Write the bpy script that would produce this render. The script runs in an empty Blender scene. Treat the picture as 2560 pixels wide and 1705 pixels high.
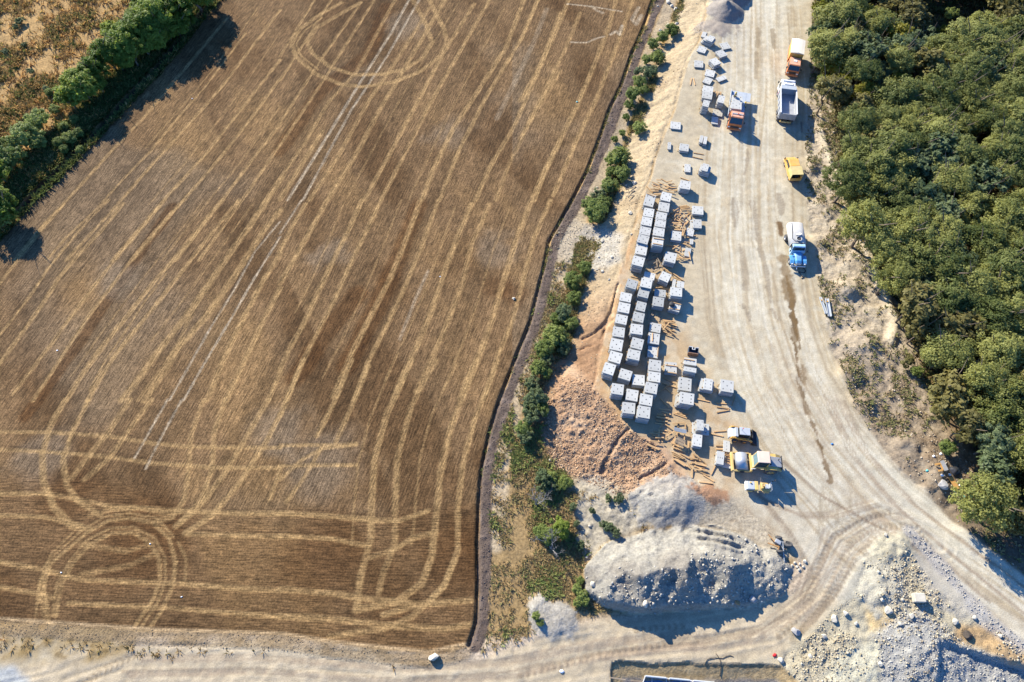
import bpy, math, random
import numpy as np
from mathutils import Vector, Matrix

# ------------------------------------------------------------------ camera, sky, sun, exposure
SC = bpy.context.scene
COL = SC.collection
TILT = math.radians(29.0)
FPX = 1800.0            # focal length in pixels of the 2560 px wide photograph
CAMH = 86.0
cam_data = bpy.data.cameras.new("camera")
cam_data.sensor_width = 36.0
cam_data.lens = FPX / 2560.0 * 36.0
cam_data.clip_start = 1.0
cam_data.clip_end = 3000.0
cam = bpy.data.objects.new("camera", cam_data)
cam.location = (0, 0, CAMH)
cam.rotation_euler = (TILT, 0, 0)
COL.objects.link(cam)
SC.camera = cam

SUN_EL = math.radians(29.0)
SUN_DIR = Vector((-0.61, 0.79, 0)).normalized()
world = bpy.data.worlds.new("World")
SC.world = world
world.use_nodes = True
wn = world.node_tree
sky = wn.nodes.new("ShaderNodeTexSky")
sky.sky_type = 'NISHITA'
sky.sun_disc = False
sky.sun_elevation = SUN_EL
sky.sun_rotation = math.atan2(SUN_DIR.x, SUN_DIR.y) % (2 * math.pi)
sky.air_density = 1.0
sky.dust_density = 0.3
sky.ozone_density = 2.0
bg = wn.nodes["Background"]
bg.inputs[1].default_value = 0.065
tintn = wn.nodes.new("ShaderNodeMix"); tintn.data_type = 'RGBA'; tintn.blend_type = 'MULTIPLY'; tintn.inputs['Factor'].default_value = 1
tintn.inputs['B'].default_value = (0.50, 1.0, 1.75, 1)          # clear deep blue northern sky
wn.links.new(sky.outputs[0], tintn.inputs['A'])
wn.links.new(tintn.outputs['Result'], bg.inputs[0])
sun_data = bpy.data.lights.new("sun", 'SUN')
sun_data.energy = 4.4
sun_data.angle = math.radians(0.5)
sun_data.color = (1.0, 0.93, 0.78)
sun = bpy.data.objects.new("sun", sun_data)
sd = Vector((SUN_DIR.x * math.cos(SUN_EL), SUN_DIR.y * math.cos(SUN_EL), math.sin(SUN_EL)))
sun.rotation_euler = sd.to_track_quat('Z', 'Y').to_euler()
sun.location = (-60, 80, 60)
COL.objects.link(sun)
SC.view_settings.view_transform = 'Standard'
SC.view_settings.look = 'None'
SC.view_settings.gamma = 1.0
SC.view_settings.exposure = 1.42

RNG = np.random.default_rng(7)
random.seed(11)
CT, ST = math.cos(TILT), math.sin(TILT)

def at(u, v, z=0.0):
    """photo pixel -> world point on the horizontal plane at height z"""
    xv = (u - 1280.0) / FPX
    yv = (852.5 - v) / FPX
    t = (CAMH - z) / (CT - ST * yv)
    return Vector((xv * t, (ST + CT * yv) * t, z))

def fr(ox, oy, s):
    """zoom frame: origin and magnification -> function giving photo pixels"""
    return lambda x, y: (ox + x / s, oy + y / s)
FA = fr(1740, 60, 11.2); FB = fr(1600, 0, 3.484); FC = fr(1550, 350, 3.484)
FD = fr(1600, 440, 6.533); FE = fr(1500, 660, 8.7125); FF = fr(1490, 820, 6.03)
FG = fr(1600, 1020, 7.8417); OV = fr(0, 0, 0.9195)
T1 = fr(0, 0, 2.4127); T2 = fr(0, 500, 3.1357); T3 = fr(700, 0, 3.1357)
T4 = fr(700, 500, 3.1357); T5 = fr(0, 1000, 2.2243); T6 = fr(700, 900, 1.9471); T7 = fr(1300, 0, 3.135)
FV = fr(1200, 500, 2.09); FM = fr(1300, 1200, 2.944); FR = fr(1960, 1050, 2.393); FQ = fr(2280, 1120, 7.84)

def srgb(r, g, b, k=1.0):
    f = lambda c: ((c / 255.0) / 12.92 if c / 255.0 <= 0.04045 else ((c / 255.0 + 0.055) / 1.055) ** 2.4)
    return np.array([f(r) * k, f(g) * k, f(b) * k])
KA = 1 / 1.75           # sunlit picture colour -> surface albedo
def alb(r, g, b):
    return srgb(r, g, b, KA)

# ------------------------------------------------------------------ materials
MATS = {}
def nodes_of(m):
    m.use_nodes = True
    nt = m.node_tree
    return nt, nt.nodes, nt.links, nt.nodes["Principled BSDF"]

def mat(name, col, rough=0.6, metal=0.0, var=0.12, scale=3.0, bump=0.0, spec=0.3, dirt=None, dirt_amt=0.0, hue_rand=0.0):
    """procedural paint / concrete / wood: base colour broken up by two noises, optional dust and bump"""
    if name in MATS: return MATS[name]
    m = bpy.data.materials.new(name)
    nt, N, L, P = nodes_of(m)
    P.inputs['Roughness'].default_value = rough
    P.inputs['Metallic'].default_value = metal
    P.inputs['Specular IOR Level'].default_value = spec
    tc = N.new("ShaderNodeTexCoord")
    no = N.new("ShaderNodeTexNoise"); no.inputs['Scale'].default_value = scale; no.inputs['Detail'].default_value = 6
    L.new(tc.outputs['Object'], no.inputs['Vector'])
    mr = N.new("ShaderNodeMapRange"); mr.inputs['From Min'].default_value = 0.3; mr.inputs['From Max'].default_value = 0.7
    mr.inputs['To Min'].default_value = 1 - var; mr.inputs['To Max'].default_value = 1 + var
    L.new(no.outputs['Fac'], mr.inputs['Value'])
    mx = N.new("ShaderNodeMix"); mx.data_type = 'RGBA'; mx.blend_type = 'MULTIPLY'; mx.inputs['Factor'].default_value = 1
    mx.inputs['A'].default_value = (*col, 1)
    L.new(mr.outputs['Result'], mx.inputs['B'])
    out = mx.outputs['Result']
    if hue_rand:
        oi = N.new("ShaderNodeObjectInfo")
        m2 = N.new("ShaderNodeMapRange"); m2.inputs['To Min'].default_value = 1 - hue_rand; m2.inputs['To Max'].default_value = 1 + hue_rand
        L.new(oi.outputs['Random'], m2.inputs['Value'])
        mx3 = N.new("ShaderNodeMix"); mx3.data_type = 'RGBA'; mx3.blend_type = 'MULTIPLY'; mx3.inputs['Factor'].default_value = 1
        L.new(out, mx3.inputs['A']); L.new(m2.outputs['Result'], mx3.inputs['B'])
        out = mx3.outputs['Result']
    if dirt is not None:
        n2 = N.new("ShaderNodeTexNoise"); n2.inputs['Scale'].default_value = scale * 0.6; n2.inputs['Detail'].default_value = 8
        L.new(tc.outputs['Object'], n2.inputs['Vector'])
        r2 = N.new("ShaderNodeMapRange"); r2.inputs['From Min'].default_value = 0.4; r2.inputs['From Max'].default_value = 0.75
        r2.inputs['To Max'].default_value = dirt_amt
        L.new(n2.outputs['Fac'], r2.inputs['Value'])
        mx2 = N.new("ShaderNodeMix"); mx2.data_type = 'RGBA'
        L.new(r2.outputs['Result'], mx2.inputs['Factor']); L.new(out, mx2.inputs['A'])
        mx2.inputs['B'].default_value = (*dirt, 1)
        out = mx2.outputs['Result']
    L.new(out, P.inputs['Base Color'])
    if bump:
        b = N.new("ShaderNodeBump"); b.inputs['Strength'].default_value = bump; b.inputs['Distance'].default_value = 0.03
        L.new(no.outputs['Fac'], b.inputs['Height']); L.new(b.outputs['Normal'], P.inputs['Normal'])
    MATS[name] = m
    return m

def ground_mat(name, lo=0.72, hi=1.3, fine=5.0, coarse=0.7, bump=0.6, bdist=0.08, rows=0.0, rough=0.95):
    """earth: albedo from the terrain's colour layer, broken by noise; rows > 0 adds drill rows of stubble"""
    m = bpy.data.materials.new(name)
    nt, N, L, P = nodes_of(m)
    P.inputs['Roughness'].default_value = rough
    P.inputs['Specular IOR Level'].default_value = 0.1
    at_ = N.new("ShaderNodeAttribute"); at_.attribute_name = "albedo"
    tc = N.new("ShaderNodeTexCoord")
    n1 = N.new("ShaderNodeTexNoise"); n1.inputs['Scale'].default_value = fine; n1.inputs['Detail'].default_value = 5; n1.inputs['Roughness'].default_value = 0.65
    n2 = N.new("ShaderNodeTexNoise"); n2.inputs['Scale'].default_value = coarse; n2.inputs['Detail'].default_value = 6
    L.new(tc.outputs['Object'], n1.inputs['Vector']); L.new(tc.outputs['Object'], n2.inputs['Vector'])
    r1 = N.new("ShaderNodeMapRange"); r1.inputs['From Min'].default_value = 0.3; r1.inputs['From Max'].default_value = 0.7
    r1.inputs['To Min'].default_value = lo; r1.inputs['To Max'].default_value = hi
    L.new(n1.outputs['Fac'], r1.inputs['Value'])
    r2 = N.new("ShaderNodeMapRange"); r2.inputs['From Min'].default_value = 0.3; r2.inputs['From Max'].default_value = 0.7
    r2.inputs['To Min'].default_value = 0.88; r2.inputs['To Max'].default_value = 1.12
    L.new(n2.outputs['Fac'], r2.inputs['Value'])
    mu = N.new("ShaderNodeMath"); mu.operation = 'MULTIPLY'
    L.new(r1.outputs['Result'], mu.inputs[0]); L.new(r2.outputs['Result'], mu.inputs[1])
    fac = mu.outputs[0]
    hgt = n1.outputs['Fac']
    if rows:
        # stretched noise along the two drilling directions, chosen by the 'headland' layer
        hd = N.new("ShaderNodeAttribute"); hd.attribute_name = "headland"
        outs = []
        for ang in (math.radians(-72.5), math.radians(1.5)):
            mq = N.new("ShaderNodeMapping"); mq.inputs['Rotation'].default_value = (0, 0, ang)
            mp = N.new("ShaderNodeMapping"); mp.inputs['Scale'].default_value = (0.55, 5.6, 1)
            L.new(tc.outputs['Object'], mq.inputs['Vector']); L.new(mq.outputs['Vector'], mp.inputs['Vector'])
            nn = N.new("ShaderNodeTexNoise"); nn.inputs['Scale'].default_value = 1.0; nn.inputs['Detail'].default_value = 4
            L.new(mp.outputs['Vector'], nn.inputs['Vector'])
            outs.append(nn.outputs['Fac'])
        mixr = N.new("ShaderNodeMix"); mixr.data_type = 'FLOAT'
        L.new(hd.outputs['Fac'], mixr.inputs['Factor']); L.new(outs[0], mixr.inputs['A']); L.new(outs[1], mixr.inputs['B'])
        r3 = N.new("ShaderNodeMapRange"); r3.inputs['From Min'].default_value = 0.3; r3.inputs['From Max'].default_value = 0.7
        r3.inputs['To Min'].default_value = 1 - rows; r3.inputs['To Max'].default_value = 1 + rows
        L.new(mixr.outputs['Result'], r3.inputs['Value'])
        m3 = N.new("ShaderNodeMath"); m3.operation = 'MULTIPLY'
        L.new(fac, m3.inputs[0]); L.new(r3.outputs['Result'], m3.inputs[1]); fac = m3.outputs[0]
        ad = N.new("ShaderNodeMath"); ad.operation = 'ADD'
        L.new(hgt, ad.inputs[0]); L.new(mixr.outputs['Result'], ad.inputs[1]); hgt = ad.outputs[0]
    mx = N.new("ShaderNodeMix"); mx.data_type = 'RGBA'; mx.blend_type = 'MULTIPLY'; mx.inputs['Factor'].default_value = 1
    L.new(at_.outputs['Color'], mx.inputs['A']); L.new(fac, mx.inputs['B'])
    L.new(mx.outputs['Result'], P.inputs['Base Color'])
    b = N.new("ShaderNodeBump"); b.inputs['Strength'].default_value = bump; b.inputs['Distance'].default_value = bdist
    L.new(hgt, b.inputs['Height']); L.new(b.outputs['Normal'], P.inputs['Normal'])
    MATS[name] = m
    return m

def leaf_mat(name, c1, c2, trans=0.5, obj_rand=0.25):
    """foliage: two greens mixed by noise and per plant, some light let through"""
    m = bpy.data.materials.new(name)
    nt, N, L, P = nodes_of(m)
    P.inputs['Roughness'].default_value = 0.6
    P.inputs['Specular IOR Level'].default_value = 0.25
    tc = N.new("ShaderNodeTexCoord"); oi = N.new("ShaderNodeObjectInfo")
    no = N.new("ShaderNodeTexNoise"); no.inputs['Scale'].default_value = 1.1; no.inputs['Detail'].default_value = 5
    L.new(tc.outputs['Object'], no.inputs['Vector'])
    ad = N.new("ShaderNodeMath"); ad.operation = 'MULTIPLY_ADD'; ad.inputs[1].default_value = 0.95
    L.new(oi.outputs['Random'], ad.inputs[0])
    r = N.new("ShaderNodeMapRange"); r.inputs['From Min'].default_value = 0.32; r.inputs['From Max'].default_value = 0.68
    r.inputs['To Min'].default_value = -0.25; r.inputs['To Max'].default_value = 0.5
    L.new(no.outputs['Fac'], r.inputs['Value']); L.new(r.outputs['Result'], ad.inputs[2])
    mx = N.new("ShaderNodeMix"); mx.data_type = 'RGBA'
    mx.inputs['A'].default_value = (*c1, 1); mx.inputs['B'].default_value = (*c2, 1)
    L.new(ad.outputs[0], mx.inputs['Factor'])
    L.new(mx.outputs['Result'], P.inputs['Base Color'])
    tr = N.new("ShaderNodeBsdfTranslucent"); L.new(mx.outputs['Result'], tr.inputs['Color'])
    ms = N.new("ShaderNodeMixShader"); ms.inputs[0].default_value = trans
    L.new(P.outputs[0], ms.inputs[1]); L.new(tr.outputs[0], ms.inputs[2])
    L.new(ms.outputs[0], N["Material Output"].inputs[0])
    MATS[name] = m
    return m

def vcol_mat(name, rough=0.9, trans=0.0):
    m = bpy.data.materials.new(name)
    nt, N, L, P = nodes_of(m)
    P.inputs['Roughness'].default_value = rough
    P.inputs['Specular IOR Level'].default_value = 0.15
    a = N.new("ShaderNodeAttribute"); a.attribute_name = "albedo"
    tc = N.new("ShaderNodeTexCoord"); no = N.new("ShaderNodeTexNoise"); no.inputs['Scale'].default_value = 6
    L.new(tc.outputs['Object'], no.inputs['Vector'])
    r = N.new("ShaderNodeMapRange"); r.inputs['To Min'].default_value = 0.75; r.inputs['To Max'].default_value = 1.25
    L.new(no.outputs['Fac'], r.inputs['Value'])
    mx = N.new("ShaderNodeMix"); mx.data_type = 'RGBA'; mx.blend_type = 'MULTIPLY'; mx.inputs['Factor'].default_value = 1
    L.new(a.outputs['Color'], mx.inputs['A']); L.new(r.outputs['Result'], mx.inputs['B'])
    L.new(mx.outputs['Result'], P.inputs['Base Color'])
    if trans:
        tr = N.new("ShaderNodeBsdfTranslucent"); L.new(mx.outputs['Result'], tr.inputs['Color'])
        ms = N.new("ShaderNodeMixShader"); ms.inputs[0].default_value = trans
        L.new(P.outputs[0], ms.inputs[1]); L.new(tr.outputs[0], ms.inputs[2]); L.new(ms.outputs[0], N["Material Output"].inputs[0])
    MATS[name] = m
    return m

# ------------------------------------------------------------------ object helpers
def tag(o, label=None, cat=None, group=None, kind=None):
    if label: o["label"] = label
    if cat: o["category"] = cat
    if group: o["group"] = group
    if kind: o["kind"] = kind
    return o

def empty(name, loc=(0, 0, 0), rz=0.0, label=None, cat=None, group=None):
    o = bpy.data.objects.new(name, None)
    o.empty_display_size = 0.3
    o.location = loc; o.rotation_euler = (0, 0, rz)
    COL.objects.link(o)
    return tag(o, label, cat, group)

def np_mesh(name, V, F, albedo=None, smooth=False, extra=None):
    """mesh from numpy arrays; F is (n,3) or (n,4)"""
    me = bpy.data.meshes.new(name)
    V = np.ascontiguousarray(V, dtype=np.float32); F = np.ascontiguousarray(F, dtype=np.int32)
    n, k = F.shape
    me.vertices.add(len(V)); me.vertices.foreach_set("co", V.ravel())
    me.loops.add(n * k); me.loops.foreach_set("vertex_index", F.ravel())
    me.polygons.add(n)
    me.polygons.foreach_set("loop_start", np.arange(0, n * k, k, dtype=np.int32))
    if smooth: me.polygons.foreach_set("use_smooth", np.ones(n, dtype=bool))
    if albedo is not None:
        a = me.color_attributes.new("albedo", 'FLOAT_COLOR', 'POINT')
        c = np.ones((len(V), 4), dtype=np.float32); c[:, :3] = albedo
        a.data.foreach_set("color", c.ravel())
    for nm, arr in (extra or {}).items():
        a = me.attributes.new(nm, 'FLOAT', 'POINT'); a.data.foreach_set("value", np.ascontiguousarray(arr, dtype=np.float32))
    me.update(calc_edges=True)
    return me

class MB:
    """collects shapes into one mesh"""
    def __init__(s): s.v = []; s.f = []
    def add(s, vs, fs):
        o = len(s.v); s.v += [tuple(p) for p in vs]; s.f += [tuple(i + o for i in f) for f in fs]; return s
    def box(s, x0, x1, y0, y1, z0, z1):
        return s.add([(x0,y0,z0),(x1,y0,z0),(x1,y1,z0),(x0,y1,z0),(x0,y0,z1),(x1,y0,z1),(x1,y1,z1),(x0,y1,z1)],
                     [(0,3,2,1),(4,5,6,7),(0,1,5,4),(1,2,6,5),(2,3,7,6),(3,0,4,7)])
    def prism(s, prof, y0, y1, ins=None):
        """profile of (x,z) points extruded from y0 to y1; ins gives an inward shift per point (tumblehome)"""
        n = len(prof); ins = ins or [0] * n
        vs = [(x, y0 + i, z) for (x, z), i in zip(prof, ins)] + [(x, y1 - i, z) for (x, z), i in zip(prof, ins)]
        fs = [tuple(range(n)), tuple(range(2 * n - 1, n - 1, -1))]
        fs += [(i, n + i, n + (i + 1) % n, (i + 1) % n) for i in range(n)]
        return s.add(vs, fs)
    def cyl(s, p0, p1, r, n=14, r1=None):
        p0 = Vector(p0); p1 = Vector(p1); d = (p1 - p0).normalized()
        a = d.orthogonal().normalized(); b = d.cross(a); r1 = r if r1 is None else r1
        vs = [p0 + (a * math.cos(t) + b * math.sin(t)) * r for t in [2 * math.pi * i / n for i in range(n)]]
        vs += [p1 + (a * math.cos(t) + b * math.sin(t)) * r1 for t in [2 * math.pi * i / n for i in range(n)]]
        fs = [(i, (i + 1) % n, n + (i + 1) % n, n + i) for i in range(n)] + [tuple(range(n - 1, -1, -1)), tuple(range(n, 2 * n))]
        return s.add(vs, fs)
    def tube(s, pts, r, n=7):
        for a, b in zip(pts, pts[1:]): s.cyl(a, b, r, n)
        return s
    def bar(s, p0, p1, w, h):
        """rectangular bar between two points"""
        p0 = Vector(p0); p1 = Vector(p1); d = (p1 - p0).normalized()
        up = Vector((0, 0, 1)) if abs(d.z) < 0.95 else Vector((1, 0, 0))
        a = d.cross(up).normalized() * (w / 2); b = a.normalized().cross(d).normalized() * (h / 2)
        vs = [p + q for p in (p0, p1) for q in (-a - b, a - b, a + b, -a + b)]
        return s.add(vs, [(0,1,2,3),(7,6,5,4),(0,4,5,1),(1,5,6,2),(2,6,7,3),(3,7,4,0)])
    def plate(s, q, t):
        """four corner points given thickness t along their normal"""
        q = [Vector(p) for p in q]; nrm = (q[1] - q[0]).cross(q[3] - q[0]).normalized() * t
        return s.add(q + [p + nrm for p in q], [(3,2,1,0),(4,5,6,7),(0,1,5,4),(1,2,6,5),(2,3,7,6),(3,0,4,7)])
    def lathe_y(s, prof, cx, cz, n=20):
        """(radius, y) profile spun about the y axis through (cx, cz)"""
        m = len(prof); vs = []
        for i in range(n):
            t = 2 * math.pi * i / n
            vs += [(cx + r * math.cos(t), y, cz + r * math.sin(t)) for r, y in prof]
        fs = [(i * m + j, i * m + j + 1, ((i + 1) % n) * m + j + 1, ((i + 1) % n) * m + j) for i in range(n) for j in range(m - 1)]
        return s.add(vs, fs)
    def mesh(s, name):
        me = bpy.data.meshes.new(name); me.from_pydata(s.v, [], s.f); me.update(); return me
    def build(s, name, m, parent=None, bevel=0.0, smooth=False, label=None):
        me = s.mesh(name); me.materials.append(m)
        o = bpy.data.objects.new(name, me); COL.objects.link(o)
        if parent: o.parent = parent
        if smooth:
            for p in me.polygons: p.use_smooth = True
        if bevel:
            b = o.modifiers.new("bevel", 'BEVEL'); b.width = bevel; b.segments = 2; b.limit_method = 'ANGLE'
        if label: o["label"] = label
        return o

def copy_tree(o, parent=None):
    c = o.copy(); COL.objects.link(c)
    if parent: c.parent = parent
    for ch in list(o.children): copy_tree(ch, c)
    return c

# ------------------------------------------------------------------ terrain raster (plan of the ground, world metres)
STEP = 0.18
GX0, GX1, GY0, GY1 = -112.0, 112.0, -8.0, 134.0
NX = int((GX1 - GX0) / STEP) + 1; NY = int((GY1 - GY0) / STEP) + 1
gx = GX0 + STEP * np.arange(NX); gy = GY0 + STEP * np.arange(NY)
X, Y = np.meshgrid(gx, gy)

def vnoise(x, y, seed):
    r = np.random.default_rng(seed).random((257, 257)).astype(np.float32)
    x = np.asarray(x, dtype=np.float64); y = np.asarray(y, dtype=np.float64)
    xi = np.floor(x).astype(np.int64); yi = np.floor(y).astype(np.int64)
    fx = (x - xi).astype(np.float32); fy = (y - yi).astype(np.float32)
    fx = fx * fx * (3 - 2 * fx); fy = fy * fy * (3 - 2 * fy)
    a = xi % 256; b = yi % 256
    return (r[b, a] * (1 - fx) + r[b, a + 1] * fx) * (1 - fy) + (r[b + 1, a] * (1 - fx) + r[b + 1, a + 1] * fx) * fy
def fbm(x, y, scale, octs, seed, gain=0.5):
    t = 0; amp = 1; tot = 0
    for o in range(octs):
        t = t + amp * vnoise(x / scale + 17.3 * o, y / scale + 9.1 * o, seed + o); tot += amp; amp *= gain; scale *= 0.5
    return t / tot - 0.5        # about -0.35 .. 0.35

def W(pts, z=0.0, f=None):
    """photo pixel list (optionally in a zoom frame) -> world xy array"""
    out = []
    for p in pts:
        u, v = f(*p) if f else p
        w = at(u, v, z); out.append((w.x, w.y))
    return np.array(out)

def win(x0, x1, y0, y1):
    i0 = max(0, int((x0 - GX0) / STEP)); i1 = min(NX, int((x1 - GX0) / STEP) + 2)
    j0 = max(0, int((y0 - GY0) / STEP)); j1 = min(NY, int((y1 - GY0) / STEP) + 2)
    return slice(j0, max(j0, j1)), slice(i0, max(i0, i1))

def line_dist(P, margin, along=False):
    """distance of every raster point to a polyline, inf beyond margin (and distance run along it, signed side)"""
    D = np.full((NY, NX), 1e3, dtype=np.float32)
    A = np.zeros((NY, NX), dtype=np.float32) if along else None
    S = np.zeros((NY, NX), dtype=np.float32) if along else None
    run = 0.0
    for (ax, ay), (bx, by) in zip(P[:-1], P[1:]):
        w = win(min(ax, bx) - margin, max(ax, bx) + margin, min(ay, by) - margin, max(ay, by) + margin)
        x = X[w]; y = Y[w]
        L = math.hypot(bx - ax, by - ay)
        if x.size == 0 or L < 1e-6: run += L; continue
        ux, uy = (bx - ax) / L, (by - ay) / L
        t = np.clip((x - ax) * ux + (y - ay) * uy, 0, L)
        dx = x - ax - t * ux; dy = y - ay - t * uy
        d = np.sqrt(dx * dx + dy * dy).astype(np.float32)
        m = d < D[w]
        D[w] = np.where(m, d, D[w])
        if along:
            A[w] = np.where(m, run + t, A[w]); S[w] = np.where(m, np.sign(dx * uy - dy * ux) * d, S[w])
        run += L
    return (D, A, S) if along else D

def inside(P):
    x0, y0 = P.min(0); x1, y1 = P.max(0)
    M = np.zeros((NY, NX), dtype=bool)
    w = win(x0, x1, y0, y1); x = X[w]; y = Y[w]
    if x.size == 0: return M
    c = np.zeros(x.shape, dtype=bool)
    n = len(P)
    for i in range(n):
        ax, ay = P[i]; bx, by = P[(i + 1) % n]
        if ay == by: continue
        c ^= ((ay > y) != (by > y)) & (x < (bx - ax) * (y - ay) / (by - ay) + ax)
    M[w] = c
    return M

def sdist(P, margin=25.0):
    """signed distance to a polygon: positive inside"""
    D = np.minimum(line_dist(np.vstack([P, P[:1]]), margin), margin)
    return np.where(inside(P), D, -D)

def sm(x, a, b):
    t = np.clip((x - a) / (b - a), 0, 1); return t * t * (3 - 2 * t)

# wobble used to break every boundary
wob = (fbm(X, Y, 3.0, 4, 5) * 1.8).astype(np.float32)
wob2 = (fbm(X, Y, 9.0, 4, 35) * 2).astype(np.float32)
n05 = fbm(X, Y, 0.5, 3, 61, 0.6).astype(np.float32)
n1 = fbm(X, Y, 1.1, 4, 51).astype(np.float32)
n4 = fbm(X, Y, 4.0, 5, 71).astype(np.float32)
n15 = fbm(X, Y, 15.0, 5, 91).astype(np.float32)

LOW = -2.0
# outline of the raised pad and haul road (photo pixels)
PADL = [(1778, -120), FB(600, 0), FB(560, 200), FB(520, 350), FB(440, 480), FB(370, 700), FB(310, 940), FB(210, 1180), FB(130, 1390),
        FC(270, 330), FC(200, 480), FC(150, 680), FC(90, 880), FC(40, 1080), (1556, 650), (1542, 707), (1522, 765), (1516, 822), (1502, 880),
        (1494, 937), (1484, 974), (1507, 997), (1539, 1029), (1571, 1078), (1643, 1116), (1678, 1174), (1730, 1205), (1780, 1238), (1845, 1262),
        (1910, 1310), (2000, 1400), (2090, 1500), (2150, 1560), (2200, 1760), (3200, 1760), (3200, -120)]
PAD = W(PADL)
dpad = sdist(PAD, 30.0)
vpix = (852.5 - 0)  # (kept for reference: photo rows fall with Y)
lowzone = sm(-Y, -30.5, -25.0)                      # south of the embankment the ground falls away more gently
wid = 5.2 + 2.6 * sm(-Y, -46, -37) + 7.0 * lowzone
tdrop = np.clip((-dpad + wob * 0.35) / wid, 0, 1)
tdrop = tdrop * 0.75 + 0.25 * sm(tdrop, 0, 1)
Z = (LOW * tdrop).astype(np.float32)
emb = ((dpad < 0.15) & (dpad > -wid * 1.03) & (Y > 27))

# ---- field, ploughed strip, ditch
EDGE_E = [(1651, -120)] + [T7(1040, 0), T7(960, 230), T7(880, 410), T7(800, 650), T7(700, 860), T7(600, 1150), T7(520, 1350), T7(410, 1568)] + \
         [T4(2110, 320), T4(2070, 520), T4(2010, 760), T4(1960, 960), T4(1870, 1180), T4(1790, 1390), T4(1720, 1568)] + \
         [T6(1070, 190), T6(1020, 350), T6(980, 540), T6(968, 700), T6(962, 900), T6(965, 1100), T6(955, 1280), T6(920, 1390)]
EDGE_S = [T6(840, 1425), T6(720, 1432), T6(500, 1410), T6(250, 1380), T5(1557, 1310), T5(850, 1285), T5(500, 1268), T5(0, 1232), (-400, 1530)]
EDGE_W = [(-400, 950), (8, 593), (91, 501), (245, 348), (332, 253), (398, 187), (551, 0), (640, -120)]
FIELD = W(EDGE_E + EDGE_S + EDGE_W, LOW)
dfield = sdist(FIELD, 12.0) + wob * 0.12
strip_px = [(u + 16, v) for u, v in EDGE_E]
strip_px[0] = (strip_px[0][0] + 2, -120)
dstrip, astrip, sstrip = line_dist(W(strip_px, LOW), 3.0, True)
stripw = 0.76 + 0.45 * n4
furrow_d = line_dist(W(EDGE_E, LOW), 2.0)
south_px = [T6(900, 1425), T6(720, 1462), T6(500, 1440), T6(250, 1412), T5(1557, 1345), T5(850, 1322), T5(500, 1298), T5(0, 1262), (-300, 1568)]
dsouth, asouth, ssouth = line_dist(W(south_px, LOW), 3.0, True)
ditch_px = [(u - 12, v - 10) for u, v in EDGE_W]
dditch = line_dist(W(ditch_px, LOW), 4.0)

# ---- colour layers
C = np.zeros((NY, NX, 3), dtype=np.float32)
def lay(mask, col):
    m = np.clip(mask, 0, 1).astype(np.float32)[..., None]
    C[:] = C * (1 - m) + np.asarray(col, dtype=np.float32) * m
def tint(mask, mul):
    m = np.clip(mask, 0, 1).astype(np.float32)[..., None]
    C[:] = C * (1 - m + m * np.asarray(mul, dtype=np.float32))
C[:] = alb(196, 160, 106)                                                     # dry meadow west
lay(sm(n4, -0.05, 0.2), alb(120, 96, 62)); lay(sm(n1, 0.05, 0.25) * 0.5, alb(185, 150, 95))
REG = np.zeros((NY, NX), dtype=np.int8)                                       # 0 meadow

# the low waste ground south and east of the field (dry grass, then bare sand at the track)
lay(sm(-dfield, 0.2, 1.0) * sm(X, -75, -70) * (Y < 60), alb(172, 144, 100))
lay((sm(n4, 0.0, 0.2) * 0.7) * (dfield < 0) * (Y < 60), alb(196, 168, 122))
SAND = W([(-400, 1590), (150, 1600), (330, 1612), (600, 1606), (900, 1618), (1040, 1660), (1180, 1650), (1300, 1610), (1400, 1570), (1520, 1545),
          (1700, 1535), (1900, 1530), (1990, 1480), (2010, 1400), (2300, 1400), (2300, 1900), (-400, 1900)], LOW)
dsand = sdist(SAND, 12.0) + wob * 0.8
lay(sm(dsand, -1.2, 1.0), alb(214, 196, 170))
REG[dsand > 0] = 5
# bottom track and its wheel streaks
TRK = W([(-200, 1790), (100, 1730), (330, 1655), (640, 1655), (1000, 1680), (1250, 1668), (1500, 1618), (1750, 1592), (1920, 1560), (2020, 1475),
         (2090, 1365), (2190, 1315), (2330, 1370)], -1.5)
dt, ta, ts = line_dist(TRK, 6.0, True)
trk = sm(-dt, -3.6, -2.6)
streak_t = vnoise(ts / 0.35, ta / 9.0, 141) - 0.5
lay(trk * 0.8, alb(212, 192, 166)); tint(trk, 1 + 0.0 * C); C *= (1 + (trk * streak_t * 0.28)[..., None])
dry = sdist(W([(-200, 1575), (330, 1592), (340, 1625), (250, 1650), (60, 1662), (-200, 1665)], LOW), 5) + wob * 1.2
lay(sm(dry, -.6, 1.0) * np.clip(.55 + 1.5 * n1 + n4, 0, 1), alb(176, 148, 104)); lay(sm(dry, -.6, 1.0) * sm(n1 + n05, .1, .3) * .6, alb(134, 110, 76))
# grey gravel in the south west corner
g = sdist(W([(-300, 1660), (30, 1665), (70, 1700), (110, 1800), (-300, 1800)], LOW), 6) + wob
lay(sm(g, -0.6, 0.6), alb(190, 190, 192))

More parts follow.
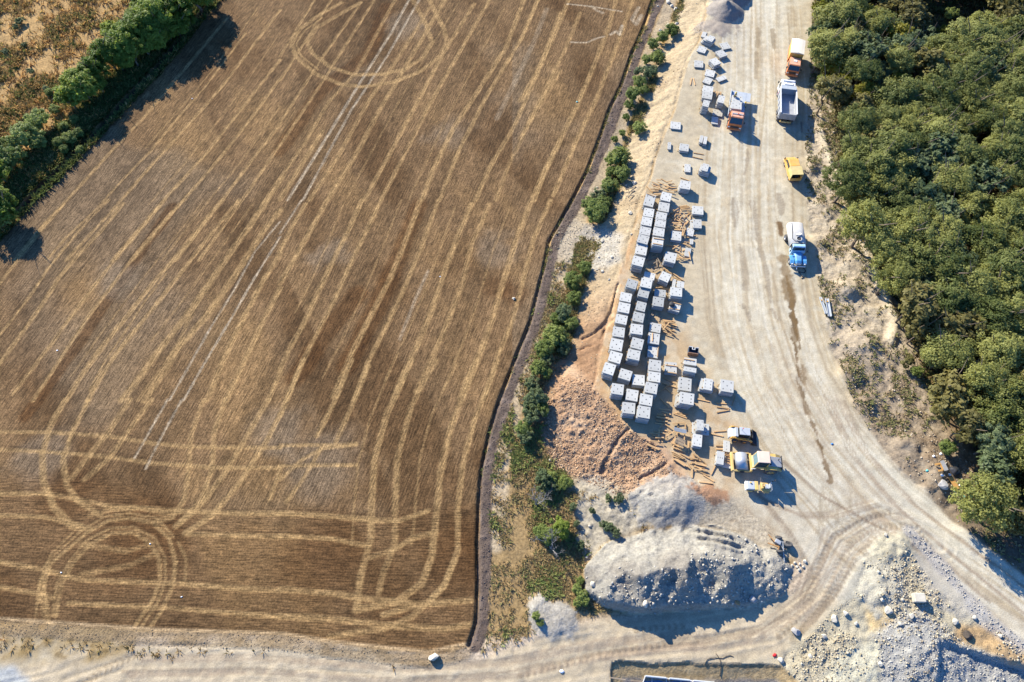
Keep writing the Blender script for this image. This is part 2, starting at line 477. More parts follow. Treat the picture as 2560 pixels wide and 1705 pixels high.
# ---- pad: yard and haul road
pad_m = sm(dpad + wob * 0.25, -0.3, 0.3)
lay(pad_m, alb(214, 196, 170))
REG[(dpad > 0)] = 3
CEN = W([(1880, -120), (1888, 200), (1885, 400), (1885, 600), (1912, 800), (1960, 950), (2050, 1110), (2180, 1260), (2350, 1400), (2600, 1570)])
dc, ca, cs_ = line_dist(CEN, 12.0, True)
road = sm(-dc, -8.0, -4.0) * pad_m
streak = (vnoise(cs_ / 0.8, ca / 16.0, 151) * 0.6 + vnoise(cs_ / 0.35, ca / 9.0, 152) * 0.4) - 0.5
lay(road * 0.9, alb(226, 212, 190))
lay(road * sm(streak, 0.08, 0.25) * 0.55, alb(196, 172, 140))
lay(road * sm(-streak, 0.08, 0.25) * 0.55, alb(238, 228, 212))
low_pale = sm(30 - Y, -14, 6) * sm(X, 8, 20) * pad_m
lay(low_pale * 0.55, alb(222, 212, 198))
# warmer soil round the slab stacks and timber
WARM = W([(1475, 960), (1545, 640), (1600, 470), (1660, 470), (1690, 620), (1700, 800), (1790, 960), (1860, 1080), (1850, 1250), (1760, 1245), (1560, 1080)])
dw = sdist(WARM, 8) + wob * 1.2
lay(sm(dw, -1.2, 1.5) * 0.75, alb(205, 172, 134))
LANE = line_dist(W([(1572, 600), (1548, 720), (1525, 800), (1508, 900), (1492, 975), (1520, 1010), (1560, 1060)]), 4)
lay(sm(-LANE, -1.3, -0.6) * 0.7, alb(212, 168, 126))
for k in range(60):
    r_ = random.Random(1000 + k); off = r_.uniform(-8.5, 8.5) + 2.2 * (vnoise(ca / 30.0, np.full_like(ca, k * 3.7), 400) - .5)
    w_ = r_.uniform(.09, .26)
    seg = sm(vnoise(ca / 13.0, np.full_like(ca, k * 5.1), 401), .38, .55)
    mk = sm(-np.abs(cs_ - off + n1 * .12), -w_, -w_ * .5) * (dc < 11) * pad_m * seg
    lay(mk * r_.uniform(.35, .7), alb(*r_.choice([(190, 168, 138), (178, 158, 132), (240, 230, 212), (204, 182, 150), (236, 224, 204)])))
mott = sm(n4 + .7 * n1, .04, .24) * pad_m
lay(mott * 0.35, alb(198, 178, 150)); lay(sm(-n4 - .7 * n1, .06, .26) * pad_m * 0.35, alb(236, 226, 208))
# stains: wet run-off from the tank truck, dark tyre patches
def stroke(pts, w, col, f=None, z=0.0, amt=1.0, rag=0.35, lug=0.0, period=0.5):
    P = W(pts, z, f)
    D, A, S = line_dist(P, w * 2 + 1, True)
    e = np.where(D < 900, D, 50) + wob * rag * w + (n1 * 1.6 + n05 * 1.2) * rag * w
    m = sm(-e, -w * 1.15, -w * 0.7) * amt
    if lug: m = m * (1 - lug + lug * (0.5 + 0.5 * np.sin((A + np.abs(S) * 0.7) * 2 * math.pi / period)))
    lay(m, col)
    return m
C *= (1 + (np.maximum(pad_m, sm(dsand, -.5, .5)) * (n05 * .22 + n1 * .16 + n15 * .12)))[..., None]
wet = stroke([(1966, 690), (1978, 740), (1985, 805), (1990, 880), (1996, 946), (2012, 1011), (2030, 1060), (2045, 1098), (2062, 1150), (2077, 1200)], 0.30, alb(122, 94, 62), amt=0.9, rag=1.5)
stroke([(1980, 760), (1994, 830), (2004, 900), (2012, 960)], 0.16, alb(140, 112, 78), amt=0.8, rag=2.0)
stroke([(1958, 645), (1966, 700), (1972, 740)], 0.9, alb(150, 122, 88), amt=0.8, rag=0.6)
stroke([(1950, 560), (1954, 585)], 0.55, alb(120, 88, 55), amt=0.9)
for a, b, w in [((990, 520), (1000, 750), .5), ((1150, 545), (1180, 770), .5), ((1040, 910), (1100, 1290), .45), ((1195, 830), (1315, 1410), .45),
                ((1060, 1440), (1130, 1568), .45), ((1320, 1480), (1375, 1568), .5), ((1380, 480), (1400, 640), .5), ((1110, 80), (1085, 300), .25)]:
    mid = ((a[0] + b[0]) / 2 + 12, (a[1] + b[1]) / 2)
    stroke([a, mid, b], w, alb(168, 150, 130), f=FC, amt=0.75, rag=0.8, lug=0.35)
for a, b, w in [((1030, 250), (1025, 400), .5), ((1015, 460), (1008, 680), .4), ((1150, 260), (1170, 420), .4)]:
    stroke([a, b], w, alb(170, 150, 124), f=FB, amt=0.7, rag=0.7)
for k, off in enumerate((-46, -30, -5, 12, 30, 52)):
    stroke([(1890 + off, -60), (1888 + off, 250), (1885 + off * 1.0, 520), (1900 + off * 1.05, 760), (1960 + off * 1.2, 950), (2060 + off * 1.2, 1110)],
           0.16, alb(196, 176, 150) if k % 2 else alb(236, 224, 206), amt=0.5, rag=1.2)
for pts in ([(1990, 900), (2060, 1060), (2160, 1210), (2330, 1370), (2560, 1560)], [(1965, 900), (2030, 1060), (2130, 1220), (2300, 1390), (2520, 1570)],
            [(1930, 860), (1985, 1020), (2090, 1200)], [(2020, 1160), (2110, 1230), (2260, 1350), (2430, 1500)]):
    stroke(pts, 0.45, alb(188, 166, 142), amt=0.4, rag=0.9, lug=0.3)
# ridged tracks of the tracked and wheeled machines on the bottom bend
lugs = np.zeros((NY, NX), dtype=np.float32)
def lugtrack(pts, w, period, amp=1.0, z=-0.8, f=None, dark=0.55):
    P = W(pts, z, f); D, A, S = line_dist(P, w + 1, True)
    m = sm(-D, -w, -w * 0.7)
    p = np.sin((A + np.abs(S) * 0.6) * 2 * math.pi / period)
    np.copyto(lugs, np.where(m > 0.02, m * p * amp, lugs))
    lay(m * (0.55 + 0.45 * p) * dark, alb(146, 124, 100))
lugtrack([(1950, 1590), (2020, 1510), (2040, 1420), (2075, 1350), (2130, 1305), (2220, 1283)], 0.5, 0.62)
lugtrack([(1985, 1600), (2050, 1520), (2085, 1430), (2120, 1360), (2180, 1320), (2280, 1320), (2320, 1380)], 0.5, 0.62)
lugtrack([(2005, 1575), (2080, 1490), (2130, 1400), (2180, 1350)], 0.45, 0.62)
lugtrack([(2240, 1352), (2290, 1362), (2322, 1385)], 0.5, 0.7)
lugtrack([(1590, 1576), (1650, 1570), (1705, 1566)], 0.4, 0.75, z=LOW)
lugtrack([(1300, 1690), (1450, 1650), (1560, 1625), (1680, 1612)], 0.35, 0.75, z=LOW)
lugtrack([(200, 1720), (250, 1680), (330, 1640)], 0.6, 0.6, z=LOW)
for _ in range(26):
    u = 2040 + random.random() * 110; v = 1215 + random.random() * 80
    stroke([(u, v), (u - 8 + random.random() * 16, v + 30 + random.random() * 40)], 0.12, alb(188, 172, 150), amt=0.5)

tint(np.maximum(pad_m, sm(dsand, -.5, .5)), (0.99, 1.0, 0.92))
for pts in ([(1700, 1620), (1880, 1595), (2000, 1520), (2055, 1420), (2090, 1350), (2160, 1300), (2260, 1290)], [(1500, 1640), (1700, 1600), (1900, 1570), (2005, 1490), (2040, 1400), (2060, 1330)],
            [(2010, 1560), (2075, 1470), (2110, 1390), (2170, 1335), (2260, 1335), (2340, 1400), (2450, 1500)], [(1900, 1250), (1990, 1290), (2070, 1290), (2180, 1260)], [(1880, 1230), (1960, 1330), (2010, 1420), (1990, 1500)],
            [(1940, 1150), (2040, 1240), (2130, 1290), (2260, 1360), (2400, 1480)], [(2090, 1000), (2150, 1130), (2270, 1260), (2420, 1380), (2560, 1480)], [(2060, 1000), (2120, 1140), (2230, 1270), (2380, 1400), (2540, 1530)],
            [(330, 1640), (640, 1640), (1000, 1668), (1250, 1652), (1480, 1605), (1740, 1575)], [(300, 1680), (640, 1672), (1000, 1700), (1260, 1684), (1520, 1632), (1760, 1606)]):
    for o_ in (-6, 6, 15):
        stroke([(u + o_, v + o_ * .6) for u, v in pts], 0.17, alb(*random.choice([(172, 152, 128), (186, 164, 138), (158, 138, 114)])), z=-.8, amt=0.55, rag=0.6, lug=0.3, period=.45)
# ---- embankment colours: pale above, orange below, gullies
down = np.clip(-dpad / 5.2, 0, 1)
se = vnoise(dpad / 2.4 + X * 0.0, (X * 0.35 - Y * 0.94) / 0.9, 171) - 0.5
embm = sm(-dpad + wob * 0.3, -0.1, 0.25) * sm(dpad + np.minimum(wid, 8), -0.9, 0.3) * (Y > 26)
ecol_t = sm(Y, 46, 62)[..., None]
ecol = (alb(176, 138, 104) * (1 - ecol_t) + alb(204, 182, 146) * ecol_t).astype(np.float32)
C[:] = C * (1 - embm[..., None]) + ecol * embm[..., None]
C *= (1 + (embm * se * 0.28)[..., None])
LIME = sdist(W([(1440, 545), (1500, 560), (1560, 600), (1545, 660), (1490, 690), (1420, 680), (1395, 610), (1410, 560)], -1.5), 6) + wob * 1.5
lay(sm(LIME, -0.8, 0.8) * 0.85, alb(200, 192, 176))
lay(embm * sm(n4, 0.02, 0.2) * 0.55, alb(196, 168, 130))
lay(embm * sm(n4, 0.06, 0.22) * sm(-Y, -50, -42) * 0.4, alb(166, 126, 94))
TOE = sm(sdist(W([(1366, 1000), (1352, 1100), (1378, 1168), (1430, 1195), (1520, 1222), (1565, 1252), (1640, 1245), (1735, 1222), (1660, 1130), (1571, 1078), (1500, 1000), (1480, 960), (1420, 900)], -1.3), 8) + wob * 0.7, -0.3, 0.9)
lay(TOE * 0.9, alb(204, 166, 130)); lay(TOE * sm(n1 + n4, 0.0, 0.25) * 0.4, alb(184, 146, 114)); lay(TOE * sm(-n1 - n4, 0.0, 0.25) * 0.5, alb(222, 192, 158))
REG[(TOE > 0.5) & (REG == 0)] = 4
lay(sm(-line_dist(W([FV(300, 900), FV(345, 1180), FV(420, 1420)], LOW), 3), -1.2, -0.4) * 0.5, alb(120, 98, 70))
BNK2 = sdist(W([(1690, 1240), (1760, 1225), (1850, 1262), (1920, 1300), (1990, 1400), (1940, 1400), (1840, 1330), (1700, 1310)], -.5), 5) + wob * .6
lay(sm(BNK2, -.8, .5), alb(202, 186, 158)); lay(sm(BNK2, -.8, .5) * sm(n1 + n4, .05, .25) * .5, alb(176, 154, 124))
GUL = [W([FV(770, 1210), FV(725, 1250), FV(680, 1320), FV(640, 1420)], -1), W([FV(640, 760), FV(560, 770), FV(490, 790)], -1), W([FV(680, 640), FV(600, 700), FV(540, 720)], -0.8),
       W([FV(600, 1010), FV(640, 1050), FV(660, 1070)], -0.4), W([(1668, 1160), (1640, 1180), (1600, 1195)], -0.5), W([FV(720, 440), FV(680, 600), FV(640, 720)], -0.3)]
gul = np.zeros((NY, NX), dtype=np.float32)
for P in GUL: gul = np.maximum(gul, sm(-(line_dist(P, 2) + wob * 0.5 + n1 * .3), -0.2, -0.04))
# slight scarp along the pad's edge
scarp = sm(-np.abs(dpad + 0.25 + wob * 0.4), -0.35, 0) * (Y > 30)

# ---- pale strip between plough strip and bushes
PATH = line_dist(W([(u + 46, v) for u, v in EDGE_E[:-3]], LOW), 4)
lay(sm(-PATH + wob * 0.5, -1.5, -0.7) * 0.8, alb(204, 184, 152))

# ---- field colour
fm = sm(dfield, -0.1, 0.1)
HEAD = sdist(W([(-300, 1180), (0, 1180), (250, 1200), (470, 1270), (800, 1270), (960, 1300), (1040, 1280), (1250, 1250), (1300, 1750), (-300, 1750)], LOW), 8)
headland = sm(HEAD + wob, -1, 1)
big = fbm(X, Y, 26.0, 4, 201); mid = fbm(X * 0.9 + Y * 0.5, (Y * 0.88 - X * 0.47) * 0.35, 7.0, 5, 211)
fcol = alb(147, 116, 80) * np.ones(3)
FCOL = np.ones((NY, NX, 3), dtype=np.float32) * fcol.astype(np.float32)
def flay(m, col):
    m = np.clip(m, 0, 1).astype(np.float32)[..., None]; FCOL[:] = FCOL * (1 - m) + np.asarray(col, dtype=np.float32) * m
flay(sm(mid, 0.0, 0.22) * 0.75, alb(113, 84, 53)); flay(sm(-mid, 0.02, 0.24) * 0.6, alb(172, 136, 90))
flay(sm(big, 0.08, 0.25) * 0.55, alb(150, 128, 100)); flay(sm(-big, 0.1, 0.28) * 0.5, alb(116, 84, 50))
# dark drill-width bands between some tramlines, pale bare patches
for pts, w, f in [(((1350, 60), (1000, 560), (600, 1150), (200, 1700)), 1.0, T2), (((830, 60), (700, 420), (330, 700), (0, 1180)), 1.5, T3), (((1090, 40), (980, 330), (780, 800), (520, 1300)), 1.6, T4),
                  (((600, 740), (360, 1050), (120, 1400)), 1.6, T4)]:
    P = W(list(pts), LOW, f); D = line_dist(P, 4); flay(sm(-(D + wob * 0.4), -w * 1.2, -w * 0.6) * 0.6, alb(112, 74, 38))
for (u, v, r) in [(800, 1150, 7), (1020, 60, 5), (700, 1080, 5), (300, 700, 5), (1120, 330, 5), (830, 640, 4), (100, 1150, 5), (1230, 620, 5)]:
    p = at(u, v, LOW); d = np.hypot(X - p.x, Y - p.y) + wob * 2.5; flay(sm(-d, -r, -r * 0.3) * 0.5, alb(168, 146, 118))
for (u, v, r) in [(1230, 715, 3), (1290, 735, 2.5), (800, 1400, 7), (160, 1240, 5), (350, 1350, 8), (1150, 1380, 6)]:
    p = at(u, v, LOW); d = np.hypot(X - p.x, Y - p.y) + wob * 2; flay(sm(-d, -r, -r * 0.3) * 0.5, alb(100, 66, 36))
flay(headland * 0.3, alb(112, 78, 42))
_perp = X * math.sin(math.radians(72.5)) - Y * math.cos(math.radians(72.5)); _alng = X * math.cos(math.radians(72.5)) + Y * math.sin(math.radians(72.5))
_pm = _perp * (1 - headland) + Y * headland; _am = _alng * (1 - headland) + X * headland
band = (vnoise(_pm / 2.6, _am / 45.0, 231) - .5) * 0.40 + (vnoise(_pm / 0.9, _am / 30.0, 232) - .5) * 0.16 + (vnoise(_pm / 0.42, _am / 12.0, 233) - .5) * 0.18
FCOL *= (0.75 * (1 + 0.45 * n05 + 0.3 * n1 + band))[..., None]
TAN = alb(192, 156, 104); WHT = alb(204, 184, 152)
trackm = np.zeros((NY, NX), dtype=np.float32); rut = np.zeros((NY, NX), dtype=np.float32)
def trk_line(f, pts, w=0.36, kind='t', amt=0.8):
    w *= 0.86; amt *= 0.78
    P = W(list(pts), LOW, f)
    D, A, S = line_dist(P, w * 2 + 0.8, True)
    e = D + n1 * 0.16 + n05 * 0.14
    m = sm(-e, -w * 1.3, -w * 0.65) * amt * np.clip(0.92 + n4 * 0.5 + n05 * 0.9, 0.3, 1.1)
    lg = 0.5 + 0.5 * np.sin((A + np.abs(S) * 0.9) * 2 * math.pi / 0.8)
    m = m * (0.82 + 0.18 * lg)
    if kind == 'd':
        flay(m, alb(72, 54, 38))
    else:
        flay(m * np.clip(1 + .5 * n05, .6, 1.2), TAN if kind == 't' else WHT)
        dk = sm(-np.abs(S + w * 1.7), -0.22, -0.02) * (D < 900) * 0.30 * amt
        flay(dk, alb(84, 60, 38))
    np.maximum(trackm, m, out=trackm)
LINES = [
 (T2, [(2090,0),(2150,-90),(2210,-180)], .6), (T3, [(330,1030),(150,1320),(0,1560)], .5, 't', .8), (T1, [(1560,40),(1300,400),(1100,640),(880,890)], .2, 't', .5), (T1, [(1689,200),(1400,620),(1120,980),(900,1230)], .2, 't', .45),
 (T1, [(1689,640),(1450,980),(1200,1280),(980,1568)], .2, 't', .5), (T2, [(1600,0),(1300,380),(1000,770),(760,1090),(560,1380)], .16, 't', .45), (T2, [(1980,30),(1700,420),(1430,790),(1180,1110)], .2, 't', .45),
 (T4, [(950,0),(820,330),(660,720),(500,1070),(330,1400)], .18, 't', .45), (T4, [(1370,60),(1240,420),(1100,800),(960,1120),(820,1420)], .2, 't', .5), (T4, [(1800,60),(1660,420),(1560,760),(1440,1100),(1280,1480)], .2, 't', .5),
 (T3, [(1400,20),(1150,420),(930,800),(740,1150),(520,1560)], .18, 't', .45), (T3, [(1760,60),(1540,480),(1330,880),(1160,1240),(1010,1560)], .2, 't', .45), (T4, [(500,20),(390,300),(240,640),(120,880)], .18, 't', .5),
 (T6, [(540,40),(440,280),(380,500),(360,700),(350,900)], .2, 't', .5), (T6, [(860,20),(740,260),(680,480),(660,700),(640,900)], .2, 't', .5),
 (T1, [(1370,110),(1060,480),(860,715),(690,890),(390,1220),(270,1345),(90,1568)]),
 (T1, [(1689,60),(1560,230),(1340,520),(1200,680),(1000,900),(830,1090),(650,1300),(480,1480),(400,1568)]),
 (T1, [(1480,200),(1240,520),(1080,700),(900,920),(760,1060),(560,1280),(400,1430),(280,1568)], .26),
 (T1, [(1689,360),(1500,600),(1240,930),(1000,1190),(820,1400),(680,1568)]), (T1, [(1689,470),(1540,680),(1320,960),(1050,1270),(800,1568)]),
 (T1, [(1689,750),(1560,910),(1330,1220),(1060,1568)]), (T1, [(1689,870),(1500,1150),(1200,1568)]),
 (T2, [(500,30),(360,190),(160,440),(0,650)]), (T2, [(850,0),(700,150),(540,330),(380,530),(250,730),(100,930),(0,1050)], .28),
 (T2, [(960,30),(800,230),(600,440),(460,610),(330,820),(180,1030),(70,1180),(0,1280)], .42),
 (T2, [(1080,0),(830,300),(580,610),(420,840)], .22, 'd', .5),
 (T2, [(1290,0),(1100,230),(880,490),(670,760),(520,960),(400,1130),(260,1310),(100,1520)]),
 (T2, [(1440,0),(1250,200),(1080,400),(900,640),(700,900),(560,1110),(430,1310),(260,1568)]), (T2, [(1320,90),(1180,260),(1020,450),(950,560)], .18, 'd', .7),
 (T2, [(1740,0),(1560,220),(1400,420),(1200,650),(1000,900),(800,1150),(640,1370),(520,1568)], .46), (T2, [(1300,580),(1130,800),(940,1090),(830,1250),(700,1490)], .16),
 (T2, [(1870,0),(1700,210),(1510,450),(1300,720),(1100,970),(900,1210),(780,1400),(690,1568)], .42),
 (T2, [(2090,0),(1960,200),(1800,420),(1640,650),(1450,920),(1280,1130),(1100,1380),(950,1568)], .6), (T2, [(1640,650),(1500,900),(1400,1120),(1260,1330),(1080,1568)], .35, 't', .5),
 (T2, [(2195,80),(2060,250),(1900,500),(1750,720),(1600,930),(1400,1150),(1280,1350),(1130,1568)], .6),
 (T2, [(2195,170),(2000,400),(1820,730),(1650,1000),(1500,1270),(1330,1568)], .2, 'w', .85), (T2, [(2195,290),(1990,620),(1800,950),(1620,1250),(1440,1568)], .2, 'w', .95),
 (T2, [(2160,160),(1980,430),(1800,740),(1640,1010)], .18, 'd', .6),
 (T2, [(2195,420),(2050,650),(1870,1000),(1750,1250),(1620,1568)], .5), (T2, [(2195,690),(2060,950),(1920,1250),(1770,1568)], .5), (T2, [(2195,1350),(2100,1568)], .4),
 (T3, [(270,0),(0,440)], .3), (T3, [(400,0),(150,400),(0,630)], .3), (T3, [(620,40),(340,440),(0,960)], .32), (T3, [(740,0),(300,690),(0,1140)], .32),
 (T3, [(900,0),(600,560),(380,800),(180,1140),(0,1400)], .4, 't', .65), (T3, [(1010,0),(870,260),(700,530),(290,1200),(60,1568)], .3, 'w', .9),
 (T3, [(860,230),(760,400),(690,520)], .22, 'd', .7), (T3, [(1090,0),(840,440),(560,860),(180,1568)], .24, 'w', .9), (T3, [(560,900),(350,1250),(170,1540)], .2, 'd', .5),
 (T3, [(1170,60),(1060,240),(900,490),(700,780),(440,1250),(230,1568)], .45, 't', .7),
 (T3, [(1290,0),(960,560),(780,860),(600,1200),(370,1568)], .5), (T3, [(1520,30),(1290,400),(1080,790),(900,1130),(660,1568)], .45),
 (T3, [(1640,0),(1400,420),(1180,800),(1010,1140),(790,1568)], .42), (T3, [(1120,920),(1000,1140),(900,1320)], .2, 'd', .6),
 (T3, [(1910,0),(1770,370),(1560,700),(1360,1000),(1200,1330),(1110,1568)], .5), (T3, [(2020,0),(1900,290),(1620,750),(1400,1180),(1250,1568)], .42),
 (T3, [(2090,70),(1990,330),(1850,620),(1700,930)], .55, 'w', .28), (T3, [(2195,100),(2040,520),(1830,1000),(1650,1300),(1530,1568)], .45),
 (T3, [(2195,550),(1960,950),(1790,1300),(1690,1568)], .42, 't', .6), (T3, [(2195,1100),(2080,1330),(1990,1568)], .5),
 (T3, [(480,20),(300,120),(150,230),(90,350),(130,450),(280,580),(480,660),(650,680),(900,640),(1100,560),(1250,440),(1310,330),(1280,220),(1170,0)], .5),
 (T3, [(630,20),(450,120),(280,220),(215,330),(250,410),(400,530),(580,585),(800,580),(980,540),(1120,450),(1190,330),(1140,180),(1040,0)], .5),
 (T3, [(330,140),(190,240),(125,350),(165,440),(300,545)], .25), (T3, [(120,330),(135,420),(210,510)], .15, 'd', .7), (T3, [(235,330),(275,410),(330,470)], .15, 'd', .7),
 (T4, [(370,0),(230,250),(130,430),(0,650)], .5), (T4, [(200,30),(100,200),(0,400)], .4), (T4, [(170,0),(0,260)], .2, 'w'),
 (T4, [(640,0),(540,230),(440,420),(300,720),(180,980),(60,1190),(0,1330)], .45), (T4, [(790,0),(680,230),(560,480),(430,770),(280,1060),(170,1280),(50,1568)], .42),
 (T4, [(1100,0),(980,330),(860,620),(700,930),(570,1180),(420,1540)], .5), (T4, [(1240,0),(1110,360),(960,720),(830,990),(690,1270),(580,1568)], .42),
 (T4, [(1500,30),(1390,290),(1290,550),(1190,860),(1080,1130),(960,1380),(890,1568)], .5), (T4, [(1640,30),(1500,350),(1430,650),(1320,940),(1200,1220),(1070,1500)], .45, 't', .65),
 (T4, [(1160,560),(1060,780),(940,1090)], .3, 'w', .5), (T4, [(1970,0),(1860,280),(1760,600),(1680,880),(1580,1170),(1470,1400),(1410,1568)], .5),
 (T4, [(2120,0),(1990,290),(1910,600),(1820,950),(1700,1230),(1600,1568)], .42),
 (T7, [(140,0),(0,320)], .45), (T7, [(380,0),(270,270),(120,590),(0,790)], .5), (T7, [(470,100),(370,350),(200,700),(0,1090)], .45, 't', .65),
 (T7, [(750,0),(690,230),(560,560),(430,860),(260,1200),(100,1540)], .5), (T7, [(880,0),(780,300),(600,770),(440,1100),(260,1530)], .45),
 (T7, [(370,30),(560,50),(680,70),(800,90)], .22, 'w', .9), (T7, [(400,330),(520,335),(600,300),(660,285)], .25, 'w', .9), (T7, [(710,270),(750,245),(780,270),(800,200)], .35, 'w', .9),
 (T7, [(930,60),(880,150),(910,190),(950,120)], .45, 'w', .8), (T7, [(560,50),(600,80),(650,100)], .35, 'w', .7),
 (T5, [(0,175),(300,180),(600,200),(850,240),(1050,260),(1557,265)], .32), (T5, [(0,275),(300,290),(600,315),(850,350),(1200,375),(1557,375)], .32),
 (T5, [(0,520),(250,520),(400,545),(600,590),(750,600),(1000,615),(1300,630),(1557,630)], .36), (T5, [(0,640),(250,650),(450,700)], .34), (T5, [(1050,745),(1557,760)], .34),
 (T5, [(0,900),(250,945),(450,1000),(700,1010),(1000,1020),(1300,1045),(1557,1060)], .36), (T5, [(0,1040),(200,1075),(300,1100)], .32), (T5, [(380,1130),(700,1145),(1000,1160),(1300,1185),(1557,1205)], .32),
 (T5, [(270,1230),(240,1050),(270,920),(350,850),(480,740),(600,670),(720,655),(850,680),(940,770),(975,900),(960,1040),(900,1170),(820,1280)], .3),
 (T5, [(245,1230),(215,1050),(245,920),(325,840),(460,720),(590,645),(720,630),(870,655),(965,760)], .2, 't', .7),
 (T5, [(310,1200),(340,1020),(410,900),(500,800),(620,740),(740,735),(830,790),(885,880),(890,1000),(850,1110),(740,1270)], .3),
 (T5, [(290,1200),(315,1020),(390,890),(480,780),(610,715),(740,705),(860,770),(915,870),(920,1000),(880,1120),(780,1270)], .2, 't', .7),
 (T5, [(200,1200),(215,1030),(280,860),(400,740)], .22, 't', .6), (T5, [(990,790),(1035,880),(1030,1000)], .2, 't', .6),
 (T5, [(360,0),(280,140),(235,300),(240,450),(300,600),(400,700),(500,720)], .5), (T5, [(490,0),(400,180),(350,330),(370,470),(430,560),(560,640)], .42),
 (T5, [(720,0),(600,180),(500,300),(400,430)], .5, 't', .65), (T5, [(840,0),(700,190),(600,330),(470,440)], .45), (T5, [(930,0),(750,320)], .18, 'w', .8), (T5, [(1010,0),(890,220),(810,380)], .18, 'w', .8),
 (T5, [(1130,0),(1060,200),(1050,380),(1020,560),(960,650),(870,670)], .4, 't', .7), (T5, [(1250,0),(1190,180),(1180,380),(1120,560),(1000,680)], .4, 't', .75),
 (T5, [(1490,0),(1350,240),(1240,420),(1100,600),(980,700)], .45), (T5, [(1557,80),(1480,230),(1330,460),(1180,640),(1030,740)], .45), (T5, [(1557,390),(1500,550)], .3),
 (T5, [(450,800),(700,840),(850,800)], .4, 't', .5), (T5, [(450,970),(720,920),(870,850)], .4, 't', .5), (T5, [(500,640),(620,610),(800,600),(900,630),(1000,620)], .4, 't', .6),
 (T6, [(110,0),(0,270)], .4), (T6, [(350,0),(270,190),(180,370)], .4), (T6, [(430,30),(350,220),(270,400)], .4), (T6, [(370,410),(200,430),(100,490),(0,580)], .32, 't', .7), (T6, [(200,430),(110,580),(30,690)], .32, 't', .7),
 (T6, [(640,0),(520,260),(460,480),(445,700),(440,880),(390,1060),(375,1200)], .5), (T6, [(760,0),(640,220),(570,480),(560,700),(560,880),(500,1050),(480,1130)], .45, 't', .7),
 (T6, [(960,0),(830,330),(780,550),(760,760),(740,950),(690,1090),(560,1180),(370,1215)], .5), (T6, [(1060,0),(950,280),(890,500),(865,720),(865,930),(800,1090),(720,1180),(500,1240)], .42),
 (T6, [(0,745),(250,760),(400,775),(570,785),(720,735)], .38), (T6, [(0,855),(250,870),(430,905)], .36), (T6, [(440,960),(560,920),(640,870),(760,835)], .4),
 (T6, [(0,1115),(250,1135),(450,1165),(700,1190),(930,1170)], .42), (T6, [(0,1245),(300,1265),(500,1290),(800,1310),(930,1285)], .42),
 (T6, [(240,1345),(500,1310),(640,1250),(720,1180),(800,1100),(850,980)], .4, 't', .75), (T6, [(0,415),(370,410)], .3), (T6, [(0,515),(370,510)], .3),
]
for ln in LINES:
    trk_line(ln[0], ln[1], *(ln[2:]))
C[:] = C * (1 - fm[..., None]) + FCOL * fm[..., None]
REG[dfield > 0] = 1
# straw margin of the field, ploughed strips, ditch
lay(sm(-dsouth, -0.95, -0.55) * (0.7 + n1), alb(164, 140, 106))
lay(sm(-np.abs(ssouth - 0.9), -0.3, 0) * (dsouth < 900) * 0.8, alb(196, 168, 128))
pst = sm(-(dstrip + wob * 0.3 + n1 * .25), -stripw - 0.12, -stripw + 0.12)
lay(pst, alb(118, 102, 90)); lay(pst * sm(n1, 0.02, 0.2) * 0.6, alb(148, 130, 116))
REG[(dstrip + wob * .3 < stripw) & (dfield <= 0)] = 2
dit = sm(-(dditch + wob * 0.2), -0.85, -0.5)
lay(dit, alb(74, 66, 58))
REG[(dditch < 0.8) & (dfield <= 0)] = 2
REG[emb] = 4
REG[(dsouth < 1.1) & (dfield <= 0)] = 2

# ---- east side: rough verge between the haul road and the wood, wood floor
ROADE = [(2040, -120), (2034, 0), (2017, 272), (2012, 468), (2034, 609), (2055, 740), (2077, 870), (2131, 1011), (2229, 1153), (2392, 1316), (2560, 1441), (2900, 1690)]
WOODE = [(2050, -120), (2048, 0), (2060, 200), (2100, 260), (2115, 440), (2150, 560), (2225, 700), (2290, 860), (2345, 990), (2390, 1090), (2430, 1190), (2470, 1280), (2600, 1340), (2900, 1500)]
VERGE = W(ROADE + [(3300, 1690), (3300, -120)])
dv = sdist(VERGE, 25.0) + wob * 0.5
WOOD = W(WOODE + [(3300, 1500), (3300, -120)])
dwd = sdist(WOOD, 25.0) + wob * 0.9
vm = sm(dv, -0.3, 0.5)
lay(vm, alb(206, 188, 160))
lay(vm * sm(n4 + n1 * 0.5, 0.0, 0.25) * 0.6, alb(164, 140, 110))
lay(vm * sm(-n4 + n1, 0.1, 0.3) * 0.4, alb(226, 212, 186))
lay(vm * sm(46 - Y, -10, 10) * (0.55 + .8 * n1), alb(138, 116, 92)); lay(vm * sm(24 - Y, -5, 5) * 0.6, alb(96, 82, 66))  # brown debris band, then painted shade of the trees at the lower end
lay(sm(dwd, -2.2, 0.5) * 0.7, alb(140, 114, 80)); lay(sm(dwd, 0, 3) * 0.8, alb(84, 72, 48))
RDG = line_dist(W([(2050, 330), (2065, 380), (2105, 470), (2120, 520), (2150, 575), (2183, 660), (2212, 730), (2239, 808), (2226, 850)]), 4)
lay(sm(-(RDG + wob * 0.3), -0.7, -0.3) * 0.8, alb(232, 214, 180))
REG[dv > 0] = 6

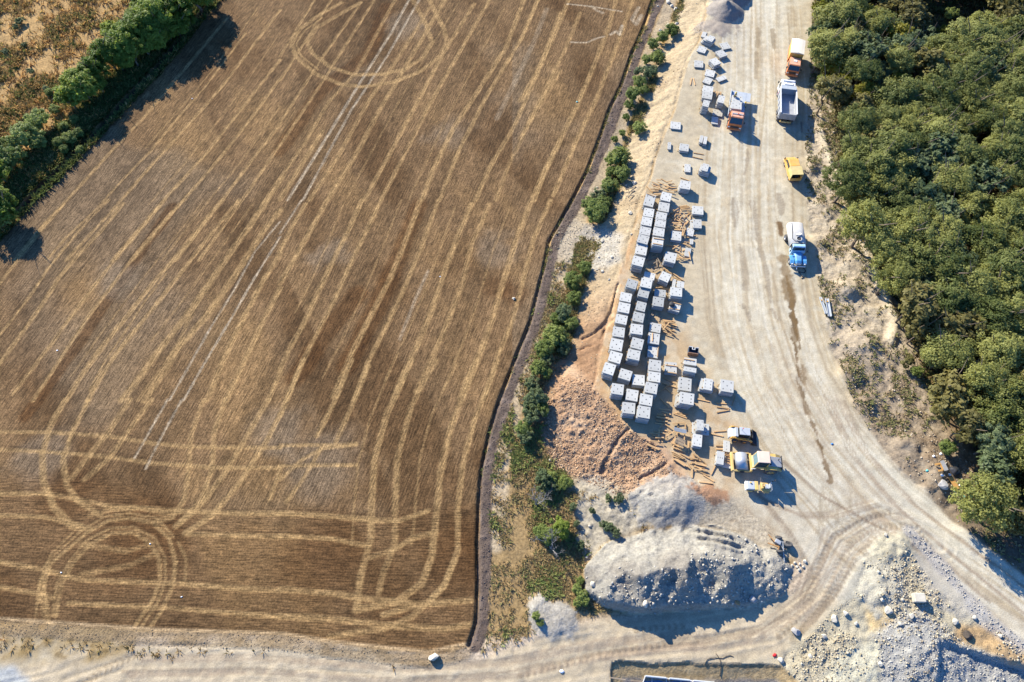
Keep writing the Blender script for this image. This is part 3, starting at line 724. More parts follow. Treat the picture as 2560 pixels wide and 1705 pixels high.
# ---- south east: rubble, gravel, excavation
RUB = W([(1990, 1600), (2060, 1550), (2120, 1490), (2150, 1400), (2215, 1350), (2260, 1370), (2330, 1480), (2460, 1560), (2570, 1640), (2900, 1800), (1960, 1800), (1950, 1690)], -0.6)
drub = sdist(RUB, 15.0) + wob * 0.8
rm = sm(drub, -0.8, 0.8)
lay(rm, alb(208, 196, 166))
lay(rm * sm(n4, 0, 0.2) * 0.5, alb(196, 182, 152))
for pl, col, a in [([(2150, 1400), (2210, 1360), (2250, 1420), (2230, 1500), (2130, 1500), (2080, 1530)], (196, 188, 166), .8),
                   ([(2200, 1570), (2260, 1535), (2330, 1560), (2370, 1600), (2345, 1740), (2190, 1740)], (188, 184, 174), .95),
                   ([(2335, 1598), (2375, 1606), (2480, 1635), (2570, 1660), (2700, 1740), (2335, 1740)], (186, 184, 178), .9),
                   ([(2380, 1560), (2470, 1560), (2600, 1650), (2600, 1680), (2480, 1640), (2370, 1600)], (205, 168, 118), .85),
                   ([(2160, 1510), (2225, 1530), (2230, 1560), (2170, 1580)], (232, 200, 142), .8),
                   ([(2060, 1690), (2090, 1630), (2190, 1610), (2200, 1740), (2050, 1740)], (226, 218, 188), .9),
                   ([(2270, 1380), (2310, 1400), (2460, 1540), (2400, 1555), (2330, 1520)], (206, 196, 176), .85)]:
    d = sdist(W(pl, -0.5), 5) + wob * 0.6; lay(sm(d, -0.5, 0.5) * a, alb(*col))
GRV = line_dist(W([(2270, 1330), (2330, 1390), (2400, 1470), (2470, 1550), (2540, 1610)]), 4)
lay(sm(-(GRV + wob * 0.8), -1.3, -0.5) * 0.7, alb(196, 192, 186))
REG[drub > 0] = 7
BANK = W([(1430, 1190), (1500, 1185), (1560, 1230), (1640, 1240), (1700, 1290), (1640, 1310), (1530, 1350), (1465, 1400), (1440, 1330)], -1.6)
dbank = sdist(BANK, 6) + wob * 1.2
lay(sm(dbank, -0.6, 0.8) * 0.85, alb(196, 186, 164)); lay(sm(dbank, -0.6, 0.8) * sm(n1 + n4, 0.05, 0.25) * 0.6, alb(162, 146, 118))
Z = Z + (sm(dbank, -.6, .8) * (.3 * n1 + .15 * n05)).astype(np.float32)

# ---- spoil heap and smaller mounds
NL = W([(1463, 1480), (1463, 1410), (1520, 1353), (1640, 1302), (1741, 1276), (1830, 1288), (1900, 1325)], -0.8)
SL = W([(1463, 1480), (1510, 1516), (1590, 1533), (1707, 1526), (1860, 1523), (1945, 1506), (1990, 1472), (1993, 1421), (1966, 1377), (1900, 1325)], -1.2)
heap_poly = np.vstack([NL, SL[::-1][1:-1]])
inh = inside(heap_poly)
dN = line_dist(NL, 18.0); dS = line_dist(SL, 18.0)
hN = -1.3 + 0.52 * dN + 0.9 * n4
gully = vnoise((X * 0.97 + Y * 0.2) / 1.6, Y / 7.0, 301) - 0.5
hS = -1.8 + 1.25 * np.clip(dS / 0.45, 0, 1) + 0.50 * dS + gully * np.clip(dS - 0.8, 0, 2) * 0.9 + 1.2 * n4
hh = np.minimum(np.minimum(hN, hS), 2.6 + 2.2 * n4)
hh = np.where(inh, hh + 0.35 * n1, -99)
# ripper furrows on the top of the heap
fd = (X * 0.24 + Y * 0.97)
FURW = sdist(W([(1735, 1300), (1800, 1300), (1870, 1365), (1850, 1385), (1740, 1365)], 0.5), 4)
hh = hh + np.where(inh, sm(FURW, -0.3, 0.8) * 0.30 * np.sin(fd * 2 * math.pi / 0.95), 0)
hm = sm(hh - Z, -0.1, 0.2)
lay(hm, alb(176, 169, 154))
lay(hm * sm(n4 + gully * 0.3, 0.02, 0.2) * 0.5, alb(168, 160, 146)); lay(hm * sm(-n4 - gully * .3, 0.02, .2) * .5, alb(194, 186, 168))
for (u, v, r) in [(1560, 1450, 3), (1480, 1440, 2), (1700, 1420, 3)]:
    p = at(u, v, 1.5); d = np.hypot(X - p.x, Y - p.y) + wob * 2; lay(hm * sm(-d, -r, -r * 0.3) * 0.55, alb(140, 130, 118))
REG[(hh > Z + 0.05) & inh] = 8
Z = np.where(inh, np.maximum(Z, hh), Z)
def mound(u, v, zb, h, r, col, reg=None, power=2.0, asp=1.0, ang=0.0, cone=False):
    global Z
    p = at(u, v, zb); c, s = math.cos(ang), math.sin(ang)
    dx = ((X - p.x) * c + (Y - p.y) * s) / asp; dy = -(X - p.x) * s + (Y - p.y) * c
    d = np.hypot(dx, dy) + wob * 0.35
    add = np.clip(h - d * (h / r), 0, None) if cone else h * np.exp(-(d / r) ** power)
    add = add * (1 + 0.35 * n1)
    m = sm(add + (0.35 * n1 + 0.25 * n05) * (add > 0.03), 0.12, 0.26)
    lay(m * 0.9, alb(*col))
    if reg is not None: REG[add > 0.15] = reg
    Z = (np.where(add > 0, np.maximum(Z, zb + add), Z) if cone else Z + add).astype(np.float32)
mound(1672, 1258, -0.8, 1.3, 2.4, (182, 176, 164), 9, asp=1.4)
mound(1385, 1545, LOW, 0.6, 1.9, (196, 188, 172), 12, asp=1.3)
mound(1345, 1510, LOW, 0.4, 1.2, (196, 188, 172), 12)
mound(1775, 1240, -0.3, 0.4, 1.3, (186, 140, 104), None, asp=1.7, ang=-.4)
mound(1811, 30, 0.0, 2.3, 3.6, (172, 162, 152), 10, cone=True)
mound(1822, -14, 0.0, 2.9, 4.6, (172, 162, 152), 10, cone=True)
mound(1795, 70, 0.0, 0.5, 3.0, (182, 168, 152), None)
mound(2290, 1630, -0.5, 1.0, 3.2, (188, 184, 174), None)
mound(2200, 1470, -0.3, 0.8, 2.6, (206, 198, 176), None)
mound(2225, 1370, -0.1, 0.7, 1.5, (206, 196, 168), None, asp=1.6, ang=0.5)
for (u, v, h, r) in [(2118, 728, 1.0, 1.5), (2155, 860, .6, 1.8), (2120, 940, .7, 1.5), (2165, 1010, .6, 1.5), (2256, 1110, .9, 1.6), (2330, 1170, .8, 1.6), (2275, 1145, .5, 2),
                     (2045, 600, .5, 1.2), (2060, 520, .5, 1.4), (2030, 420, .5, 1.3), (2180, 900, .4, 2.5), (2340, 1215, .6, 1.5), (2140, 640, .4, 2.4), (2420, 1330, .6, 2), (2500, 1400, .6, 2)]:
    p = at(u, v, 0); d = np.hypot(X - p.x, Y - p.y) + wob * 0.9
    Z = Z + (h * np.exp(-(d / r) ** 2)).astype(np.float32)
Z = Z + (sm(-RDG, -1.2, -0.1) * 0.45 * (RDG < 900)).astype(np.float32)
# excavation in front and gravel dip in the south-east corner
PIT = W([(1525, 1652), (1620, 1655), (1800, 1658), (1950, 1664), (1990, 1700), (1985, 1800), (1522, 1800)], LOW)
dp = sdist(PIT, 8.0) + wob * 0.35 + n1 * 0.5
Z = Z - (0.22 * sm(dp, 0, 0.25) + np.clip((dp - 0.2) * 0.42, 0, 0.85)).astype(np.float32)
lay(sm(dp, -0.1, 0.25), alb(198, 172, 128)); lay(sm(dp, 1.3, 1.8), alb(170, 160, 146)); lay(sm(-np.abs(dp - 0.25), -0.3, 0) * 0.7, alb(150, 128, 96))
pitstr = vnoise(X / 0.35, Y / 3, 333) - 0.5
C *= (1 + (sm(dp, 0, 0.3) * (1 - sm(dp, 1.4, 1.7)) * pitstr * 0.3)[..., None])
REG[dp > 0] = 11
DIP = W([(2334, 1598), (2375, 1606), (2480, 1637), (2570, 1662), (2700, 1745), (2700, 1850), (2334, 1850)], 0)
dd = sdist(DIP, 10.0)
wx = np.clip(X - at(2334, 1650).x, 0, 10)
Z = Z - (sm(dd, 0, 0.6) * (0.28 + 0.09 * wx)).astype(np.float32)

# ---- relief detail
fieldm = (dfield > 0)
Z = Z + (fieldm * (0.05 * n1 + 0.04 * n05 - 0.05 * trackm)).astype(np.float32)
Z = Z + (pst * (0.22 * np.abs(n1) + 0.18 * n05)).astype(np.float32)
Z = Z - (sm(-(furrow_d + wob * 0.08), -0.34, -0.1) * 0.42).astype(np.float32)
Z = Z + (sm(-dsouth, -1.0, -0.5) * (0.14 * n1 + 0.08 * n05 + 0.06)).astype(np.float32)
Z = Z - (dit * 0.5).astype(np.float32)
Z = Z + (embm * (0.10 * se + 0.30 * n1 + 0.18 * n05) - gul * 0.3 - scarp * 0.12).astype(np.float32)
Z = Z + (TOE * (0.24 * np.abs(n1) + 0.22 * n05)).astype(np.float32)
padflat = pad_m * (1 - vm) * (1 - rm) * (1 - hm)
Z = Z + (padflat * (0.06 * n1 * sm(dw, 1.5, -1.5) + 0.06 * streak * road)).astype(np.float32)
Z = Z + (lugs * 0.04).astype(np.float32) + (trk * streak_t * 0.10).astype(np.float32)
Z = Z + (vm * (0.42 * n1 + 0.5 * n4 * 0.6 + 0.22 * n05)).astype(np.float32)
Z = Z + (rm * (1 - sm(dp, -0.3, 0)) * (0.4 * n1 + 0.26 * n05 + 0.5 * n4)).astype(np.float32)
Z = Z + (hm * (0.34 * n1 + 0.18 * n05)).astype(np.float32)
wasteg = (~fieldm) & (dpad < -4) & (REG != 2)
Z = Z + (wasteg * (0.18 * n1 + 0.06 * n05)).astype(np.float32)
Z = Z.astype(np.float32)

def zat(x, y):
    i = (x - GX0) / STEP; j = (y - GY0) / STEP
    i = np.clip(i, 0, NX - 2); j = np.clip(j, 0, NY - 2)
    a = np.floor(i).astype(int) if isinstance(i, np.ndarray) else int(i); b = np.floor(j).astype(int) if isinstance(j, np.ndarray) else int(j)
    fx = i - a; fy = j - b
    return (Z[b, a] * (1 - fx) + Z[b, a + 1] * fx) * (1 - fy) + (Z[b + 1, a] * (1 - fx) + Z[b + 1, a + 1] * fx) * fy
def sample(A, x, y):
    i = np.clip(((x - GX0) / STEP).astype(int), 0, NX - 1); j = np.clip(((y - GY0) / STEP).astype(int), 0, NY - 1)
    return A[j, i]
def ground(u, v):
    """photo pixel -> point on the modelled terrain"""
    z = 0.0
    for _ in range(5):
        p = at(u, v, z); z = float(zat(p.x, p.y))
    return Vector((p.x, p.y, z))

# ---- split the raster into the setting's surfaces
m_soil = ground_mat("packed_earth", 0.78, 1.2, 6.5, 0.9, 0.7, 0.05)
m_rough = ground_mat("loose_earth", 0.7, 1.28, 3.6, 0.8, 0.9, 0.12)
m_field = ground_mat("stubble", 0.45, 1.6, 4.6, 0.9, 0.6, 0.07, rows=0.5)
m_mead = ground_mat("dry_turf", 0.6, 1.45, 3.0, 0.6, 0.8, 0.10)
m_grav = ground_mat("crushed_stone", 0.7, 1.25, 6.5, 1.2, 0.9, 0.10)
SURF = {0: ("meadow", m_mead, None), 1: ("stubble_field", m_field, None), 2: ("ploughed_soil", m_rough, None), 3: ("dirt_road", m_soil, None),
        4: ("embankment", m_rough, None), 5: ("dirt_track", m_soil, None), 6: ("verge", m_rough, None), 7: ("rubble_ground", m_grav, None),
        8: ("spoil_heap", m_rough, ("large pale spoil heap with a shaded rubble face inside the bend of the dirt track", "spoil heap")),
        9: ("soil_mound", m_rough, ("small grey soil mound between the orange slope and the large spoil heap", "soil mound")),
        10: ("gravel_pile", m_grav, ("grey gravel pile with two peaks at the top end of the haul road", "gravel pile")),
        11: ("excavation", m_rough, None),
        12: ("sand_heap", m_rough, ("low whitish sand heap beside the track at the edge of the dry grass", "sand heap"))}
idx = np.arange(NX * NY).reshape(NY, NX)
quads = np.stack([idx[:-1, :-1], idx[:-1, 1:], idx[1:, 1:], idx[1:, :-1]], -1).reshape(-1, 4)
freg = REG[:-1, :-1].reshape(-1)
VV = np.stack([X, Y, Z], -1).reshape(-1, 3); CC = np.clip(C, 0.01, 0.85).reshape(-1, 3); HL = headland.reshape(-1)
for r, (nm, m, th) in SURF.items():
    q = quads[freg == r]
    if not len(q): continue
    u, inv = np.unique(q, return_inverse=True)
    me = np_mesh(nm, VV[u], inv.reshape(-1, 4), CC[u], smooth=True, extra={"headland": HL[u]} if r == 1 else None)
    me.materials.append(m)
    o = bpy.data.objects.new(nm, me); COL.objects.link(o)
    if th: tag(o, th[0], th[1])
    else: o["kind"] = "structure"
# the land beyond the modelled raster, as one ring out to the horizon
R = 1500.0
ring = [(GX0, GY0), (GX1, GY0), (GX1, GY1), (GX0, GY1)]; far = [(-R, -R), (R, -R), (R, R), (-R, R)]
zr = [LOW, 0, 0, LOW]
V = np.array([(x, y, z - 0.3) for (x, y), z in zip(ring, zr)] + [(x, y, z - 3) for (x, y), z in zip(far, zr)])
F = np.array([(i, 4 + i, 4 + (i + 1) % 4, (i + 1) % 4) for i in range(4)])[:, ::-1]
me = np_mesh("ground", V, F, np.tile(alb(150, 124, 84), (8, 1))); me.materials.append(m_mead)
o = bpy.data.objects.new("ground", me); COL.objects.link(o); o["kind"] = "structure"

# ------------------------------------------------------------------ concrete slabs
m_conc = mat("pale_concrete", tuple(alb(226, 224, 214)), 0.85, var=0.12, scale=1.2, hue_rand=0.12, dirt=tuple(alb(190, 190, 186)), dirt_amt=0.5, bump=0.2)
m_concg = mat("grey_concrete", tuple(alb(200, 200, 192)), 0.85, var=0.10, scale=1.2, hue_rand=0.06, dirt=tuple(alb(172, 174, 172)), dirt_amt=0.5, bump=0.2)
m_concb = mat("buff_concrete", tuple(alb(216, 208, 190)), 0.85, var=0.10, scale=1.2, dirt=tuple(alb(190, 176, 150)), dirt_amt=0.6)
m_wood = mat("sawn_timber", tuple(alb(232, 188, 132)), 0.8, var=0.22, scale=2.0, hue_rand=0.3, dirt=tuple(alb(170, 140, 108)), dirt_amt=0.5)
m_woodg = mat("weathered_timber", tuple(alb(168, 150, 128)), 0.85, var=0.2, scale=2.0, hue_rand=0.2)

def slab_mesh(name, holes, m):
    """unit slab with cast-in lifting pockets sunk into its top and a slot in the middle"""
    d = 0.042
    xs = sorted({-.5, .5} | {h[0] + s * d for h in holes for s in (-1, 1)}); ys = sorted({-.5, .5} | {h[1] + s * d * 1.1 for h in holes for s in (-1, 1)})
    b = MB(); vs = [(x, y, 1) for y in ys for x in xs]; nx = len(xs); fs = []
    for j in range(len(ys) - 1):
        for i in range(nx - 1):
            cx = (xs[i] + xs[i + 1]) / 2; cy = (ys[j] + ys[j + 1]) / 2
            q = [j * nx + i, j * nx + i + 1, (j + 1) * nx + i + 1, (j + 1) * nx + i]
            if any(abs(cx - h[0]) < .01 and abs(cy - h[1]) < .01 for h in holes):
                o = len(vs); vs += [(vs[k][0], vs[k][1], .2) for k in q]
                fs += [(q[k], q[(k + 1) % 4], o + (k + 1) % 4, o + k) for k in range(4)] + [(o, o + 1, o + 2, o + 3)]
            else: fs.append(tuple(q))
    o = len(vs); vs += [(-.5, -.5, 0), (.5, -.5, 0), (.5, .5, 0), (-.5, .5, 0)]
    fs += [(o + 3, o + 2, o + 1, o)]
    # sides: the top rim has extra vertices, so each side is an ngon
    top = lambda i, j: j * nx + i; ny = len(ys)
    fs.append(tuple([o, o + 1] + [top(i, 0) for i in range(nx - 1, -1, -1)]))
    fs.append(tuple([o + 1, o + 2] + [top(nx - 1, j) for j in range(ny - 1, -1, -1)]))
    fs.append(tuple([o + 2, o + 3] + [top(i, ny - 1) for i in range(nx)]))
    fs.append(tuple([o + 3, o] + [top(0, j) for j in range(ny)]))
    b.add(vs, fs); me = b.mesh(name); me.materials.append(m); return me
H4 = [(-.3, -.3), (.3, -.3), (-.3, .3), (.3, .3)]
H6 = [(-.3, -.3), (.3, -.3), (-.3, .3), (.3, .3), (-.3, 0), (.3, 0)]
HOLES = {'4': H4 + [(0, 0)], '6': H6, '2': [(-.3, 0), (.3, 0), (0, 0)], '3': [(0, -.3), (0, .3), (0, 0)], '0': [(0.0, 0.0)]}
SLABM = {}
def slab_me(h, m):
    k = (h, m.name)
    if k not in SLABM: SLABM[k] = slab_mesh("concrete_slab", HOLES[h], m)
    return SLABM[k]
PITCH, THK = 0.30, 0.185
_p = MB().box(-.5, .5, -.5, .5, 0, 1)
PLAIN = {}
for mm in (m_conc, m_concg, m_concb):
    me = _p.mesh("concrete_slab"); me.materials.append(mm); PLAIN[mm.name] = me
ORD = ["top", "second", "third", "fourth", "fifth", "sixth", "seventh"]
slab_jobs = []        # (rank, mesh, matrix parts, label, group)
bear = MB()
def stack(f, tl, tr, bl, n, desc, h='4', m=None, zb=0.0, shift=(0, 0), group=None, low=None, timb=True):
    m = m or m_conc
    zt = zb + n * PITCH
    a, b_, c = (at(*f(*p), zt) for p in (tl, tr, bl))
    ex = b_ - a; ey = a - c
    wd, dp_ = max(0.3, ex.length), max(0.3, ey.length)
    ang = (math.atan2(ex.y, ex.x) + math.atan2(ey.y, ey.x) - math.pi / 2) / 2
    cen = a + ex / 2 - ey / 2
    ux = Vector((math.cos(ang), math.sin(ang), 0)); uy = Vector((-ux.y, ux.x, 0))
    for k in range(n):                      # k = 0 is the top slab
        r = random.Random(hash((round(cen.x, 2), k)) & 0xffff)
        j = 0.0 if k == 0 else 1.0
        off = ux * (j * (r.random() - .5) * .12 + (shift[0] * k if k else 0)) + uy * (j * (r.random() - .5) * .10 + (shift[1] * k if k else 0))
        z = zt - k * PITCH - THK
        p = cen + off; p.z = z
        s = (wd, dp_, THK) if not (low and k) else (low[0], low[1], THK)
        if n == 1: lab = f"{desc}"
        elif k == 0: lab = f"top slab, {desc}"
        else: lab = f"{ORD[k]} slab down, {desc}"
        me = slab_me(h, m) if k == 0 else PLAIN[m.name]
        slab_jobs.append((k, me, p, ang + j * (r.random() - .5) * .05, s, lab, group or "concrete slabs stacked on the yard"))
        if timb:
            for sy in (-.3, .3):
                q = cen + off + uy * (sy * s[1]); e0 = -s[0] / 2 - .04 - .16 * r.random() ** 2; e1 = s[0] / 2 + .03 + .08 * r.random() ** 3
                p0 = q + ux * e0; p1 = q + ux * e1; p0.z = p1.z = z - .049
                bear.bar(p0, p1, .09, .09)
    return cen, ang, wd, dp_, zt

NTH = ["first", "second", "third", "fourth", "fifth", "sixth", "seventh", "eighth", "ninth"]
# top of the yard: single slabs and low stacks
G1 = "slabs laid out at the upper end of the yard"
stack(FA, (195,205), (305,235), (140,350), 1, "small blank concrete block beside the foot of the grey gravel pile", '0', group=G1)
stack(FA, (390,310), (550,370), (285,440), 4, "skewed stack just below the small blank block", shift=(-.14, -.03), low=(1.9, 1.3), group=G1)
stack(FA, (95,600), (320,670), (20,750), 1, "single concrete slab at the yard's left edge below the skewed stack", group=G1)
stack(FA, (655,550), (880,500), (750,720), 1, "single six pocket slab right of the skewed stack, turned clockwise", '6', group=G1)
stack(FA, (535,780), (735,705), (680,945), 2, "diamond set pair below the turned six pocket slab", group=G1)
stack(FA, (370,1010), (555,930), (515,1170), 3, "diamond set stack with littered left side", shift=(-.07, -.02), group=G1)
stack(FB, (475,525), (553,530), (470,582), 1, "single square slab left of the diamond set stack", group=G1)
stack(FA, (285,1255), (540,1320), (245,1430), 1, "single slab below the diamond set stack, nearly square to the road", group=G1)
stack(FB, (575,668), (640,690), (540,712), 1, "single slab just above the two long adjoining stacks", group=G1)
stack(FB, (658,680), (730,655), (688,710), 1, "single six pocket slab lying tilted clockwise above the loaded truck", '6', group=G1)
stack(FB, (552,740), (640,757), (545,795), 3, "upper one of two adjoining stacks left of the loaded truck", group=G1)
stack(FB, (545,796), (633,813), (537,850), 3, "lower one of two adjoining stacks left of the loaded truck", group=G1)
stack(FB, (557,868), (612,880), (540,920), 6, "tall narrow stack with exposed lower courses left of the loaded truck", group=G1, shift=(-.01, 0))
stack(FB, (690,828), (745,838), (672,888), 5, "narrow stack under sunlit timber next to the loaded truck", '4', group=G1, shift=(-.015, 0))
stack(FB, (640,948), (725,962), (628,1000), 1, "single buff slab half shaded beside the loaded truck's cab", m=m_concb, group=G1)
stack(FB, (627,1013), (682,1020), (622,1075), 1, "single slab in the loaded truck's shade below the buff slab", m=m_conc, group=G1)
stack(FB, (270,1058), (358,1065), (262,1118), 1, "single slab alone on the yard edge left of the loaded truck", group=G1)
stack(FB, (530,1178), (558,1182), (512,1238), 2, "left half of the split pair below the loaded truck", '3', group=G1)
stack(FB, (563,1188), (592,1192), (545,1250), 2, "right half of the split pair below the loaded truck", '3', group=G1)
stack(FB, (245,1238), (274,1240), (237,1298), 1, "narrow single slab on two bearers near the yard edge", '3', group=G1)
stack(FB, (350,1248), (430,1258), (340,1308), 2, "pair with two planks lying to its right", group=G1)
stack(FC, (565,208), (617,212), (560,275), 1, "small slab on bearers left of the stepped stack", group=G1)
stack(FC, (725,200), (780,215), (705,260), 4, "stepped stack with a twisted small slab on top", shift=(.02, -.05), low=(1.65, 1.5), group=G1)
stack(FC, (527,348), (617,362), (520,418), 4, "lone stack right of the uppermost timber heap", shift=(-.04, 0), group=G1)
# columns beside the embankment
G2 = "slab stacks in the upper two columns by the embankment"
UL = [(FD, (110,285), (272,318), (40,470), 4), (FD, (75,515), (238,542), (50,650), 5), (FD, (40,660), (212,688), (10,790), 5), (FC, (183,750), (275,768), (165,815), 5),
      (FC, (165,816), (258,842), (145,885), 5), (FC, (150,898), (245,915), (130,988), 4), (FC, (122,1003), (220,1028), (100,1080), 6)]
for i, s in enumerate(UL): stack(*s, f"{NTH[i]} stack down the upper left column", group=G2)
UM = [(FD, (365,255), (528,290), (325,385), 4), (FD, (315,420), (490,450), (290,560), 4), (FD, (275,575), (445,610), (250,700), 5), (FD, (262,702), (435,720), (232,820), 5),
      (FD, (230,835), (410,860), (205,965), 5), (FD, (205,990), (385,1025), (195,1120), 6)]
for i, s in enumerate(UM): stack(*s, f"{NTH[i]} stack down the upper second column", group=G2)
G3 = "slabs round the jumbled timber on the right of the columns"
stack(FD, (860,488), (1040,495), (848,620), 2, "pair at the upper right of the jumbled timber", group=G3)
stack(FD, (870,705), (1010,710), (860,845), 2, "offset pair right of the jumbled timber", shift=(-.3, 0), group=G3)
stack(FD, (775,845), (895,870), (742,960), 1, "small four pocket slab on bearers below the offset pair", group=G3)
stack(FD, (822,1025), (875,1030), (812,1110), 1, "tiny slab on bearers right of the jumbled timber", '3', group=G3)
stack(FD, (745,1165), (840,1185), (720,1300), 1, "slab with a plank lying across its right edge", '2', group=G3)
stack(FD, (520,895), (685,910), (500,1040), 2, "half shaded pair under the jumbled timber", group=G3)
stack(FD, (430,1232), (612,1268), (385,1385), 4, "stack between the weathered timber and the planked slab", shift=(-.03, 0), group=G3)
G4 = "slab stacks in the long lower columns by the embankment"
LL = [(FE, (615,315), (840,375), (545,490), 6), (FE, (460,608), (705,650), (415,790), 5), (FE, (420,825), (670,870), (375,1030), 5), (FE, (365,1085), (615,1130), (315,1275), 5),
      (FF, (268,-22), (445,-5), (240,122), 5), (FF, (235,150), (420,180), (195,318), 5), (FF, (225,340), (410,385), (170,490), 5), (FF, (145,510), (308,560), (90,665), 6)]
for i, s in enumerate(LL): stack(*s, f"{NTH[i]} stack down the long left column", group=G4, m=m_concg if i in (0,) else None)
LM = [(FE, (980,158), (1210,215), (945,300), 3), (FE, (910,295), (1150,345), (870,485), 6), (FE, (865,500), (1095,555), (808,690), 5), (FE, (815,800), (1020,850), (765,990), 5),
      (FE, (745,1035), (985,1080), (690,1230), 5), (FE, (680,1295), (945,1325), (655,1510), 6), (FF, (550,130), (722,180), (520,285), 6), (FF, (495,315), (680,345), (460,455), 6)]
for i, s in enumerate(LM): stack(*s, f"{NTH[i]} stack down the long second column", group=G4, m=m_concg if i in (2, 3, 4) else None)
G5 = "slab stacks right of the long columns"
stack(FE, (1365,155), (1570,235), (1265,320), 4, "turned stack with timber ends on its left", group=G5, shift=(.02, -.02))
stack(FE, (1590,325), (1662,335), (1560,500), 3, "narrow shaded stack beside the turned stack", '3', group=G5)
stack(FE, (1692,370), (1842,385), (1670,505), 4, "stack behind the narrow shaded one at the yard side", '3', group=G5)
stack(FE, (1545,505), (1800,520), (1520,690), 5, "stack in front of the narrow shaded one", group=G5)
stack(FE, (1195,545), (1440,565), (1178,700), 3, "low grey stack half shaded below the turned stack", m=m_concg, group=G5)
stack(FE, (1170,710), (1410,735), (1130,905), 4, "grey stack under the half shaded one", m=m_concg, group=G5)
c59 = stack(FE, (1545,830), (1770,890), (1495,985), 3, "stack carrying two timbers and a black rubber ball", group=G5)
stack(FE, (1105,1270), (1345,1310), (1065,1460), 2, "half shaded pair left of the fanned timber", group=G5)
c66 = stack(FF, (800,70), (972,90), (770,225), 3, "stack with one upright timber laid on it", group=G5)
c67 = stack(FF, (797,270), (955,285), (765,435), 2, "pair with a timber along its right edge", group=G5)
for i, s in enumerate([(FF, (808,472), (990,490), (785,635), 5), (FF, (800,655), (982,670), (778,800), 5), (FF, (760,812), (942,840), (725,965), 6)]):
    stack(*s, f"{NTH[i]} stack of the three in line right of the long columns", group=G5)
G6 = "slab stacks in the bottom cluster at the yard's corner"
for s, dsc in [((FF, (378,605), (555,655), (330,745), 5), "turned stack at the upper left of the bottom cluster"), ((FF, (555,700), (738,710), (545,855), 4), "low stack at the upper middle of the bottom cluster"),
               ((FF, (245,828), (425,855), (225,985), 6), "outer left stack of the bottom cluster"), ((FF, (465,910), (642,945), (445,1075), 5), "middle stack of the bottom cluster"),
               ((FF, (675,985), (862,1015), (650,1145), 6), "right hand stack of the bottom cluster"), ((FF, (405,1115), (597,1130), (390,1280), 5), "lower left stack of the bottom cluster"),
               ((FF, (635,1162), (825,1195), (617,1335), 6), "lowest right stack of the bottom cluster")]:
    stack(*s, dsc, group=G6)
G7 = "slab stacks spread towards the machines"
c78 = stack(FF, (1045,510), (1222,520), (1035,680), 2, "pair carrying two parallel timbers", group=G7)
c79 = stack(FF, (1335,445), (1520,465), (1325,545), 4, "timber topped stack below the black bucket", '2', group=G7)
stack(FF, (1335,585), (1520,600), (1320,650), 5, "narrow stack in front of the timber topped one", '2', group=G7)
stack(FF, (1255,735), (1445,760), (1240,930), 3, "six pocket stack above the one with ragged timber ends", '6', group=G7)
stack(FF, (1640,755), (1770,775), (1610,920), 4, "stack left of the isolated right hand stack", '6', shift=(-.06, 0), low=(1.75, 1.6), group=G7)
stack(FF, (1890,775), (2085,795), (1870,950), 5, "isolated stack farthest right on the open yard", group=G7)
stack(FF, (1275,962), (1490,990), (1250,1130), 5, "stack with ragged timber ends on its left", '6', shift=(-.10, -.02), group=G7)
stack(FG, (1115,225), (1250,235), (1110,430), 3, "small stack on a broad slab near the loader", zb=.3, shift=(-.05, -.02), group=G7)
stack(FG, (1025,280), (1355,315), (1020,500), 1, "broad base slab carrying the small stack near the loader", group=G7)
stack(FG, (1050,505), (1230,530), (1020,735), 3, "stack below the broad base slab", shift=(-.02, -.02), group=G7)
stack(FG, (1640,630), (1770,650), (1630,845), 1, "single three pocket slab on bearers beside the loader", '3', group=G7)
stack(FG, (1520,838), (1665,865), (1485,1085), 3, "stack next to the timber crate by the big roller", '2', group=G7)
stack(FG, (1622,1062), (1780,1100), (1615,1150), 1, "low narrow slab in front of the timber crate", '0', group=G7)
# on the truck bed
stack(FB, (807,832), (898,836), (797,890), 3, "rear pile on the flatbed truck", zb=1.15, group="slabs loaded on the flatbed truck")
stack(FB, (797,890), (890,895), (787,945), 3, "front pile on the flatbed truck", zb=1.15, group="slabs loaded on the flatbed truck")

slab_jobs.sort(key=lambda j: j[0])
MAXSLAB = 290
for rank, me, p, ang, s, lab, grp in slab_jobs[:MAXSLAB]:
    o = bpy.data.objects.new("concrete_slab", me); COL.objects.link(o)
    o.location = p; o.rotation_euler = (0, 0, ang); o.scale = s
    tag(o, lab, "concrete slab", grp, "thing")
rest = MB()
for rank, me, p, ang, s, lab, grp in slab_jobs[MAXSLAB:]:
    c, sn = math.cos(ang), math.sin(ang)
    vs = [(p.x + (x * s[0]) * c - (y * s[1]) * sn, p.y + (x * s[0]) * sn + (y * s[1]) * c, p.z + z * s[2]) for x, y, z in _p.v]
    rest.add(vs, _p.f)
if rest.v:
    tag(rest.build("concrete_slabs", m_conc), "lowest concrete slabs at the bottoms of the taller stacks", "concrete slabs", kind="stuff")
tag(bear.build("bearers", m_wood), "short timber bearers packed between the stacked slabs", "timber", kind="stuff")

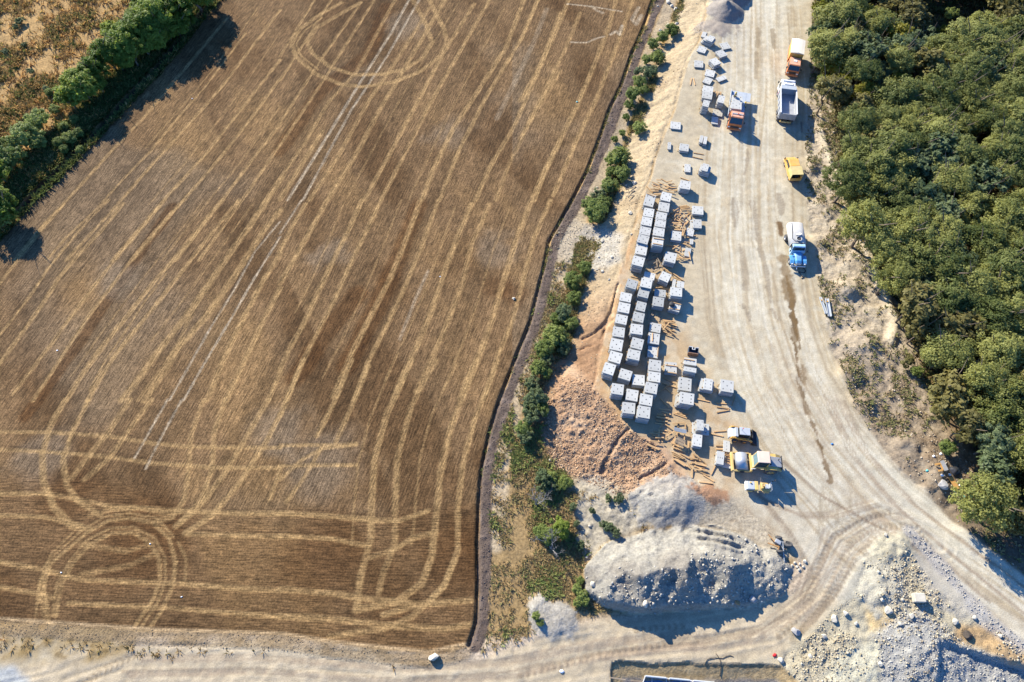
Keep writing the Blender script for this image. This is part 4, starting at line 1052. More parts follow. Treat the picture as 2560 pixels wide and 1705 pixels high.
# ------------------------------------------------------------------ loose timber
def timber(p0, p1, z, m, lab, grp, w=.11, name="timber", cat="timber", h=.09):
    p0 = Vector(p0); p1 = Vector(p1)
    mid = (p0 + p1) / 2; L = (p1 - p0).length
    me = MB().box(-L / 2, L / 2, -w / 2, w / 2, -h / 2, h / 2).mesh(name); me.materials.append(m)
    o = bpy.data.objects.new(name, me); COL.objects.link(o)
    o.location = (mid.x, mid.y, z); d = (p1 - p0).normalized()
    o.rotation_euler = (0, -math.asin(max(-.3, min(.3, d.z))), math.atan2(d.y, d.x))
    tag(o, lab, cat, grp)
    return o
def heap(f, segs, lab, grp, m=None, zmax=.45, w=.135, base=None, name="timber"):
    n = len(segs)
    for i, (a, b, c, d) in enumerate(segs):
        z = .06 + zmax * ((i * 7) % n) / max(1, n)
        p0 = at(*f(a, b), z); p1 = at(*f(c, d), z)
        if base is None:
            g = max(float(zat(p0.x, p0.y)), float(zat(p1.x, p1.y)), float(zat((p0.x + p1.x) / 2, (p0.y + p1.y) / 2)))
        else: g = base
        p0 = at(*f(a, b), z + g); p1 = at(*f(c, d), z + g)
        tilt = (random.random() - .5) * min(.12, zmax * .3)
        p0.z += tilt; p1.z -= tilt
        timber(p0, p1, z + g, m or m_wood, lab, grp, w, name)
heap(FD, [(345,45,440,100),(440,100,525,75),(290,95,420,160),(195,100,330,155),(190,140,330,200),(105,165,205,270),(170,215,330,215),(150,265,300,235),(400,140,510,190),(360,190,540,240),
          (430,190,590,185),(230,300,335,290),(440,245,565,285),(460,125,570,135),(270,65,345,60),(540,235,620,230),(210,170,330,175)],
     "loose sawn timber in the scattered heap above the upper slab columns", "timber above the upper slab columns")
heap(FD, [(640,500,770,480),(650,515,800,495),(660,530,820,512),(670,540,830,545),(470,640,560,540),(500,610,630,520),(460,660,530,600),(530,605,680,560),(580,620,700,635),(545,690,590,620),
          (700,595,790,690),(720,690,825,590),(490,755,545,680),(600,680,720,745),(640,660,730,690),(530,760,670,770),(540,780,680,800),(670,740,680,800),(540,800,660,845),(520,820,640,870),
          (660,810,660,890),(560,870,650,885),(800,720,720,800),(790,740,715,830),(740,760,690,890),(750,850,720,990),(700,860,690,970),(735,860,700,980),(820,640,825,700),(760,560,820,620),
          (420,915,480,860),(480,860,560,830),(680,570,650,620),(500,660,560,700),(560,700,650,740),(600,640,560,730),(650,700,700,720),(690,640,640,720)],
     "loose sawn timber in the big jumbled heap right of the upper columns", "timber in the jumbled heap", zmax=.55)
heap(FD, [(155,1250,100,1360),(185,1255,130,1370),(125,1385,260,1340),(180,1450,300,1380),(130,1400,210,1550),(275,1310,360,1490),(420,1170,310,1320),(390,1230,340,1350),(370,1240,350,1400),
          (270,1360,280,1470),(200,1500,340,1480),(240,1560,310,1510),(210,1300,260,1290),(340,1460,380,1520)],
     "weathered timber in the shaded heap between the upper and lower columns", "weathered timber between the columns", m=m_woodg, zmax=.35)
heap(FD, [(390,1130,560,1140),(430,1120,600,1150),(530,1195,630,1130),(480,1200,640,1245),(620,1240,700,1290),(660,1130,655,1230),(690,1080,840,1165),(670,1090,800,1140),(720,1080,830,1085),
          (740,990,800,1010),(880,905,950,895),(880,975,925,970),(620,1340,760,1350),(700,1360,830,1345),(630,1310,720,1350),(690,1220,740,1200),(540,1350,620,1340)],
     "loose timber scattered round the small slabs right of the upper columns", "timber round the small slabs", zmax=.3)
heap(FE, [(1395,90,1500,150),(1420,120,1560,210),(1560,180,1800,350),(1590,190,1830,370),(1590,290,1750,350),(1340,30,1390,120),(1190,490,1370,480),(1215,515,1370,505),(1360,520,1500,550),(1260,540,1400,545)],
     "loose timber scattered round the turned slab stack", "timber round the turned stack", zmax=.25)
heap(FE, [(1370,1200,1630,1250),(1360,1220,1560,1250),(1400,1250,1640,1300),(1400,1280,1500,1330),(1500,1280,1365,1430),(1450,1260,1660,1320),(1520,1290,1670,1350),(1530,1330,1650,1390),(1440,1400,1660,1560),
          (1460,1390,1600,1530),(1380,1330,1480,1400),(1350,1440,1460,1500),(1380,1470,1560,1545),(1480,1420,1640,1470),(1340,1300,1420,1380)],
     "loose sawn timber in the fanned heap right of the long columns", "timber in the fanned heap", zmax=.4)
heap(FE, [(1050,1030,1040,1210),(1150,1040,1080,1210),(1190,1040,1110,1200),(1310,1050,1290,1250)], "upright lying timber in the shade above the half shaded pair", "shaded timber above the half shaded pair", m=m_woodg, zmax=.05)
heap(FF, [(1010,750,1190,835),(1000,830,1200,890),(955,970,1100,855),(1030,890,1150,990),(970,1060,1095,1195)], "loose timber in the shade right of the three stacks in line", "shaded timber by the three stacks", zmax=.15)
heap(FF, [(1170,1290,1370,1360),(1190,1275,1385,1340),(1220,1280,1390,1300)], "loose timber in the trio below the ragged timber ends", "timber trio", zmax=.1)
heap(FF, [(1815,1130,2010,1145),(1820,1190,2010,1215),(1820,1270,2010,1235),(2100,1020,2050,1170),(1530,1070,1710,1110)], "single timber on the ground round the isolated right hand stack", "timber round the isolated stack", zmax=.02)
heap(FG, [(370,20,610,45),(430,60,610,130),(340,110,520,115),(330,135,500,140),(310,160,480,165),(320,175,560,205),(300,215,470,230),(310,240,530,275),(290,290,440,320),(420,260,545,265),(480,130,560,160),
          (500,190,570,200),(470,300,385,400),(480,310,610,390)], "loose timber in the half shaded heap beside the bottom cluster", "timber beside the bottom cluster", zmax=.3)
heap(FG, [(390,430,520,445),(410,480,500,500),(220,520,350,560),(190,490,360,500),(270,455,440,480),(200,640,390,660),(320,605,560,610),(300,580,470,580),(200,570,350,600),(500,560,670,455),(375,420,365,650),
          (420,650,450,670),(520,450,600,470)], "loose sawn timber in the heap at the top of the orange slope", "timber at the top of the slope", zmax=.35)
heap(FG, [(120,710,370,820),(135,700,390,815)], "one of two parallel timbers at the very edge of the orange slope", "parallel timbers at the slope edge", zmax=.02)
heap(FG, [(770,490,700,560),(880,520,860,650),(720,480,740,560),(690,560,650,780),(660,600,640,720),(605,670,760,760),(700,730,760,840),(620,700,780,740),(650,800,900,880),(640,770,880,850),(740,800,880,830),
          (645,305,880,280),(745,290,745,380),(890,300,885,400)], "loose sawn timber under and round the slatted pallet", "timber round the pallet", zmax=.35)
heap(FG, [(620,850,860,980),(650,860,890,990),(640,890,850,1000),(780,890,970,990),(640,940,900,1030),(650,990,880,1140),(690,990,930,1150),(730,1000,960,1165),(650,1010,860,1120)],
     "long sawn timber lying parallel below the slatted pallet", "parallel timber below the pallet", zmax=.25)
heap(FG, [(1035,890,1100,1090),(1050,900,1235,1025),(950,960,1210,1050),(960,980,1140,1000),(980,1000,1200,1030),(920,1040,1010,1170),(960,1080,1280,1140),(1000,1060,1230,1090),(1040,1110,1210,1205),
          (1080,1090,1290,1140),(1060,1150,1270,1180),(1100,1200,1320,1220),(1240,1060,1310,1110),(1180,1090,1310,1130)], "loose sawn timber in the crossed heap left of the timber crate", "timber in the crossed heap", zmax=.35)
heap(FG, [(1080,1215,1350,1330),(1060,1230,1330,1260),(1240,1310,1450,1440),(1025,1150,1025,1370),(1160,1450,1420,1475),(1480,1120,1395,1305)],
     "stray timber at the lower end of the yard above the soil mound", "stray timber at the lower end", zmax=.04)
heap(FG, [(1450,465,1690,445),(1380,500,1630,555),(1490,740,1630,745),(1490,805,1630,805),(960,660,950,880)], "single timber lying beside the slab stacks near the loader", "single timber near the loader", zmax=.02)
heap(FB, [(440,740,450,680),(465,680,480,740)], "one of two short timbers alone on the upper yard", "short timbers on the upper yard", zmax=.02)
heap(FB, [(465,1330,555,1345),(455,1365,545,1385)], "one of two planks right of the slab pair below the truck", "planks beside the slab pair", zmax=.02)
heap(FB, [(630,845,650,790),(645,850,670,795),(660,850,685,797),(675,850,700,800),(690,850,708,800)], "sunlit timber laid side by side behind the narrow stack", "sunlit timber by the loaded truck", zmax=.3)
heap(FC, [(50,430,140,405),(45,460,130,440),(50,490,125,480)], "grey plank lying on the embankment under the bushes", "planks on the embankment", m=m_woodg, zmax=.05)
heap(FD, [(660,25,800,75)], "single plank above the lone stack right of the timber", None, zmax=.02)
heap(FE, [(670,265,885,320)], "single plank between the upper and long left columns", None, zmax=.02)
heap(FB, [(1405,1060,1410,1150)], "grey beam in the shade beside the tipper truck", None, m=m_woodg, zmax=.1, w=.2)
# timbers lying on top of stacks
def on_top(c, f, segs, lab, grp=None):
    for a, b, cc, d in segs:
        z = c[4] + .05
        timber(at(*f(a, b), z), at(*f(cc, d), z), z, m_wood, lab, grp)
on_top(c59, FE, [(1540,825,1770,885),(1510,960,1735,1000)], "timber resting across the stack with the black ball", "timbers on the black ball stack")
on_top(c66, FF, [(855,75,850,200)], "timber resting lengthwise on the single timber stack")
on_top(c67, FF, [(940,280,925,435)], "timber resting along the right edge of the slab pair")
on_top(c78, FF, [(1050,555,1228,577),(1045,660,1215,685)], "one of two parallel timbers resting on the slab pair", "parallel timbers on the pair")
on_top(c79, FF, [(1310,462,1485,492)], "timber resting across the stack below the black bucket")
zz = 4 * PITCH + .05
timber(at(*FD(110, 285), zz), at(*FD(245, 335), zz), zz, m_wood, "timber resting on the first stack of the upper left column", None)
zz = 6 * PITCH + .05
for s in [(225,1015,395,1040),(210,1100,360,1125)]:
    timber(at(*FD(s[0], s[1]), zz), at(*FD(s[2], s[3]), zz), zz, m_wood, "one of two timbers resting on the sixth stack of the second column", "timbers on the sixth stack")
zz = PITCH + .05
timber(at(*FD(800, 1230), zz), at(*FD(825, 1370), zz), zz, m_wood, "plank lying across the right edge of a slab", None)
# grey steel sections bundled on the timber
m_steel = mat("galvanised_steel", tuple(alb(200, 208, 212)), 0.45, metal=0.5, var=0.1)
for i, s in enumerate([(672,385,912,440),(670,402,910,458),(668,422,908,476),(680,442,910,494)]):
    z = .55; o = timber(at(*FG(s[0], s[1]), z), at(*FG(s[2], s[3]), z), z, m_steel, "grey steel section in the bundle of four above the slatted pallet", "grey steel sections", w=.10, name="steel_section", cat="steel section")
# slatted pallet lying on the heap
a, b, c = at(*FG(735, 550), .75), at(*FG(895, 640), .75), at(*FG(680, 670), .75)
pal = empty("pallet", tuple((a + (b - a) / 2 + (c - a) / 2)), math.atan2((b - a).y, (b - a).x), "slatted wooden pallet lying on the timber heap below the steel sections", "pallet")
pw, pd = (b - a).length, (c - a).length
bb = MB()
for i in range(9):
    x = -pw / 2 + pw * (i + .5) / 9; bb.box(x - pw / 9 * .38, x + pw / 9 * .38, -pd / 2, pd / 2, 0, .03)
bb.build("deck", m_woodg, pal)
for y in (-pd * .42, 0, pd * .42): MB().box(-pw / 2, pw / 2, y - .05, y + .05, -.11, -.003).build("runner", m_wood, pal)
# timber crate beside the small stack near the roller
a, b, c = at(*FG(1672, 895), .6), at(*FG(1785, 915), .6), at(*FG(1668, 1090), .6)
cr = empty("crate", (a.x + (b.x - a.x) / 2 + (c.x - a.x) / 2, a.y + (b.y - a.y) / 2 + (c.y - a.y) / 2, 0.0), math.atan2((b - a).y, (b - a).x), "open timber crate with slats beside the big roller", "crate")
w2, d2 = (b - a).length / 2, (c - a).length / 2
MB().box(-w2, w2, -d2, d2, 0.02, .12).build("base", m_conc, cr)
MB().box(w2 - .05, w2, -d2, d2, .122, .6).build("side_board", m_wood, cr); MB().box(-w2, w2 - .053, d2 - .05, d2, .122, .6).build("side_board", m_wood, cr)
for i in range(4): MB().box(-w2, w2 - .06, -d2 + .15 + i * d2 * .48, -d2 + .25 + i * d2 * .48, .45, .52).build("slat", m_wood, cr)
# black rubber ball-like bundle on a stack
def blob(name, loc, rx, ry, rz, m, seed, lab, cat, amp=.15, n=14):
    b = MB(); r = random.Random(seed); vs = []; fs = []
    for i in range(n // 2 + 1):
        for j in range(n):
            ph = math.pi * i / (n // 2); th = 2 * math.pi * j / n; k = 1 + amp * (r.random() - .5) * 2 * math.sin(ph)
            vs.append((rx * k * math.sin(ph) * math.cos(th), ry * k * math.sin(ph) * math.sin(th), rz + rz * k * math.cos(ph)))
    fs = [(i * n + j, (i + 1) * n + j, (i + 1) * n + (j + 1) % n, i * n + (j + 1) % n) for i in range(n // 2) for j in range(n)]
    o = b.add(vs, fs).build(name, m, smooth=True); o.location = loc; return tag(o, lab, cat)
m_rub = mat("black_rubber", (0.035, 0.035, 0.037), 0.7, var=0.3)
zz = c59[4]
blob("rubber_bundle", tuple(at(*FE(1560, 895), zz)), .42, .42, .22, m_rub, 4, "black rubber bundle lying on a slab stack between two timbers", "rubber bundle")

# ------------------------------------------------------------------ vehicles and machines (local x forward, y left, z up)
m_orange = mat("orange_paint", (0.56, 0.17, 0.05), 0.5, var=0.18, scale=1.5, dirt=(0.44, 0.30, 0.2), dirt_amt=0.6)
m_orfade = mat("faded_orange_paint", (0.62, 0.30, 0.19), 0.7, var=0.12, scale=1.8, dirt=(0.5, 0.36, 0.26), dirt_amt=0.5)
m_yellow = mat("yellow_paint", (0.60, 0.40, 0.12), 0.45, var=0.12, scale=1.5, dirt=(0.48, 0.38, 0.24), dirt_amt=0.6)
m_amber = mat("amber_paint", (0.64, 0.34, 0.07), 0.45, var=0.10, scale=1.5, dirt=(0.5, 0.38, 0.22), dirt_amt=0.55)
m_tarp = mat("yellow_tarpaulin", (0.50, 0.40, 0.17), 0.75, var=0.12, scale=2, dirt=(0.5, 0.40, 0.2), dirt_amt=0.4)
m_canvas = mat("cream_canvas", (0.72, 0.66, 0.56), 0.8, var=0.06, scale=1.4, dirt=(0.6, 0.52, 0.42), dirt_amt=0.3)
m_peach = mat("cream_roof_paint", (0.62, 0.47, 0.36), 0.5, var=0.06, scale=1.4)
m_blue = mat("blue_paint", (0.09, 0.31, 0.54), 0.4, var=0.15, scale=1.6, dirt=(0.42, 0.44, 0.44), dirt_amt=0.45)
m_bluel = mat("faded_blue_paint", (0.32, 0.50, 0.64), 0.5, var=0.12, scale=2, dirt=(0.5, 0.5, 0.48), dirt_amt=0.5)
m_white = mat("white_paint", (0.66, 0.66, 0.64), 0.4, var=0.08, scale=1.6, dirt=(0.45, 0.41, 0.36), dirt_amt=0.35)
m_tank = mat("grey_tank_paint", (0.46, 0.45, 0.42), 0.55, var=0.10, scale=1.5, dirt=(0.36, 0.31, 0.25), dirt_amt=0.5)
m_bed = mat("worn_steel_bed", (0.33, 0.34, 0.36), 0.55, metal=0.2, var=0.14, scale=1.6, dirt=(0.3, 0.27, 0.24), dirt_amt=0.4)
m_dark = mat("dark_chassis", (0.04, 0.04, 0.042), 0.7, var=0.3)
m_grey = mat("grey_paint", (0.28, 0.29, 0.30), 0.5, var=0.12, dirt=(0.35, 0.31, 0.26), dirt_amt=0.4)
m_lgrey = mat("light_grey_paint", (0.36, 0.39, 0.41), 0.45, var=0.08, dirt=(0.45, 0.42, 0.38), dirt_amt=0.35)
m_glass = mat("dark_glass", (0.02, 0.03, 0.035), 0.08, var=0.2, spec=0.6)
m_tyre = mat("dusty_tyre", (0.075, 0.072, 0.07), 0.9, var=0.3, scale=3, dirt=(0.22, 0.19, 0.15), dirt_amt=0.7)
m_rim = mat("grey_rim", (0.32, 0.31, 0.29), 0.6, var=0.2)
m_lamp = mat("lamp_lens", (0.75, 0.75, 0.72), 0.15, var=0.05)
m_drum = mat("polished_drum_steel", (0.40, 0.41, 0.43), 0.5, metal=0.5, var=0.08, scale=1.2)
m_red = mat("red_plastic", (0.55, 0.03, 0.03), 0.4)
m_rust = mat("rusty_steel", (0.20, 0.11, 0.065), 0.85, var=0.3, scale=3)

def place(name, u, v, z, head, lx, lab, cat, zg=0.0):
    """root empty whose local point (lx, 0, z) stands at the photo point seen at height z"""
    p = at(u, v, z + zg); h = math.radians(head)
    return empty(name, (p.x - lx * math.cos(h), p.y - lx * math.sin(h), zg), h, lab, cat)

WHEELM = {}
def wheel(root, x, y, r=0.48, w=0.28, rim=None, zc=None):
    rim = rim or m_rim; k = (r, w, rim.name)
    if k not in WHEELM:
        t = MB(); t.lathe_y([(r * .55, -w / 2), (r * .90, -w / 2), (r, -w * .32), (r, w * .32), (r * .90, w / 2), (r * .55, w / 2)], 0, 0, 22)
        me = t.mesh("wheel"); me.materials.append(m_tyre)
        for p in me.polygons: p.use_smooth = True
        q = MB(); q.lathe_y([(0.001, -w * .22), (r * .2, -w * .26), (r * .25, -w * .10), (r * .5, -w * .12), (r * .56, -w * .46), (r * .58, 0), (r * .56, w * .46), (r * .5, w * .12), (r * .25, w * .10), (r * .2, w * .26), (0.001, w * .22)], 0, 0, 18)
        mr = q.mesh("rim"); mr.materials.append(rim)
        WHEELM[k] = (me, mr)
    me, mr = WHEELM[k]
    o = bpy.data.objects.new("wheel", me); COL.objects.link(o); o.parent = root; o.location = (x, y, zc or r)
    c = bpy.data.objects.new("rim", mr); COL.objects.link(c); c.parent = o
    return o
def mirror(root, x, y, z, m=None):
    b = MB().box(x - .05, x + .03, y - .09, y + .09, z - .18, z + .18); b.bar((x, y, z), (x - .1, y * .88, z + .1), .03, .03); return b.build("mirror", m or m_dark, root)
def chassis(root, x0, x1, y=.42, z0=.55, z1=.78):
    return MB().box(x0, x1, -y - .09, -y + .09, z0, z1).box(x0, x1, y - .09, y + .09, z0, z1).box(x0 + .3, x0 + .5, -y, y, z0 + .02, z1 - .02).box((x0 + x1) / 2, (x0 + x1) / 2 + .2, -y, y, z0 + .02, z1 - .02).build("chassis", m_dark, root)

def cab_over(root, W2, m, mroof, depth, zr, z0=.62, fo=.46, zw=1.52):
    """flat-fronted truck cab: shell, sloping windscreen, side windows, bumper, grille, headlights, mirrors"""
    prof = [(-depth, z0), (-.02, z0), (0, zw - .05), (-.05, zw), (-fo, zr - .06), (-fo - .12, zr), (-depth + .08, zr), (-depth, zr - .08)]
    ins = [0, 0, 0, .01, .08, .11, .11, .08]
    MB().prism(prof, -W2, W2, ins).build("cab", m, root, bevel=.03)
    MB().prism([(-depth + .12, zr + .002), (-fo - .16, zr + .002), (-fo - .16, zr + .022), (-depth + .12, zr + .022)], -W2 + .17, W2 - .17).build("roof_panel", mroof, root)
    a = (-.05 + .012, zw + .03); b = (-fo + .025, zr - .10)
    MB().plate([(a[0], -W2 + .12, a[1]), (a[0], W2 - .12, a[1]), (b[0], W2 - .17, b[1]), (b[0], -W2 + .17, b[1])], .02).build("windscreen", m_glass, root)
    for s in (-1, 1):
        y0, y1 = (W2 * s + .018 * s), ((W2 - .07) * s + .018 * s)
        q = [(-.32, y0, zw), (-depth * .72, y0, zw), (-depth * .68, y1, zr - .16), (-.58, y1, zr - .16)]
        MB().plate(q if s > 0 else q[::-1], .012).build("side_window", m_glass, root)
        MB().box(.004, .035, s * (W2 - .2) - .16, s * (W2 - .2) + .16, .82, 1.0).build("headlight", m_lamp, root)
        mirror(root, -.15, s * (W2 + .2), zw + .35)
    MB().box(-.05, .1, -W2 - .02, W2 + .02, .38, .66).build("bumper", m, root, bevel=.03)
    MB().box(.004, .03, -W2 + .42, W2 - .42, .8, 1.22).build("grille", m_dark, root)
    MB().bar((.0, -.5, zw + .04), (-.17, -.15, zw + .38), .02, .02).bar((.0, .3, zw + .04), (-.17, .62, zw + .38), .02, .02).build("wiper", m_dark, root)

# -- orange truck under a cream canvas
t = place("canvas_truck", *FB(1375, 455), 3.1, -105, -2.7, "orange truck with a cream canvas cover, parked at the road edge by the wood", "truck")
cab_over(t, 1.0, m_orange, m_orfade, 2.45, 2.25, fo=.42, zw=1.45)
MB().box(-1.75, -1.25, -.28, .28, 2.28, 2.34).build("roof_hatch", m_white, t, bevel=.02)
chassis(t, -6.15, -.3)
MB().box(-6.25, -2.62, -1.12, 1.12, .95, 1.12).box(-6.25, -2.62, 1.08, 1.14, 1.12, 1.6).box(-6.25, -2.62, -1.14, -1.08, 1.12, 1.6).build("load_bed", m_orange, t)
cv = MB().prism([(-2.66, 1.55), (-2.66, 2.9), (-6.22, 2.9), (-6.22, 1.55)], -1.1, 1.1).build("canvas_wall", m_amber, t, bevel=.03)
rf = MB(); ys = [-1.12, -.6, 0, .6, 1.12]; zs = [2.92, 3.03, 3.12, 3.03, 2.92]
vs = []; fs = []
for x in (-2.63, -6.26):
    vs += [(x, y, z) for y, z in zip(ys, zs)] + [(x, 1.12, 2.86), (x, -1.12, 2.86)]
fs = [(i, i + 1, 8 + i, 7 + i) for i in range(6)] + [(6, 0, 7, 13), tuple(range(6, -1, -1)), tuple(range(7, 14))]
rf.add(vs, fs).build("canvas_roof", m_canvas, t)
for x, y in ((-1.0, .88), (-1.0, -.88), (-5.0, .86), (-5.0, -.86)): wheel(t, x, y)

# -- tipper truck
t = place("tipper_truck", *fr(1920, 190, 13.07)(690, 1210), 2.6, 80, -7.9, "white tipper truck with an empty steel bed behind the canvas truck", "truck")
cab_over(t, 1.2, m_white, m_white, 1.75, 2.72, z0=.7, fo=.22, zw=1.6)
MB().box(-1.55, -1.1, -.7, .7, 2.745, 2.82).box(-.75, -.45, -.95, .95, 2.745, 2.86).build("roof_deflector", m_white, t, bevel=.02)
MB().box(-1.05, -.95, -.45, .35, 2.745, 2.775).build("roof_rail", m_dark, t)
chassis(t, -7.7, -.3)
MB().box(-2.3, -1.85, .55, 1.15, .6, 1.5).build("fuel_tank", m_lgrey, t, bevel=.04)
MB().box(-2.15, -1.85, 1.2, 1.27, .9, 2.2).build("side_stripe", m_red, t)
bd = MB().box(-7.9, -2.2, -1.25, 1.25, 1.25, 1.38).build("bed_floor", m_bed, t)
for s in (-1, 1):
    MB().box(-7.9, -2.2, s * 1.27 - .045, s * 1.27 + .045, 1.2, 2.55).build("bed_side", m_bed, t)
    MB().box(-7.95, -2.15, s * 1.27 - .09, s * 1.27 + .09, 2.553, 2.63).build("bed_rim", m_white, t)
    for i in range(5): MB().box(-7.6 + i * 1.25, -7.5 + i * 1.25, s * 1.375 - .04, s * 1.375 + .04, 1.25, 2.5).build("side_post", m_white, t)
MB().box(-2.197, -2.1, -1.22, 1.22, 1.2, 2.72).box(-2.6, -1.75, -1.22, 1.22, 2.723, 2.8).build("headboard", m_lgrey, t)
MB().box(-7.99, -7.903, -1.22, 1.22, 1.3, 2.42).build("tailgate", m_grey, t)
for y in (-.8, 0, .8): MB().box(-8.04, -7.993, y - .05, y + .05, 1.32, 2.4).build("tailgate_rib", m_grey, t)
MB().box(-8.0, -7.8, -.9, .9, .62, .78).build("underrun_bar", m_yellow, t)
for x in (-1.15, -5.6, -6.9):
    for s in (-1, 1): wheel(t, x, s * 1.05, .52, .34 if x > -2 else .5)

# -- loaded flatbed truck
FL = fr(1780, 200, 7.8375)
t = place("flatbed_truck", *FL(530, 225), 1.15, -103.5, -8.2, "orange flatbed truck loaded with concrete slabs among the upper stacks", "truck")
cab_over(t, 1.1, m_orange, m_orfade, 1.95, 2.55, z0=.65, fo=.5, zw=1.6)
lb = MB().box(-1.35, -1.15, -.85, .85, 2.58, 2.66)
for y in (-.8, .8): lb.box(-1.34, -.6, y - .02, y + .02, 2.58, 2.62)
lb.build("roof_rack", m_grey, t)
MB().cyl((-1.25, .1, 2.665), (-1.25, .1, 2.8), .07, 10).build("beacon", m_red, t)
chassis(t, -8.0, -.3)
MB().box(-8.2, -2.25, -1.25, 1.25, 1.0, 1.13).build("load_bed", m_lgrey, t)
MB().box(-8.2, -2.25, -1.31, -1.255, .95, 1.5).build("side_board", m_lgrey, t)
MB().box(-8.2, -6.2, 1.255, 2.0, 1.05, 1.1).build("side_board", m_lgrey, t)
MB().box(-2.3, -2.22, -1.2, 1.2, 1.133, 1.75).build("headboard", m_orange, t)
for x in (-1.1, -5.6, -6.9):
    for s in (-1, 1): wheel(t, x, s * 1.0, .5, .32 if x > -2 else .48)

# -- yellow crew-cab pickup with tilt
t = place("crew_pickup", *fr(1940, 380, 13.07)(720, 740), 1.9, 91.5, -4.4, "yellow crew cab pickup with a tarpaulin cover on the road", "pickup")
MB().prism([(-2.7, .42), (0.0, .42), (.04, .95), (-.35, 1.12), (-2.7, 1.12)], -.86, .86).build("body", m_amber, t, bevel=.05)
MB().prism([(-2.62, 1.123), (-.42, 1.123), (-1.1, 1.86), (-1.25, 1.9), (-2.62, 1.9)], -.84, .84, [0, 0, .07, .09, .09]).build("cab", m_amber, t, bevel=.04)
MB().plate([(-.44, -.72, 1.16), (-.44, .72, 1.16), (-1.06, .68, 1.80), (-1.06, -.68, 1.80)], .02).build("windscreen", m_glass, t)
for s in (-1, 1):
    for (x0, x1, x2, x3) in ((-.72, -1.5, -1.5, -1.2), (-1.62, -2.5, -2.5, -1.62)):
        q = [(x0, s * .852, 1.2), (x1, s * .852, 1.2), (x2, s * .80, 1.72), (x3, s * .80, 1.72)]
        MB().plate(q if s > 0 else q[::-1], .014).build("side_window", m_glass, t)
    MB().box(.02, .06, s * .62 - .12, s * .62 + .12, .68, .84).build("headlight", m_lamp, t)
    mirror(t, -.5, s * .98, 1.3)
MB().box(-4.38, -2.66, -.9, .9, .5, .62).box(-4.38, -2.66, -.9, -.85, .623, 1.1).box(-4.38, -2.66, .85, .9, .623, 1.1).build("load_bed", m_amber, t)
MB().box(-4.42, -4.383, -.88, .88, .52, 1.08).build("tailgate", m_amber, t)
MB().prism([(-4.36, 1.1), (-2.7, 1.1), (-2.7, 1.9), (-4.42, 1.9)], .80, .88, None).prism([(-4.36, 1.1), (-2.7, 1.1), (-2.7, 1.9), (-4.42, 1.9)], -.88, -.80).box(-4.42, -2.7, -.88, .88, 1.903, 1.95).build("tilt_cover", m_tarp, t)
MB().box(-4.0, -3.3, -.5, .3, .63, 1.2).build("load", m_dark, t)
MB().box(-.02, .12, -.82, .82, .38, .55).build("bumper", m_white, t)
for x in (-.75, -3.55):
    for s in (-1, 1): wheel(t, x, s * .76, .33, .2)

# -- blue tank truck
TK = fr(1940, 540, 9.225)
t = place("tank_truck", *TK(465, 130), 2.45, -93.5, -6.5, "blue bonneted truck with a pale grey water tank on the haul road", "tank truck")
def ell_tank(x0, x1, ry, rz, zc, n=28):
    b = MB(); pr = [(x0, .90), (x0 + .06, 1.0), (x1 - .06, 1.0), (x1, .90)]; vs = []; m = len(pr)
    for i in range(n):
        th = 2 * math.pi * i / n; c, s = math.cos(th), math.sin(th)
        k = (abs(c) ** 3 + abs(s) ** 3) ** (-1 / 3)
        vs += [(x, ry * c * k * sc, zc + rz * s * k * sc) for x, sc in pr]
    fs = [(i * m + j, i * m + j + 1, ((i + 1) % n) * m + j + 1, ((i + 1) % n) * m + j) for i in range(n) for j in range(m - 1)]
    fs += [tuple(i * m for i in range(n))[::-1], tuple(i * m + m - 1 for i in range(n))]
    return b.add(vs, fs)
tb = ell_tank(-6.5, -2.75, 1.14, .72, 1.72).build("tank", m_tank, t, smooth=True)
hx = MB().lathe_y([(.42, 0), (.42, .16), (.34, .16), (.34, .05), (.001, .05)], 0, 0, 20).build("hatch", m_tank, tb); hx.rotation_euler = (math.pi / 2, 0, 0); hx.location = (-3.35, 0, 2.42)
hl = MB().cyl((0, 0, 0), (0, .0, .07), .40, 18).build("hatch_lid", m_tank, tb); hl.location = (-4.15, .05, 2.5); hl.rotation_euler = (0, -.5, .4)
MB().cyl((-3.35, 0, 2.475), (-3.35, 0, 2.485), .32, 18).build("hatch_opening", m_dark, tb)
hs = MB().tube([(-6.3, -.65, 2.42), (-4.6, -.75, 2.40), (-3.5, -.85, 2.32), (-2.95, -.55, 2.42), (-2.85, .1, 2.47)], .05).build("hose", m_dark, tb)
chassis(t, -6.4, -.3)
MB().box(-6.2, -3.0, -.9, .9, .82, 1.0).build("tank_cradle", m_grey, t)
MB().box(-6.75, -6.52, -.5, .9, .75, 1.25).build("pump_box", m_grey, t)
MB().prism([(-2.65, .75), (-1.75, .75), (-1.75, 1.55), (-1.95, 1.62), (-2.05, 2.22), (-2.18, 2.3), (-2.6, 2.3), (-2.65, 2.2)], -.98, .98, [0, 0, 0, .02, .09, .13, .13, .1]).build("cab", m_bluel, t, bevel=.04)
MB().plate([(-1.93, -.85, 1.66), (-1.93, .85, 1.66), (-2.02, .80, 2.16), (-2.02, -.80, 2.16)], .02).build("windscreen", m_glass, t)
